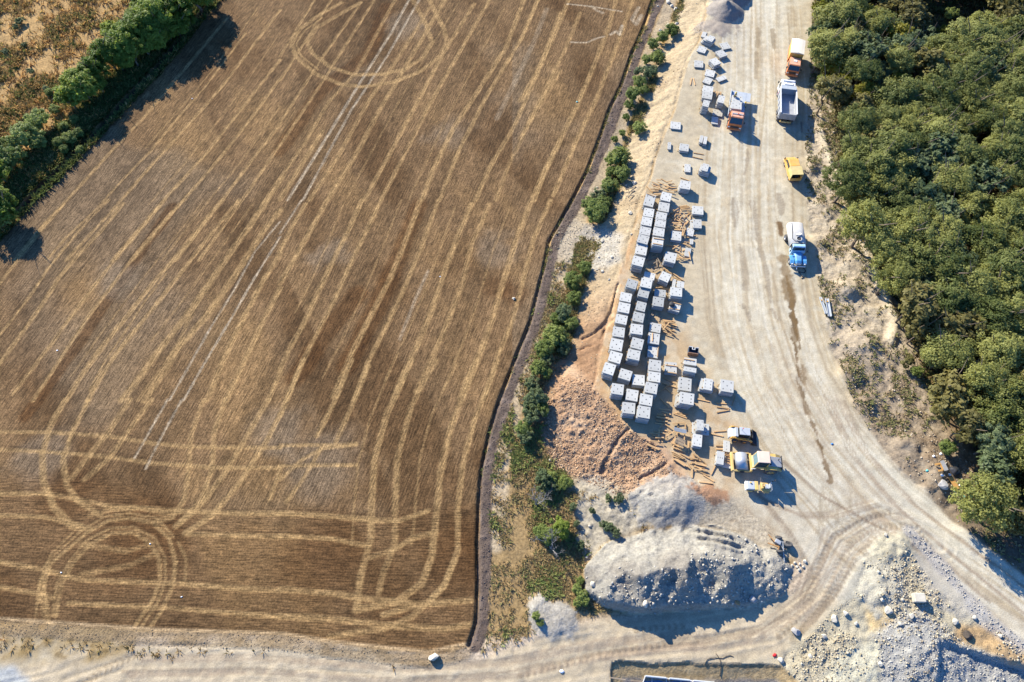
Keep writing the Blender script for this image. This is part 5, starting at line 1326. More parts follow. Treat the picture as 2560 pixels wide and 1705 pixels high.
for s in (-1, 1):
    q = [(-2.02, s * .985, 1.6), (-2.55, s * .985, 1.6), (-2.5, s * .90, 2.1), (-2.12, s * .90, 2.1)]
    MB().plate(q if s > 0 else q[::-1], .014).build("side_window", m_glass, t)
    fnd = MB(); prof = [(-1.6, .85), (-1.45, 1.12), (-1.1, 1.24), (-.45, 1.22), (-.05, 1.08), (.02, .8), (-.08, .8), (-.2, .98), (-.6, 1.12), (-1.05, 1.13), (-1.35, 1.0), (-1.48, .82)]
    fnd.prism(prof, s * .62 if s > 0 else -1.18, 1.18 if s > 0 else -.62).build("fender", m_blue, t, bevel=.03)
    MB().cyl((.02, s * .9, .98), (.09, s * .9, .98), .13, 14).build("headlight", m_lamp, t)
    mirror(t, -1.7, s * 1.2, 1.75)
bn = MB(); sec = [(-1.745, .62, .86, 1.52), (-1.0, .58, .86, 1.50), (-.3, .50, .84, 1.40), (.02, .44, .80, 1.22)]
vs = []
for x, hw, z0, z1 in sec: vs += [(x, -hw, z0), (x, -hw, z1 - .14), (x, -hw * .6, z1), (x, hw * .6, z1), (x, hw, z1 - .14), (x, hw, z0)]
fs = [(i * 6 + j, i * 6 + (j + 1) % 6, (i + 1) * 6 + (j + 1) % 6, (i + 1) * 6 + j) for i in range(3) for j in range(6)] + [(0, 1, 2, 3, 4, 5)[::-1], (18, 19, 20, 21, 22, 23)]
bn.add(vs, [f[::-1] for f in fs]).build("bonnet", m_blue, t, bevel=.02)
MB().box(.022, .05, -.38, .38, .84, 1.16).build("grille", m_white, t)
MB().box(.06, .22, -1.1, 1.1, .5, .68).build("bumper", m_white, t, bevel=.03)
MB().cyl((.22, -.15, .6), (.6, -.2, .55), .07, 8).build("tow_hitch", m_white, t)
for x, w in ((-.85, .26), (-5.0, .5)):
    for s in (-1, 1): wheel(t, x, s * (.98 if x > -2 else .95), .5, w, m_white if x < -2 else m_rim)
hose = [(TK(600, 1170), .3), (TK(690, 1260), .08), (TK(650, 1310), .06), (TK(520, 1285), .06), (TK(560, 1330), .06), (TK(600, 1390), .06), (TK(650, 1410), .06), (TK(590, 1440), .06)]
tag(MB().tube([at(*p, z) for p, z in hose], .05).build("hose", m_rub), "black hose lying in front of the blue tank truck", "hose")

# -- skid steer loader
SK = fr(1810, 1050, 19.6)
t = place("skid_loader", *SK(1060, 560), 2.02, -6.5, 0.0, "small yellow skid steer loader with a grey cab roof between slabs and rollers", "loader")
MB().prism([(-1.5, .35), (.75, .35), (.75, .75), (.1, 1.0), (-1.5, 1.0)], -.5, .5).build("body", m_amber, t, bevel=.03)
MB().prism([(-1.85, .5), (-1.2, .5), (-1.2, 1.35), (-.85, 1.6), (-1.5, 1.45), (-1.85, 1.2)], -.6, .6).build("engine_cover", m_lgrey, t, bevel=.04)
MB().box(-1.15, -.8, -.6, .6, 1.0, 1.68).build("rear_guard", m_lgrey, t, bevel=.03)
cb = MB()
for x, y in ((-.78, -.46), (-.78, .46), (.55, -.46), (.55, .46)): cb.bar((x, y, .95), (x * .95, y, 1.97), .07, .07)
cb.build("cab_frame", m_dark, t)
MB().box(-.74, .58, -.5, .5, 1.98, 2.06).build("cab_roof", m_lgrey, t, bevel=.05)
for s in (-1, 1):
    MB().box(-.7, .5, s * .455 - .012, s * .455 + .012, 1.0, 1.95).build("side_window", m_glass, t)
    arm = MB(); prof = [(-1.75, 1.0), (-1.6, 1.62), (-1.35, 1.62), (-.4, 1.28), (.85, 1.05), (1.15, .75), (1.2, .28), (1.02, .28), (.92, .68), (.7, .85), (-.5, 1.05), (-1.3, 1.35), (-1.5, .95)]
    arm.prism(prof, s * .72 - .07, s * .72 + .07).build("lift_arm", m_amber, t)
    for x in (-.95, .25): wheel(t, x, s * .72, .38, .28, m_amber)
MB().plate([(.62, -.42, 1.0), (.62, .42, 1.0), (.56, .42, 1.95), (.56, -.42, 1.95)], .012).build("windscreen", m_glass, t)
MB().cyl((-.45, .1, 2.062), (-.45, .1, 2.55), .02, 8).build("beacon_pole", m_dark, t); MB().cyl((-.45, .1, 2.553), (-.45, .1, 2.65), .06, 10).build("beacon", m_red, t)
bk = MB(); prof = [(1.15, .05), (1.9, .02), (1.92, .06), (1.35, .12), (1.25, .45), (1.3, .72), (1.22, .74), (1.13, .45)]
bk.prism(prof, -.95, .95); bk.prism([(1.2, .06), (1.88, .04), (1.28, .72)], .90, .949); bk.prism([(1.2, .06), (1.88, .04), (1.28, .72)], -.949, -.90)
bk.build("bucket", m_dark, t)

# -- big soil compactor
RL = fr(1830, 1110, 10.456)
t = place("road_roller", *RL(820, 340), 3.0, 176, -3.1, "large yellow single drum road roller parked by the timber crate", "road roller")
dr = MB().lathe_y([(.001, -1.05), (.62, -1.05), (.70, -1.03), (.75, -1.06), (.75, 1.06), (.70, 1.03), (.62, 1.05), (.001, 1.05)], -1.05, .75, 36).build("drum", m_drum, t, smooth=False)
for p in dr.data.polygons: p.use_smooth = True
MB().box(-.05, .22, -1.2, 1.2, .45, 1.0).build("front_frame", m_yellow, t, bevel=.04)
for s in (-1, 1):
    MB().box(-2.05, .0, s * 1.16 - .06, s * 1.16 + .06, .55, .98).build("side_frame", m_yellow, t, bevel=.02)
    MB().cyl((-1.05, s * 1.225, .76), (-1.05, s * 1.29, .76), .3, 16).build("drum_hub", m_dark, t)
MB().box(-2.3, -2.05, -1.15, 1.15, .5, 1.0).build("cross_frame", m_yellow, t, bevel=.03)
MB().box(-2.9, -2.3, -.35, .35, .5, .9).build("joint", m_dark, t)
MB().bar((-2.12, .95, 1.0), (-2.2, .95, 1.3), .06, .06).bar((-2.2, .95, 1.3), (-2.6, .95, 1.35), .06, .06).build("handrail", m_white, t)
MB().prism([(-3.95, .95), (-2.35, .95), (-2.2, 1.25), (-2.35, 1.35), (-3.95, 1.35)], -.78, .78).build("platform", m_yellow, t, bevel=.02)
cb = MB()
for x, xt in ((-2.4, -2.5), (-3.9, -3.88)):
    for y in (-.72, .72): cb.bar((x, y, 1.35), (xt, y * .93, 2.92), .09, .09)
cb.bar((-2.4, -.72, 1.4), (-2.4, .72, 1.4), .09, .09).build("cab_frame", m_yellow, t)
MB().plate([(-2.36, -.66, 1.45), (-2.36, .66, 1.45), (-2.46, .62, 2.88), (-2.46, -.62, 2.88)], .015).build("windscreen", mat("pale_glass", (0.16, 0.24, 0.25), 0.1, var=0.15, spec=0.6), t)
for s in (-1, 1): MB().box(-3.82, -2.52, s * .70 - .01, s * .70 + .01, 1.4, 2.86).build("side_window", m_glass, t)
MB().box(-3.5, -3.0, -.3, .3, 1.36, 1.9).build("seat", m_dark, t, bevel=.04)
MB().prism([(-3.98, 2.93), (-2.42, 2.93), (-2.5, 3.04), (-3.9, 3.04)], -.74, .74).build("cab_roof", m_peach, t, bevel=.05)
MB().prism([(-5.75, .75), (-3.98, .75), (-3.98, 1.85), (-4.4, 1.85), (-5.75, 1.55)], -.62, .62).build("engine_cover", m_grey, t, bevel=.04)
MB().box(-5.82, -5.76, -.85, .85, .7, 1.68).build("radiator_guard", m_dark, t)
MB().cyl((-5.35, -.25, 1.55), (-5.35, -.25, 2.05), .05, 10).build("exhaust", m_dark, t)
MB().box(-4.38, -4.02, -.55, .55, 1.855, 1.875).build("air_grille", m_dark, t)
for s in (-1, 1):
    fp = MB(); prof = [(-3.75, 1.1), (-3.8, 1.45), (-4.2, 1.62), (-5.1, 1.58), (-5.75, 1.2), (-5.75, 1.08), (-5.1, 1.48), (-4.3, 1.5), (-3.95, 1.1)]
    fp.prism(prof, s * .65 if s > 0 else -1.05, 1.05 if s > 0 else -.65).build("fender", m_yellow, t)
    wheel(t, -4.55, s * .88, .76, .55, m_yellow)

# -- small tandem roller
t = place("tandem_roller", *RL(540, 1080), 1.05, 175, -.75, "small yellow tandem roller with an open seat below the large roller", "road roller")
for x in (-.55, -2.55):
    d_ = MB().lathe_y([(.001, -.45), (.34, -.45), (.36, -.5), (.36, .5), (.34, .45), (.001, .45)], x, .36, 28).build("drum", m_drum, t)
    for p in d_.data.polygons: p.use_smooth = True
    for s in (-1, 1): MB().box(x - .3, x + .3, s * .55 - .04, s * .55 + .04, .3, .62).build("drum_yoke", m_yellow, t)
MB().prism([(-1.0, .74), (-.05, .74), (-.02, .95), (-.15, 1.08), (-1.0, 1.12)], -.5, .5).build("engine_cover", m_lgrey, t, bevel=.05)
MB().box(-1.42, -1.003, -.54, .54, .55, 1.14).build("water_tank", m_yellow, t, bevel=.05)
MB().box(-.05, .06, -.55, .55, .45, .95).build("front_panel", m_white, t, bevel=.03)
MB().box(-3.0, -1.75, -.52, .52, .74, .86).build("platform", m_yellow, t, bevel=.02)
MB().box(-2.0, -1.75, -.35, .35, .863, 1.3).build("dash_panel", m_yellow, t, bevel=.04)
sw = MB().lathe_y([(.19, -.015), (.21, 0), (.19, .015), (.17, 0), (.19, -.015)], 0, 0, 16).build("steering_wheel", m_dark, t); sw.location = (-2.02, 0, 1.38); sw.rotation_euler = (math.pi / 2, .5, 0)
MB().box(-2.7, -2.25, -.28, .28, .95, 1.12).box(-2.8, -2.68, -.28, .28, 1.1, 1.5).build("seat", m_lgrey, t, bevel=.05)
MB().tube([(-2.9, -.5, .86), (-2.95, -.5, 1.35), (-2.95, .5, 1.35), (-2.9, .5, .86)], .025).build("handrail", m_white, t)
MB().box(-2.45, -2.15, .5, .62, .5, .8).build("tool_box", m_yellow, t)
MB().tube([(-2.95, -.45, 1.2), (-3.1, -.55, 1.75), (-3.25, -.6, 1.75)], .03).build("mirror_arm", m_dark, t); MB().box(-3.32, -3.25, -.72, -.48, 1.62, 1.88).build("mirror", m_dark, t)
MB().cyl((-.5, -.3, 1.1), (-.5, -.3, 1.25), .1, 10).build("cap", m_yellow, t)

# -- spare bucket on the ground
t = place("spare_bucket", *fr(1715, 850, 17.92)(330, 480), .6, -11, 0.0, "dark spare loader bucket with a rusty lip standing alone on the yard", "bucket")
b = MB(); b.box(-.62, .62, -.42, -.38, .1, .75).box(-.62, .62, -.42, .42, .05, .1).box(-.66, -.62, -.42, .42, .05, .8).box(.62, .66, -.42, .42, .05, .8).box(-.62, .62, .38, .42, .1, .8)
b.build("shell", mat("dark_blue_steel", (0.05, 0.07, 0.10), 0.6, var=0.25, scale=3), t)
MB().box(-.68, .68, -.52, -.425, .05, .8).build("cutting_edge", m_rust, t)
MB().bar((-.2, .4, .82), (-.2, .02, .95), .06, .06).bar((.14, .4, .82), (.14, .02, .95), .06, .06).bar((-.22, .0, .95), (.16, .0, .95), .06, .06).build("bracket", m_white, t)
MB().box(-.66, -.1, .36, .46, .803, .87).box(.3, .66, .36, .46, .803, .87).build("top_rail", m_lgrey, t)

# -- broken trailed implement tipped on the heap's edge
WK = fr(1900, 1320, 19.6)
g0 = ground(*WK(800, 850))
m_rorange = mat("rusty_orange_paint", (0.36, 0.19, 0.07), 0.8, var=0.3, scale=3, dirt=(0.25, 0.17, 0.11), dirt_amt=0.7)
t = empty("broken_trailer", (g0.x, g0.y, g0.z), math.radians(-35), "wrecked orange trailer axle with loose tyres on the heap's edge", "wreck")
MB().bar((-1.4, .5, .35), (.1, -.1, .45), .1, .1).bar((-1.0, -.45, .3), (.2, -.2, .45), .14, .12).bar((-.5, .1, .4), (.9, -.05, .5), .1, .1).bar((.1, .5, .45), (.35, -.7, .45), .12, .12).build("frame", m_rorange, t)
MB().box(-.45, .25, .0, .5, .45, .75).build("gearbox", m_grey, t, bevel=.06)
MB().bar((.3, .6, .7), (1.5, -1.3, .3), .07, .07).bar((.1, .35, .6), (.9, -.3, .55), .05, .05).build("drawbar", m_lgrey, t)
for (x, y, z, rx, r) in ((-.25, .85, .42, .5, .42), (.95, .75, .5, .9, .55), (.55, -.55, .42, .35, .42)):
    w_ = wheel(t, x, y, r, .26, m_dark, zc=z); w_.rotation_euler = (rx, 0, .4)

# ------------------------------------------------------------------ workers
m_skin = mat("skin", (0.42, 0.25, 0.17), 0.6, var=0.05)
m_hivis = mat("yellow_vest", (0.75, 0.62, 0.05), 0.7, var=0.08)
m_trous = mat("dark_trousers", (0.05, 0.06, 0.09), 0.9, var=0.2)
m_helm = mat("yellow_helmet", (0.75, 0.50, 0.04), 0.35, var=0.05)
m_shirt = mat("grey_shirt", (0.25, 0.27, 0.28), 0.9, var=0.1)
def skin_body(name, verts, edges, rad, m, parent=None):
    me = bpy.data.meshes.new(name); me.from_pydata(verts, edges, []); me.materials.append(m)
    o = bpy.data.objects.new(name, me); COL.objects.link(o)
    md = o.modifiers.new("skin", 'SKIN'); md.use_smooth_shade = True
    for i, r in enumerate(rad): me.skin_vertices[0].data[i].radius = (r, r * .85 if r > .1 else r)
    me.skin_vertices[0].data[0].use_root = True
    s = o.modifiers.new("sub", 'SUBSURF'); s.levels = s.render_levels = 2
    if parent: o.parent = parent
    return o
def person(loc, head, lab, vest, lean=0.0):
    V = [(0,0,.95),(0,0,1.15),(.02+lean*.5,0,1.38),(.03+lean,0,1.5),(.05+lean,0,1.60),(.06+lean,0,1.70),
         (0,.1,.88),(.05,.12,.5),(-.02,.13,.09),(.13,.14,.04),(0,-.1,.88),(-.04,-.12,.5),(-.1,-.13,.09),(.05,-.14,.04),
         (.02+lean*.6,.2,1.42),(.10+lean*.6,.27,1.15),(.28+lean*.8,.22,1.0),(.02+lean*.6,-.2,1.42),(.04+lean*.6,-.28,1.14),(.2+lean*.6,-.28,.95)]
    E = [(0,1),(1,2),(2,3),(3,4),(4,5),(0,6),(6,7),(7,8),(8,9),(0,10),(10,11),(11,12),(12,13),(2,14),(14,15),(15,16),(2,17),(17,18),(18,19)]
    R_ = [.15,.14,.15,.06,.085,.08,.09,.065,.05,.04,.09,.065,.05,.04,.065,.045,.035,.065,.045,.035]
    # palm, fingers and thumb at both wrists
    for wr, sy in ((16, 1), (19, -1)):
        wx, wy, wz = V[wr]; k = len(V); V.append((wx + .06, wy, wz - .05)); E.append((wr, k)); R_.append(.03)
        for j, (oy, ln) in enumerate(((-.027, .07), (-.009, .085), (.009, .08), (.027, .06))):
            q = len(V); V += [(wx + .09, wy + oy, wz - .085), (wx + .09 + ln * .6, wy + oy, wz - .10 - ln * .5)]; E += [(k, q), (q, q + 1)]; R_ += [.009, .008]
        q = len(V); V += [(wx + .05, wy - sy * .05, wz - .03), (wx + .09, wy - sy * .065, wz - .06)]; E += [(k, q), (q, q + 1)]; R_ += [.010, .009]
    root = skin_body("person", V, E, R_, m_skin)
    root.location = loc; root.rotation_euler = (0, 0, head); tag(root, lab, "person")
    def shell(nm, pts, m):
        k = {p: i for i, p in enumerate(pts)}
        ed = [(k[a], k[b]) for a, b in E if a in k and b in k]
        return skin_body(nm, [V[p] for p in pts], ed, [R_[p] + .022 for p in pts], m, root)
    shell("trousers", [0, 6, 7, 8, 10, 11, 12], m_trous); shell("vest", [2, 1, 0, 14, 17], vest); 
    for a, b in ((14, 15), (17, 18)): shell("sleeve", [a, b], m_shirt)
    hx, hy, hz = V[5]
    hm = MB().lathe_y([(.001, .13), (.07, .115), (.12, .06), (.13, .0), (.17, -.01), (.16, -.02), (.001, -.02)], 0, 0, 18).build("helmet", m_helm, root, smooth=True)
    hm.location = (hx, hy, hz + .02); hm.rotation_euler = (math.pi / 2, 0, 0)
    f = MB().add([(hx + .075, -.016, hz - .05), (hx + .075, .016, hz - .05), (hx + .115, 0, hz - .06), (hx + .078, 0, hz - .01)], [(0, 1, 2), (1, 3, 2), (3, 0, 2), (0, 3, 1)]).build("nose", m_skin, root)
    for sy in (-.03, .03): MB().box(hx + .072, hx + .085, sy - .012, sy + .012, hz - .012, hz + .004).build("eye", m_dark, root)
    MB().box(hx + .074, hx + .086, -.022, .022, hz - .092, hz - .084).build("mouth", m_rust, root)
    for sy in (-1, 1): MB().box(hx - .015, hx + .02, sy * .083 - .01, sy * .083 + .01, hz - .06, hz).build("ear", m_skin, root)
    return root
pp = at(*FL(462, 268), 2.6); person((pp.x, pp.y, 1.13), math.radians(-60), "worker in a yellow vest standing on the rear of the flatbed", m_hivis)
pp = at(*FL(648, 520), .9); person((pp.x, pp.y, 0.0), math.radians(160), "worker in a yellow helmet standing in the loaded truck's shadow", mat("green_vest", (0.25, 0.42, 0.12), 0.8), lean=.08)

# ------------------------------------------------------------------ excavation: formwork, pole, cable
b0 = ground(1610, 1700)
PZ = -2.35
def gz(u, v, z): return at(u, v, z)
ZQ = fr(1480, 1620, 4.529)
fl, fr_ = gz(*ZQ(600, 318), PZ), gz(*ZQ(1420, 398), PZ)
ang = math.atan2((fr_ - fl).y, (fr_ - fl).x)
t = empty("formwork", (fl.x, fl.y, -3.2), ang, "white formwork panels with a painted blue shade sheet standing in the excavation", "formwork")
m_formshade = mat("blue_shade_paint", (0.06, 0.14, 0.28), 0.4, var=0.2)
LW = (fr_ - fl).length
for i in range(3):
    x0 = i * LW / 3; x1 = (i + 1) * LW / 3 - .15
    MB().box(x0, x1, -.06, .06, 0, .8).build("panel", m_white, t); MB().cyl((x0 + .05, .0, .9), (x1 - .05 * (i % 2) - .2, .0, .9), .11, 12).build("waler", m_lgrey, t)
MB().plate([(0, -.07, .8), (-.5, -1.6, .1), (-.5, -1.6, 0), (0, -.07, 0)], .06).build("side_panel", m_white, t)
MB().box(.02, LW, -3.0, -.1, .25, .3).build("shade_sheet", m_formshade, t)  # dark blue sheet painted as the shade inside the formwork
for i in range(5): MB().bar((LW * (i + .5) / 5, -.1, .78), (LW * (i + .5) / 5, -1.3, .32), .06, .06).build("prop", m_lgrey, t)
p0 = gz(*ZQ(1883, 258), -2.3); p1 = gz(*ZQ(1878, 400), -3.1)
tag(MB().cyl(p0, p1, .09, 12).build("pipe", m_white), "white pipe leaning upright at the right end of the excavation", "pipe")
cbp = [(1600, 100), (1560, 85), (1520, 95), (1480, 118), (1440, 115), (1400, 112), (1340, 118), (1305, 130), (1290, 155), (1275, 190)]
cpts = []
for q in cbp:
    p = ground(*ZQ(*q)); cpts.append((p.x, p.y, p.z + .06))
tag(MB().tube(cpts, .035).build("cable", m_rub), "black cable looping over the excavation's upper edge", "cable")
cpts = []
for q in [(1400, 60), (1435, 110), (1455, 150), (1458, 240), (1448, 300), (1452, 325)]:
    p = ground(*ZQ(*q)); cpts.append((p.x, p.y, p.z + .06))
tag(MB().tube(cpts, .035).build("cable", m_rub), "thin dark cable hanging down the excavation's wall", "cable")
for i, s in enumerate([((205, 335), (380, 358)), ((440, 372), (560, 378))]):
    a, b = ground(*ZQ(*s[0])), ground(*ZQ(*s[1]))
    z_ = max(a.z, b.z) + .1
    timber(at(*ZQ(*s[0]), z_), at(*ZQ(*s[1]), z_), z_, m_woodg, ["longer", "shorter"][i] + " plank on the excavation floor left of the formwork", None)

# ------------------------------------------------------------------ dumped things by the wood, litter, boulders
def on_ground(name, u, v, head, lab, cat, dz=0.0, group=None):
    g = ground(u, v); return empty(name, (g.x, g.y, g.z + dz), math.radians(head), lab, cat, group)
m_osb = mat("orange_board", tuple(alb(226, 170, 96)), 0.8, var=0.1)
def flat_piece(name, q, zoff, th, m, lab, cat, group=None):
    pts = [FQ(*p) for p in q]; cu = sum(p[0] for p in pts) / 4; cv = sum(p[1] for p in pts) / 4
    g = ground(cu, cv); V = [at(*p, g.z + zoff) for p in pts]
    c = sum(V, Vector()) / 4; tilt = .12
    V = [Vector((p.x, p.y, g.z + zoff + tilt * (p.y - c.y) * .5)) for p in V]
    return tag(MB().plate(V[::-1], th).build(name, m), lab, cat, group)
flat_piece("board", [(700, 575), (795, 565), (940, 795), (850, 808)], .35, .05, m_osb, "long orange board dumped below the black sheet", "board")
flat_piece("board", [(545, 260), (610, 245), (710, 430), (640, 450)], .55, .12, mat("grey_board", tuple(alb(186, 184, 180)), .8), "grey panel resting on the dumped orange frame", "board")
for nm, lab, segs in (("frame", "orange timber frame dumped under the grey panel", [(450, 325, 545, 305), (545, 300, 605, 425), (515, 448, 610, 425)]),):
    b = MB()
    for s in segs:
        g = ground(*FQ(s[0], s[1])); p0 = at(*FQ(s[0], s[1]), g.z + .3); p1 = at(*FQ(s[2], s[3]), g.z + .3); b.bar(p0, p1, .2, .08)
    tag(b.build(nm, m_osb), lab, "frame")
# crumpled black sheet
g = ground(*FQ(830, 450)); r = random.Random(3); n = 9; vs = []; fs = []
c4 = [at(*FQ(*p), g.z + .2) for p in ((700, 385), (905, 355), (945, 520), (800, 535))]
for top in (0, 1):
    for j in range(n):
        for i in range(n):
            a, b = i / (n - 1), j / (n - 1); p = (c4[0] * (1 - a) + c4[1] * a) * (1 - b) + (c4[3] * (1 - a) + c4[2] * a) * b
            hz = .1 + .35 * math.sin(math.pi * a) * math.sin(math.pi * b) + .14 * math.sin(7 * a + 4 * b) * math.sin(5 * b) if 0 else .22 + .3 * math.sin(math.pi * a) * math.sin(math.pi * b) + random.Random(i * 31 + j).random() * .14
            vs.append((p.x, p.y, g.z + hz - (.03 if not top else 0)))
for top in (0, 1):
    o_ = top * n * n
    for j in range(n - 1):
        for i in range(n - 1):
            q = (o_ + j * n + i, o_ + j * n + i + 1, o_ + (j + 1) * n + i + 1, o_ + (j + 1) * n + i); fs.append(q if not top else q[::-1])
tag(MB().add(vs, fs).build("plastic_sheet", mat("black_plastic", (0.03, 0.03, 0.032), 0.35, var=0.2, spec=.5), smooth=True), "crumpled black plastic sheet dumped at the wood's edge", "plastic sheet")
# cut branches stacked beside the wood
m_bark = mat("grey_bark", tuple(alb(190, 170, 146)), 0.9, var=0.2, scale=3, hue_rand=.15)
m_trunk = mat("brown_bark", (0.16, 0.12, 0.085), 0.95, var=0.25, scale=4)
for i, s in enumerate([(940,1080,1150,1025),(940,1110,1170,1040),(950,1130,1170,1070),(990,1140,1200,1120),(1000,1165,1250,1150),(1030,1190,1250,1160),(1060,1200,1270,1185),(1080,1220,1250,1215),
                       (1090,1245,1270,1235),(1120,1275,1270,1260),(1000,1060,1100,1050),(1000,1300,1120,1290),(1020,1330,1140,1310),(1100,1260,1240,1200),(920,1060,900,1180),(900,1140,1000,1270)]):
    g = ground(*FQ((s[0] + s[2]) / 2, (s[1] + s[3]) / 2)); z = g.z + .15 + .25 * ((i * 5) % 7) / 7
    p0, p1 = at(*FQ(s[0], s[1]), z), at(*FQ(s[2], s[3]), z); mid = (p0 + p1) / 2 + Vector((0, .06, .05))
    tag(MB().tube([p0, mid, p1], .07, 8).build("cut_branch", m_bark), "peeled cut branch in the stack beside the wood", "cut branch", "cut branches stacked by the wood")
# steel channels left on the verge
for i, s in enumerate([((30, 735), (75, 858)), ((80, 745), (103, 878))]):
    f_ = fr(2040, 500, 3.015); g = ground(*f_(65, 805)); z = g.z + .3
    p0, p1 = at(*f_(*s[0]), z), at(*f_(*s[1]), z); L = (p1 - p0).length
    t = empty("steel_channel", tuple((p0 + p1) / 2), math.atan2((p1 - p0).y, (p1 - p0).x), ["left, slimmer", "right, wider"][i] + " of two pale steel channels lying on the verge", "steel channel", "pale steel channels on the verge")
    w_ = .16 + .08 * i
    MB().box(-L / 2, L / 2, -w_, w_, 0, .04).box(-L / 2, L / 2, -w_, -w_ + .04, .04, .2).box(-L / 2, L / 2, w_ - .04, w_, .04, .2).build("channel", m_lgrey, t)
    MB().cyl((-L / 2 + .5, 0, .042), (-L / 2 + .5, 0, .16), .12, 10).build("orange_cap", m_amber, t)

def rock_mesh(seed, rough=.28):
    r = random.Random(seed); b = []
    import bmesh
    bm = bmesh.new(); bmesh.ops.create_icosphere(bm, subdivisions=2, radius=1)
    dirs = [Vector((r.gauss(0, 1), r.gauss(0, 1), r.gauss(0, 1))).normalized() for _ in range(9)]; off = [r.uniform(.55, .9) for _ in dirs]
    for v in bm.verts:
        for d, o_ in zip(dirs, off):
            k = v.co.dot(d)
            if k > o_: v.co -= d * (k - o_)
        v.co += Vector((r.gauss(0, 1), r.gauss(0, 1), r.gauss(0, 1))) * .03
    me = bpy.data.meshes.new("boulder"); bm.to_mesh(me); bm.free(); return me
m_lime = mat("pale_limestone", tuple(alb(236, 226, 204)), 0.9, var=0.12, scale=2.5, bump=.3, dirt=tuple(alb(200, 180, 150)), dirt_amt=.4)
m_rockg = mat("grey_rock", tuple(alb(188, 184, 180)), 0.9, var=0.15, scale=2.5, bump=.3)
m_rocko = mat("orange_rock", tuple(alb(206, 160, 110)), 0.9, var=0.15, scale=2.5, bump=.3)
m_rockd = mat("dark_rock", tuple(alb(92, 82, 72)), 0.9, var=0.2, scale=2.5, bump=.3)
ROCKM = {}
def boulder(u, v, rpx, m, lab, grp=None, cat="boulder"):
    k = (len(ROCKM) % 7, m.name); i = random.randint(0, 6); k = (i, m.name)
    if k not in ROCKM: me = rock_mesh(40 + i); me.materials.append(m); ROCKM[k] = me
    g = ground(u, v); s = rpx / 18.0
    o = bpy.data.objects.new("boulder", ROCKM[k]); COL.objects.link(o)
    o.location = (g.x, g.y, g.z + s * .35); o.scale = (s * random.uniform(.9, 1.15), s * random.uniform(.85, 1.1), s * random.uniform(.65, .85)); o.rotation_euler = (random.uniform(-.3, .3), random.uniform(-.3, .3), random.uniform(0, 6.3))
    return tag(o, lab, cat, grp)
boulder(1085, 1643, 11, m_lime, "largest white boulder at the bottom edge of the stubble field")
boulder(1284, 747, 5, m_lime, "white stone lying on the stubble near the ploughed strip")
boulder(2085, 1547, 8, m_lime, "pale boulder at the left edge of the rubble beside the track"); boulder(1989, 1579, 9, m_rockg, "grey boulder where the track meets the rubble")
boulder(2417, 1588, 9, m_rockd, "dark lump of earth on the orange rubble bank")
boulder(1612, 1511, 8, m_lime, "pale boulder at the foot of the spoil heap's shaded face"); boulder(1881, 1499, 8, m_rockg, "grey boulder at the right foot of the spoil heap")
boulder(1843, 1507, 7, m_rocko, "orange boulder at the foot of the spoil heap"); boulder(1483, 1460, 7, m_lime, "pale boulder at the spoil heap's left end")
boulder(2356, 1213, 12, m_rockg, "flat grey boulder between the dumped board and the road")
for u, v, r_ in [(2219, 1526, 10), (2113, 1533, 6), (2278, 1541, 6), (2386, 1554, 7), (2436, 1545, 5), (2213, 1338, 5), (2195, 1430, 4), (2205, 1500, 5), (2140, 1560, 5), (2060, 1590, 6), (2025, 1640, 5), (1952, 1650, 7), (2500, 1590, 5), (2250, 1560, 5), (2255, 1500, 4), (2200, 1660, 5)]:
    boulder(u, v, r_, m_lime, "pale boulder among the loose rubble in the lower right", "boulders among the rubble")
for f_, pts in ((T7, [(1190, 50, 16), (1160, 20, 20), (1220, 70, 18), (1100, 240, 14), (1160, 200, 15), (1230, 190, 16), (1210, 80, 10), (1080, 50, 8)]),):
    for x, y, r_ in pts: boulder(*f_(x, y), r_ / 2.4, m_lime, "pale limestone block between the bushes and the upper embankment", "limestone blocks on the upper embankment")
for x, y, r_ in [(895, 1440, 22), (830, 1455, 10), (585, 1500, 8), (605, 1470, 7)]: boulder(*T7(x, y), r_ / 2.6, m_lime, "pale limestone block beside the middle bushes", "limestone blocks by the middle bushes")
for x, y, r_ in [(640, 215, 12), (660, 190, 8), (560, 210, 6), (785, 70, 12), (790, 180, 7), (640, 375, 9), (675, 418, 7), (610, 365, 6), (412, 355, 5), (418, 375, 4), (362, 1360, 7), (690, 300, 8), (620, 300, 6)]:
    boulder(*FV(x, y), r_ / 1.9, m_lime, "pale stone on the lime patch of the embankment", "stones on the lime patch")
for x, y, r_ in [(510, 340, 8), (2095, 600, 9), (2060, 620, 8), (2040, 640, 9), (2085, 640, 7), (2020, 610, 7), (2050, 660, 8), (2000, 630, 6), (490, 570, 9), (510, 550, 7)]:
    boulder(*FM(x, y), r_ / 2.2, m_lime, "pale stone along the edges of the spoil heap", "stones along the spoil heap")
# squared concrete block in the rubble
g = ground(2292, 1496); o = MB().box(-.62, .62, -.5, .5, 0, 1.0).build("concrete_block", m_lime, bevel=.08); o.location = (g.x, g.y, g.z - .1); o.rotation_euler = (.04, -.05, -.05)
tag(o, "squared white concrete block standing alone in the rubble", "concrete block", kind="thing")
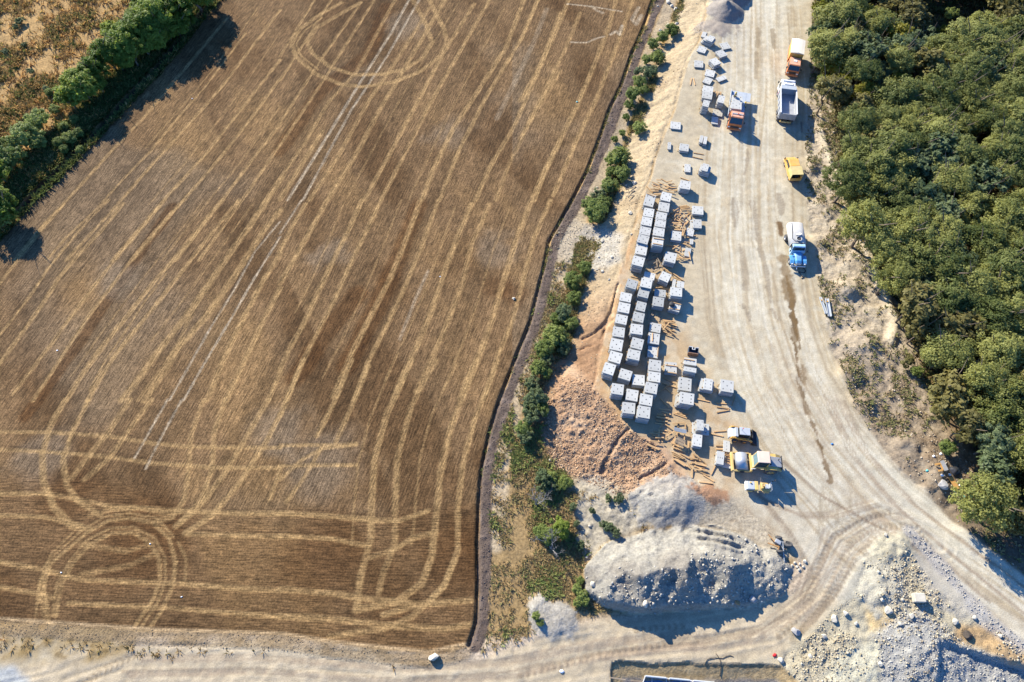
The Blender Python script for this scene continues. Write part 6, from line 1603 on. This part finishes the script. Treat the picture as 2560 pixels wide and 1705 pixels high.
# litter
m_bag = mat("white_plastic", (0.8, 0.8, 0.8), 0.4, var=.05); m_cyan = mat("turquoise_plastic", (0.10, 0.42, 0.42), 0.4, var=.05); m_bbag = mat("blue_plastic", (0.05, 0.2, 0.5), 0.4, var=.05)
def litter(u, v, s, m, lab, grp=None):
    g = ground(u, v); o = blob("litter", (g.x, g.y, g.z - .02), s, s * .75, s * .4, m, random.randint(0, 999), lab, "litter", amp=.4, n=8)
    if grp: o["group"] = grp
for x, y, f_ in [(340, 960, T5), (835, 800, T5), (1010, 1095, T5), (450, 1180, T2), (1255, 600, T4), (1160, 595, T1)]:
    litter(*f_(x, y), .12, m_bag, "white plastic litter lying on the open stubble", "white litter on the stubble")
litter(*T7(447, 800), .18, m_cyan, "turquoise plastic litter on the stubble")
litter(*FM(250, 817), .2, m_bbag, "blue plastic litter on the dry grass by the sand heap")
for x, y in [(290, 450), (1015, 960), (850, 845), (1260, 1095)]: litter(*FQ(x, y), .2, m_cyan, "turquoise plastic litter near the dumped boards", "turquoise litter by the wood")
for x, y in [(420, 165), (560, 120), (735, 520), (590, 540), (945, 735), (895, 885)]: litter(*FQ(x, y), .22, m_bag, "white litter near the dumped boards", "white litter by the wood")
litter(2036, 82, .3, m_bag, "white litter at the road edge above the canvas truck"); litter(*FM(1875, 1290), .25, m_red, "red plastic litter beside the excavation's right end")
litter(*FM(310, 1410), .25, m_bag, "white litter left of the excavation"); litter(2080, 1110, .0 + .18, m_bbag, "blue plastic scrap on the haul road")

# ------------------------------------------------------------------ vegetation
def crown_mesh(name, seed, n_cl, per, leaf, squash=.85, spread=.34, m=None, drop=0.15, open_=0.0):
    """leafy crown about 1 unit in radius: clumps of small leaves set through an uneven volume"""
    r = np.random.default_rng(seed)
    lobes = r.normal(size=(7, 3)); lobes /= np.linalg.norm(lobes, axis=1)[:, None]; lobes[:, 2] = np.abs(lobes[:, 2]) * .8
    lobes = lobes * r.uniform(.35, .6, (7, 1)); lr = r.uniform(.38, .6, 7)
    cl = []
    while len(cl) < n_cl:
        i = r.integers(0, 7); d = r.normal(size=3); d /= np.linalg.norm(d)
        p = lobes[i] + d * lr[i] * r.uniform(.55, 1.0) ** .5
        if p[2] < -.55: continue
        cl.append(p)
    cl = np.array(cl); k = n_cl * per
    cen = np.repeat(cl, per, 0); cs = np.repeat(r.uniform(.6, 1.3, n_cl), per)[:, None]
    d = r.normal(size=(k, 3)); d /= np.linalg.norm(d, axis=1)[:, None]
    P = cen + d * (spread * .5 * cs) * r.uniform(.2, 1, (k, 1)) ** .6
    P[:, 2] *= squash
    nrm = d * .7 + P * .5 + r.normal(size=(k, 3)) * .55 + np.array([-.25, .3, .85]); nrm /= np.linalg.norm(nrm, axis=1)[:, None]
    t = np.cross(nrm, r.normal(size=(k, 3))); t /= np.linalg.norm(t, axis=1)[:, None]; b = np.cross(nrm, t)
    s = leaf * r.uniform(.6, 1.3, (k, 1))
    V = np.stack([P - t * s, P - b * s * .55, P + t * s, P + b * s * .55], 1).reshape(-1, 3)
    F = np.arange(k * 4).reshape(-1, 4)
    me = np_mesh(name, V, F)
    if m: me.materials.append(m)
    return me

def trunk_mesh(name, seed, h, r0, m, limbs=5):
    """tapered stem with limbs reaching into the crown; unit crown radius, crown centre at height h"""
    r = random.Random(seed); b = MB(); pts = [Vector((0, 0, -.1))]
    for i in range(1, 5): pts.append(Vector((r.uniform(-.06, .06) * i, r.uniform(-.06, .06) * i, h * i / 4)))
    for i in range(4): b.cyl(pts[i], pts[i + 1], r0 * (1 - .2 * i), 8, r0 * (1 - .2 * (i + 1)))
    for i in range(limbs):
        a = 2 * math.pi * i / limbs + r.random(); k = r.randint(2, 4); p = pts[k]; L = r.uniform(.45, .75)
        q = p + Vector((math.cos(a) * L * .6, math.sin(a) * L * .6, L * .5)); e = q + Vector((math.cos(a + .3) * L * .4, math.sin(a + .3) * L * .4, L * .3))
        b.cyl(p, q, r0 * .4, 6, r0 * .25); b.cyl(q, e, r0 * .25, 5, r0 * .08)
    me = b.mesh(name); me.materials.append(m)
    return me

m_leafA = leaf_mat("wood_leaf", tuple(alb(116, 130, 68)), tuple(alb(196, 196, 110)))
m_leafB = leaf_mat("hedge_leaf", tuple(alb(116, 144, 54)), tuple(alb(182, 198, 84)))
m_leafC = leaf_mat("bank_leaf", tuple(alb(136, 156, 80)), tuple(alb(188, 200, 110)))
m_leafO = leaf_mat("olive_leaf", tuple(alb(136, 130, 76)), tuple(alb(172, 160, 92)))
m_leafY = leaf_mat("yellow_leaf", tuple(alb(146, 148, 48)), tuple(alb(182, 172, 62)))
m_leafG = leaf_mat("grey_green_leaf", tuple(alb(118, 136, 90)), tuple(alb(152, 166, 114)))

def plant_kind(prefix, m, n, seed, n_cl, per, leaf, th, tr, **kw):
    out = []
    for i in range(n):
        out.append((crown_mesh("crown", seed + i, n_cl, per, leaf, m=m, **kw), trunk_mesh("trunk", seed + i, th, tr, m_trunk)))
    return out
K_WOOD = plant_kind("wood", m_leafA, 7, 500, 230, 46, .042, .75, .07, spread=.37)
K_HEDGE = plant_kind("hedge", m_leafB, 4, 600, 150, 60, .05, .6, .06, spread=.34)
K_BANK = plant_kind("bank", m_leafC, 4, 700, 110, 46, .07, .5, .05, spread=.4)
K_OLIVE = plant_kind("olive", m_leafO, 3, 800, 60, 40, .09, .5, .05, spread=.45)
K_YEL = plant_kind("yellow", m_leafY, 2, 900, 60, 40, .085, .5, .05, spread=.45)
K_GREY = plant_kind("greygreen", m_leafG, 3, 950, 60, 44, .085, .5, .05, spread=.42)

def plant(kind, name, u, v, R_, zc, lab, cat, grp=None, rz=1.0, pos=None, th=None):
    """crown of radius R_ whose middle, zc above the ground, is seen at photo pixel (u, v)"""
    if pos is None:
        zg = 0.0
        for _ in range(4):
            p = at(u, v, zg + zc); zg = float(zat(min(max(p.x, GX0), GX1 - 1), min(max(p.y, GY0), GY1 - 1)))
    else:
        p = Vector((pos[0], pos[1], 0)); zg = float(zat(p.x, p.y))
    crown, trunk = kind[random.randrange(len(kind))]
    rot = random.uniform(0, 6.28); sx = random.uniform(.92, 1.08)
    t = empty(name, (p.x, p.y, zg), rot, lab, cat, grp)
    hk = zc
    o = bpy.data.objects.new("crown", crown); COL.objects.link(o); o.parent = t; o.location = (0, 0, zc); o.scale = (R_ * sx, R_ / sx, R_ * rz)
    k = bpy.data.objects.new("trunk", trunk); COL.objects.link(k); k.parent = t; k.scale = (R_, R_, zc / .72 if kind is K_WOOD else zc / .55)
    return t

# hedge trees along the field's north-west edge
G = "hedge trees along the ditch"
HT = [(490,520,3.4,3.0,"foremost round hedge tree, bulging towards the stubble field"), (560,430,2.6,3.2,"hedge tree just behind the foremost round one"), (420,600,2.2,2.2,"low leafy hedge tree at the foot of the foremost round one"),
      (640,330,3.0,3.4,"third hedge tree up the ditch"), (760,250,3.2,3.6,"fourth hedge tree up the ditch"), (860,180,3.4,3.6,"fifth hedge tree up the ditch, standing broad over the ditch"),
      (800,330,2.4,2.6,"lower hedge tree on the ditch side below the fourth one"), (960,110,3.4,3.8,"sixth hedge tree up the ditch"), (890,60,3.0,3.2,"hedge tree on the meadow side of the sixth one"),
      (1070,50,3.3,3.8,"seventh hedge tree up the ditch near the frame's top"), (990,-10,3.0,3.2,"hedge tree on the meadow side of the seventh one"), (1170,-30,3.4,3.6,"uppermost hedge tree, cut by the top of the frame"),
      (700,200,2.2,2.4,"small hedge tree on the meadow side of the fourth one"), (940,230,2.4,2.4,"lower hedge tree on the ditch side below the sixth one"), (1060,150,2.6,2.6,"lower hedge tree on the ditch side below the seventh one"),
      (225,725,1.9,1.7,"round green bush on the meadow at the left of the hedge"), (150,830,2.3,1.9,"olive green bush below the round green one"), (225,840,1.7,1.6,"small bush right of the olive green one"),
      (60,960,2.2,1.9,"bush near the frame's left edge above the ditch"), (-10,1050,2.4,2.2,"leftmost bush, cut by the frame's left edge"), (10,870,1.4,1.2,"small bush on the meadow at the frame's left edge"), (-40,1290,2.2,2.6,"tree mostly outside the left edge whose shade falls on the stubble")]
for x, y, R_, zc, lab in HT:
    plant(K_HEDGE if R_ > 2.3 or y < 700 else K_BANK, "hedge_tree" if R_ > 1.9 else "bush", *T1(x, y), R_ * 1.18, zc, lab, "tree" if R_ > 1.9 else "bush", G, rz=1.05)
for x, y, R_ in [(600,390,2.3),(690,290,2.4),(815,215,2.5),(910,140,2.5),(1010,90,2.5),(1110,20,2.5),(600,520,1.8),(720,380,2.0),(880,290,2.0),(1010,190,2.1),(1120,90,2.2),(930,20,2.2),(820,110,2.1)]:
    plant(K_HEDGE, "hedge_tree", *T1(x, y), R_, R_ * .95, "middling hedge tree merged between its taller neighbours along the ditch", "tree", "middling hedge trees along the ditch")
for x, y in [(100,1300),(60,1250)]: plant(K_HEDGE, "hedge_tree", *T1(x - 90, y - 60), 2.6, 3.4, "tall hedge tree at the lower left whose shade reaches the stubble", "tree", "shade casting trees at the left edge")
for x, y, R_ in [(420,830,1.2),(470,800,1.0),(360,860,1.1),(390,900,.9),(450,720,.9),(330,660,1.0),(300,560,.9),(380,760,.9),(480,900,.8)]:
    plant(K_BANK, "bush", *T1(x, y), R_, R_ * .8, "low green scrub bush between the hedge trees and the meadow", "bush", "low scrub along the hedge")
for x, y, R_ in [(120,125,.9),(90,160,.7),(150,270,.6),(30,310,.7),(180,430,.7),(280,540,.8)]:
    plant(K_GREY, "bush", *T1(x, y), R_, R_ * .7, "grey green bush alone in the golden meadow", "bush", "lone bushes in the golden meadow")

# bushes along the foot of the embankment
G = "bushes along the foot of the embankment"
BT = [(T7,1190,240,1.55,"uppermost bush of the embankment row"), (T7,1120,290,1.3,None), (T7,1040,345,1.2,None), (T7,1075,455,1.55,"bright green bush near the top of the embankment row"), (T7,990,470,1.1,None), (T7,1010,560,1.5,None),
      (T7,930,560,1.0,None), (T7,940,645,1.4,None), (T7,890,740,1.5,None), (T7,970,700,1.1,None), (T7,860,820,1.0,None), (T7,930,1010,1.35,"solitary round bush on the pale upper embankment"), (T7,830,920,.8,None), (T7,800,1040,.7,None),
      (T7,740,1090,.7,None), (T7,770,1235,2.0,"largest round bush of the middle embankment row"), (T7,700,1260,1.0,None), (T7,800,1370,1.5,None), (T7,720,1350,1.1,None), (T7,690,1465,1.6,None), (T7,620,1530,1.4,None),
      (FV,605,55,2.1,"dense bush above the lime patch"), (FV,645,15,1.4,None), (FV,570,25,1.3,None), (FV,545,355,1.25,"dark green bush just below the lime patch"), (FV,490,420,1.5,None), (FV,495,512,1.2,None), (FV,440,592,1.5,None), (FV,480,645,1.2,None),
      (FV,400,620,1.0,None), (FV,390,715,1.9,None), (FV,440,760,1.3,None), (FV,340,780,1.5,None), (FV,345,840,1.1,None), (FV,305,880,1.3,None), (FV,350,905,.9,None), (FV,275,960,1.2,None), (FV,300,1030,1.5,None), (FV,255,1050,1.0,None),
      (FV,275,1130,1.6,None), (FV,320,1090,1.1,None), (FV,230,1190,1.2,None)]
for f_, x, y, R_, lab in BT:
    kd = K_GREY if lab is None and random.random() < .3 else K_BANK
    plant(kd, "bush", *f_(x, y), R_, R_ * .75, lab or "leafy green bush in the row along the embankment's foot", "bush", G)
plant(K_GREY, "bush", *FV(240, 1240), 1.2, .9, "grey bush at the lower end of the embankment row", "bush", G)

# half-dead shrubs on the waste ground
m_dead = mat("dead_wood", tuple(alb(176, 168, 160)), 0.9, var=.15)
def dead_shrub(u, v, size, seed, lab, lean):
    g = ground(u, v); r = random.Random(seed); t = empty("dead_shrub", tuple(g), 0, lab, "shrub")
    b = MB()
    def grow(p, d, L, rad, dep):
        q = p + d * L; b.cyl(p, q, rad, 5, rad * .65)
        if dep == 0: return
        for _ in range(3 if dep > 1 else 4):
            nd = (d + Vector((r.gauss(0, .5), r.gauss(0, .5), r.gauss(.05, .35)))).normalized(); grow(q if r.random() < .6 else p + d * L * r.uniform(.4, .9), nd, L * r.uniform(.5, .8), rad * .55, dep - 1)
    for k in range(3): grow(Vector((0, 0, 0)), Vector((lean[0] + r.gauss(0, .35), lean[1] + r.gauss(0, .35), .7)).normalized(), size * .42, .07, 4)
    b.build("branches", m_dead, t)
    return t
s_ = fr(1300, 1150, 3.319)
d1 = dead_shrub(*s_(130, 380), 3.2, 5, "bare grey shrub fallen over the dry grass, upper of two", (.5, .6))
d2 = dead_shrub(*s_(260, 740), 3.0, 9, "half dead shrub with bare grey branches, lower of two", (-.1, .4))
G = "green shrubs on the waste ground"
for x, y, R_, kd in [(185,175,1.5,K_GREY),(250,160,1.1,K_BANK),(270,230,1.0,K_GREY),(390,190,1.0,K_BANK),(340,210,.9,K_BANK)]:
    plant(kd, "shrub", *s_(x, y), R_, R_ * .7, "green shrub among the upper bare branches on the waste ground", "shrub", G)
for x, y, R_, kd in [(320,560,1.6,K_HEDGE),(240,630,1.2,K_BANK),(170,600,1.0,K_BANK),(340,630,1.0,K_HEDGE)]:
    plant(kd, "shrub", *s_(x, y), R_, R_ * .7, "dark green shrub among the lower bare branches on the waste ground", "shrub", G)
for x, y, R_ in [(500,700,.7),(440,390,.6),(600,420,.5),(740,560,.7),(790,600,.7),(690,530,.6),(820,320,.7),(730,320,.6),(470,530,.5)]:
    plant(K_GREY, "weed", *s_(x, y), R_, R_ * .7, "small grey green weed on the pale bank", "weed", "weeds on the pale bank")
for x, y, R_ in [(420,800,.7),(450,850,.8),(480,890,.7),(440,740,.6),(425,900,.6),(120,1000,.6),(150,1050,.5)]:
    plant(K_BANK, "weed", *FM(x, y), R_, R_ * .7, "green weed at the edge of the sand heap and spoil heap", "weed", "weeds by the sand heap")

# the wood on the right
GAP = [(2290, -60), (2520, -60), (2505, 20), (2450, 75), (2385, 92), (2325, 88), (2295, 40)]
def pip(x, y, P):
    c = False
    for (ax, ay), (bx, by) in zip(P, P[1:] + P[:1]):
        if (ay > y) != (by > y) and x < (bx - ax) * (y - ay) / (by - ay) + ax: c = not c
    return c
def proj(p):
    dx, dy, dz = p[0], p[1], p[2] - CAMH
    f = dy * ST - dz * CT; up = dy * CT + dz * ST
    return 1280 + FPX * dx / f, 852.5 - FPX * up / f
WEDGE = [(2045, -200), (2050, 130), (2052, 200), (2092, 262), (2110, 330), (2112, 450), (2150, 545), (2190, 620), (2235, 700), (2260, 790), (2300, 860), (2330, 930), (2370, 1010), (2400, 1080), (2432, 1150), (2440, 1240), (2480, 1290), (2560, 1310), (2800, 1380), (3300, 1500), (3300, -200)]
placed = []; rr = random.Random(77); tries = 0
while tries < 16000 and len(placed) < 292:
    tries += 1
    x = rr.uniform(38, 118); y = rr.uniform(16, 133)
    h = rr.uniform(5.8, 7.8); zc = h * .68
    u, v = proj((x, y, zc))
    if not pip(u, v, WEDGE) or u > 2760 or v < -170: continue
    if pip(u, v, GAP): continue
    D = rr.uniform(2.9, 4.1)
    if any((x - a) ** 2 + (y - b) ** 2 < D * D for a, b, *_ in placed): continue
    placed.append((x, y, h, zc, u, v))
for x, y, h, zc, u, v in placed:
    edge = min(abs(u - a) + abs(v - b) * .3 for a, b in WEDGE)
    R_ = rr.uniform(2.9, 4.0)
    q = rr.random()
    kd = K_WOOD
    if v < 260 and u < 2330 and q < .45: kd = [K_OLIVE, K_GREY, K_YEL][int(q * 20) % 3]; R_ *= .8; zc *= .75
    elif edge < 75 and q < .35: kd = K_GREY if q < .2 else K_OLIVE; R_ *= .85; zc *= .8
    elif q > .86: kd = [K_OLIVE, K_GREY][int(q * 100) % 2]
    lab = {id(K_WOOD): "dark green broadleaf tree in the wood right of the haul road", id(K_OLIVE): "olive brown tree in the wood right of the haul road", id(K_GREY): "grey green tree in the wood right of the haul road",
           id(K_YEL): "yellow green tree in the wood right of the haul road", id(K_BANK): "light green tree in the wood right of the haul road"}[id(kd)]
    plant(kd, "broadleaf_tree", 0, 0, R_, zc, lab, "tree", "trees of the wood", rz=.95, pos=(x, y))
for u, v, R_, kd, lab in [(2065,170,1.2,K_BANK,0),(2055,200,1.0,K_BANK,0),(2085,120,1.1,K_OLIVE,0),(2075,90,1.0,K_YEL,0),(2105,60,1.1,K_GREY,0),(2060,20,1.3,K_GREY,0),(2110,100,1.0,K_YEL,0),(2125,250,1.0,K_OLIVE,0),
                          (2235,40,1.2,K_YEL,1),(2380,35,1.4,K_BANK,1),(2430,55,1.1,K_YEL,1),(2355,75,1.0,K_YEL,1),(2105,340,1.1,K_OLIVE,0),(2110,390,1.2,K_OLIVE,0),(2115,430,1.0,K_OLIVE,0),(2225,690,1.2,K_OLIVE,0),(2245,720,1.0,K_GREY,0),(2270,905,1.1,K_OLIVE,0),(2290,930,1.0,K_BANK,0),(2370,1120,1.2,K_BANK,0)]:
    plant(kd, "bush", u, v, R_, R_ * .8, "bush fringing the wood beside the verge" if not lab else "bush standing round the dark clearing in the wood", "bush", "bushes fringing the wood" if not lab else "bushes round the clearing")

# ---- ground cover: tufts of grass and weeds as single meshes
def scatter(mask, n, seed):
    """n random points over the raster, thinned by mask (0..1)"""
    r = np.random.default_rng(seed); out_x = []; out_y = []; got = 0
    ys, xs = np.nonzero(mask > 0.02)
    if not len(ys): return np.zeros(0), np.zeros(0)
    while got < n:
        k = r.integers(0, len(ys), n * 2); keep = r.random(n * 2) < mask[ys[k], xs[k]]
        x = gx[xs[k][keep]] + r.uniform(-.5, .5, keep.sum()) * STEP; y = gy[ys[k][keep]] + r.uniform(-.5, .5, keep.sum()) * STEP
        out_x.append(x); out_y.append(y); got += len(x)
        if keep.sum() < 10: break
    return np.concatenate(out_x)[:n], np.concatenate(out_y)[:n]
def tufts(name, mask, n, h, w, blades, cols, seed, lab, cat, lean=1.3):
    x, y = scatter(mask, n, seed); n = len(x)
    if n == 0: return
    r = np.random.default_rng(seed + 1); z = zat(x, y)
    cl = np.array(cols); ci = cl[r.integers(0, len(cl), n)] * r.uniform(1.0, 1.7, (n, 1))
    hh_ = h * r.uniform(.5, 1.4, n)
    V = []; Cc = []
    for b in range(blades):
        a = r.uniform(0, 2 * math.pi, n); ln = lean * r.uniform(.2, 1.2, n) * hh_
        bx = x + np.cos(a) * w * .4; by = y + np.sin(a) * w * .4
        px, py = -np.sin(a) * w * r.uniform(.25, .6, n), np.cos(a) * w * r.uniform(.25, .6, n)
        V.append(np.stack([np.stack([bx - px, by - py, z - .03], -1), np.stack([bx + px, by + py, z - .03], -1),
                           np.stack([bx + np.cos(a) * ln + px * .5, by + np.sin(a) * ln + py * .5, z + hh_ * .8], -1), np.stack([bx + np.cos(a) * ln * 1.3 - px * .3, by + np.sin(a) * ln * 1.3 - py * .3, z + hh_], -1)], 1))
        Cc.append(np.repeat(ci[:, None, :], 4, 1))
    V = np.concatenate(V).reshape(-1, 3); Cc = np.clip(np.concatenate(Cc).reshape(-1, 3), .01, .8)
    me = np_mesh(name, V, np.arange(len(V)).reshape(-1, 4), Cc); me.materials.append(m_vcol)
    o = bpy.data.objects.new(name, me); COL.objects.link(o); tag(o, lab, cat, kind="stuff")
m_vcol = vcol_mat("dry_plants", trans=0.45)
meadow_m = ((REG == 0) & (X < -30) & (dditch > 1.0)).astype(np.float32) * np.clip(.35 + 2.2 * n4 + 1.2 * n1, 0.05, 1)
tufts("meadow_grass", meadow_m, 17000, .5, .22, 5, [alb(222, 182, 118), alb(210, 168, 104), alb(190, 152, 94), alb(172, 152, 92)], 31, "tall golden dry grass on the meadow behind the hedge", "grass")
tufts("green_undergrowth", ((REG == 0) & (X < -30) & (dditch > .8)).astype(np.float32) * np.clip(sm(-dditch, -9, -3) + .8 * n4, 0, 1), 14000, .5, .3, 5, [alb(96, 112, 56), alb(118, 122, 66), alb(84, 96, 50)], 33, "green undergrowth beneath the hedge trees", "undergrowth")
waste = (1 - TOE) * ((REG == 0) & (X > -30) & (Y < 62)).astype(np.float32) * sm(-dsand, .2, 1.5) * (1 - .88 * sm(dbank, -.5, .8)) * sm(-X, -19.5, -17.5)
tufts("dry_grass", waste * np.clip(.35 + 2.2 * n4 + n1, .0, 1), 9500, .22, .13, 5, [alb(184, 158, 112), alb(172, 146, 102), alb(158, 146, 98), alb(150, 146, 98), alb(196, 168, 122)], 35, "rusty dry grass on the waste ground between field and spoil heap", "grass")
tufts("green_weeds", waste * np.clip(-.1 + 3 * n4 + .5 * n15, 0, 1), 1800, .35, .2, 5, [alb(142, 150, 86), alb(154, 154, 92), alb(124, 140, 78)], 37, "green weeds mixed into the dry grass of the waste ground", "weeds")
strip_m = ((REG == 0) & (X > -10) & (Y >= 60) | (emb & (dpad < -4.4) & (Y > 46))).astype(np.float32)
tufts("bank_grass", strip_m * np.clip(.2 + 2 * n4, 0, 1) * (PATH > 1.3), 3500, .3, .18, 5, [alb(164, 146, 96), alb(180, 158, 108), alb(136, 140, 84)], 39, "dry grass along the bushes at the embankment's foot", "grass")
pj = at(2372, 1195); JUNK = np.hypot(X - pj.x, (Y - pj.y) * .8) < 5.2
tufts("verge_weeds", (~JUNK) * ((REG == 6) & (dwd < .5)).astype(np.float32) * np.clip(.04 + .8 * n4 + .6 * n1 + .15 * sm(dwd, -5, 0), 0, .3), 4500, .18, .17, 5, [alb(150, 146, 98), alb(176, 158, 114), alb(134, 138, 86)], 41, "sparse weeds on the verge beside the haul road", "weeds")
pj = at(2372, 1195); JUNK = np.hypot(X - pj.x, (Y - pj.y) * .8) < 5.2
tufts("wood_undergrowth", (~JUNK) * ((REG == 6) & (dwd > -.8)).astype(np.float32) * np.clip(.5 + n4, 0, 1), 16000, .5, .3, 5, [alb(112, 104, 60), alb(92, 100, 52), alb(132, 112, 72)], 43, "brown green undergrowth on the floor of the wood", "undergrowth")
0 and tufts("heap_weeds", ((REG == 8)).astype(np.float32) * np.clip(-.1 + 1.2 * n15 + .8 * n4, 0, 1), 200, .25, .16, 5, [alb(118, 130, 74), alb(104, 122, 64)], 45, "scattered weeds on the spoil heap and track edges", "weeds")
tufts("south_grass", ((dsouth > 1.0) & (dfield < -.6) & (dsand < 1.2) & (X < -12) & (Y < 40)).astype(np.float32) * np.clip(.35 + 2 * n4, 0, 1), 4000, .2, .14, 5, [alb(196, 168, 120), alb(160, 132, 86), alb(140, 124, 78)], 47, "dry grass between the stubble field and the track", "grass")
# stubble straw standing on the field's untrodden rows
# ---- loose stones and clods, one mesh per kind
_cube = np.array([(x, y, z) for x in (-1, 1) for y in (-1, 1) for z in (-1, 1)], dtype=float)
_cf = np.array([(0, 1, 3, 2), (4, 6, 7, 5), (0, 4, 5, 1), (2, 3, 7, 6), (0, 2, 6, 4), (1, 5, 7, 3)])
def stones(name, mask, n, s0, s1, cols, seed, m, lab, cat, pw=4.5):
    x, y = scatter(mask, n, seed); n = len(x)
    if n == 0: return
    r = np.random.default_rng(seed + 1); z = zat(x, y)
    s = s0 + (s1 - s0) * r.random(n) ** pw
    P = _cube[None] * .62 + r.normal(size=(n, 8, 3)) * .22
    P *= (s[:, None, None] * r.uniform(.7, 1.25, (n, 1, 3))); P[:, :, 2] *= .75
    a = r.uniform(0, 6.28, n); c, sn = np.cos(a)[:, None], np.sin(a)[:, None]
    q = P.copy(); q[:, :, 0] = P[:, :, 0] * c - P[:, :, 1] * sn + x[:, None]; q[:, :, 1] = P[:, :, 0] * sn + P[:, :, 1] * c + y[:, None]; q[:, :, 2] += z[:, None] + s[:, None] * .2
    cl = np.array(cols); base = sample(C, x, y) if cols is None else cl[r.integers(0, len(cl), n)]
    cc = np.clip(np.repeat((base * r.uniform(.8, 1.2, (n, 1)))[:, None], 8, 1).reshape(-1, 3), .02, .8)
    me = np_mesh(name, q.reshape(-1, 3), (np.arange(n)[:, None, None] * 8 + _cf[None]).reshape(-1, 4), cc); me.materials.append(m)
    o = bpy.data.objects.new(name, me); COL.objects.link(o); tag(o, lab, cat, kind="stuff")
m_stone = vcol_mat("loose_stone")
LIMEC = [alb(228, 216, 188), alb(218, 202, 168), alb(208, 196, 172), alb(194, 176, 142), alb(180, 164, 138)]
stones("rubble", ((REG == 7) & (dd < 0)).astype(np.float32) * np.clip(.25 + 2.2 * n4 + 1.2 * n1, 0, 1), 6000, 0.03, 0.15, LIMEC, 61, m_stone, "loose cream coloured rubble in the lower right", "rubble")
stones("gravel", ((REG == 7) & (sdist(W([(2190, 1560), (2270, 1530), (2400, 1600), (2600, 1700), (2600, 1800), (2190, 1800)], -.5), 6) > 0)).astype(np.float32), 5000, 0.03, 0.13, [alb(204, 200, 190), alb(188, 184, 174), alb(216, 210, 196)], 63, m_stone, "grey white crushed stone in the lower right corner", "gravel")
stones("gravel_windrow", sm(-(GRV + wob * .8), -1.1, -.5).astype(np.float32), 900, 0.03, 0.12, [alb(200, 196, 190), alb(184, 178, 170), alb(214, 204, 186)], 64, m_stone, "windrow of grey stones between two lanes of the track", "gravel")
stones("slope_clods", (TOE * ((REG == 4) | (REG == 0))).astype(np.float32) * np.clip(.45 + 1.6 * n4, 0, 1), 13000, 0.03, 0.12, [alb(206, 168, 132), alb(190, 152, 118), alb(222, 192, 158)], 65, m_stone, "orange clods on the lower embankment", "clods")
stones("embankment_stones", (embm * (1 - TOE)).astype(np.float32) * np.clip(.1 + 2 * n4, 0, 1), 4500, 0.024, 0.100, [alb(206, 182, 144), alb(214, 202, 176), alb(186, 154, 118)], 66, m_stone, "pale stones scattered over the embankment", "stones")
stones("heap_rubble", ((REG == 8)).astype(np.float32) * np.clip(.1 + sm(hS - hN, 1.5, -1.0) * .8 + n4, 0, 1), 1500, 0.03, 0.2, [alb(206, 200, 188), alb(190, 184, 172), alb(222, 214, 196)], 67, m_stone, "grey rubble on the face of the spoil heap", "rubble")
stones("plough_clods", ((REG == 2) & (dstrip < 1.0)).astype(np.float32), 6000, 0.03, 0.085, [alb(124, 108, 96), alb(108, 94, 84), alb(146, 130, 116)], 69, m_stone, "turned brown clods in the ploughed strip", "clods")
stones("south_clods", sm(-dsouth, -1.1, -.5).astype(np.float32), 2000, 0.03, 0.08, [alb(140, 122, 100), alb(120, 104, 86), alb(170, 148, 120)], 70, m_stone, "dry clods in the bank at the bottom of the field", "clods")
stones("verge_rubble", ((REG == 6) & (dwd < .5)).astype(np.float32) * np.clip(.05 + 1.4 * n4 + n1, 0, 1), 6500, 0.024, 0.14, [alb(206, 188, 160), alb(186, 164, 136), alb(222, 208, 184), alb(140, 120, 98)], 71, m_stone, "earth lumps and stones on the verge", "rubble")
stones("lime_stones", sm(LIME, -.3, .6).astype(np.float32), 1800, 0.024, 0.110, LIMEC, 73, m_stone, "whitish stones on the lime patch of the embankment", "stones")
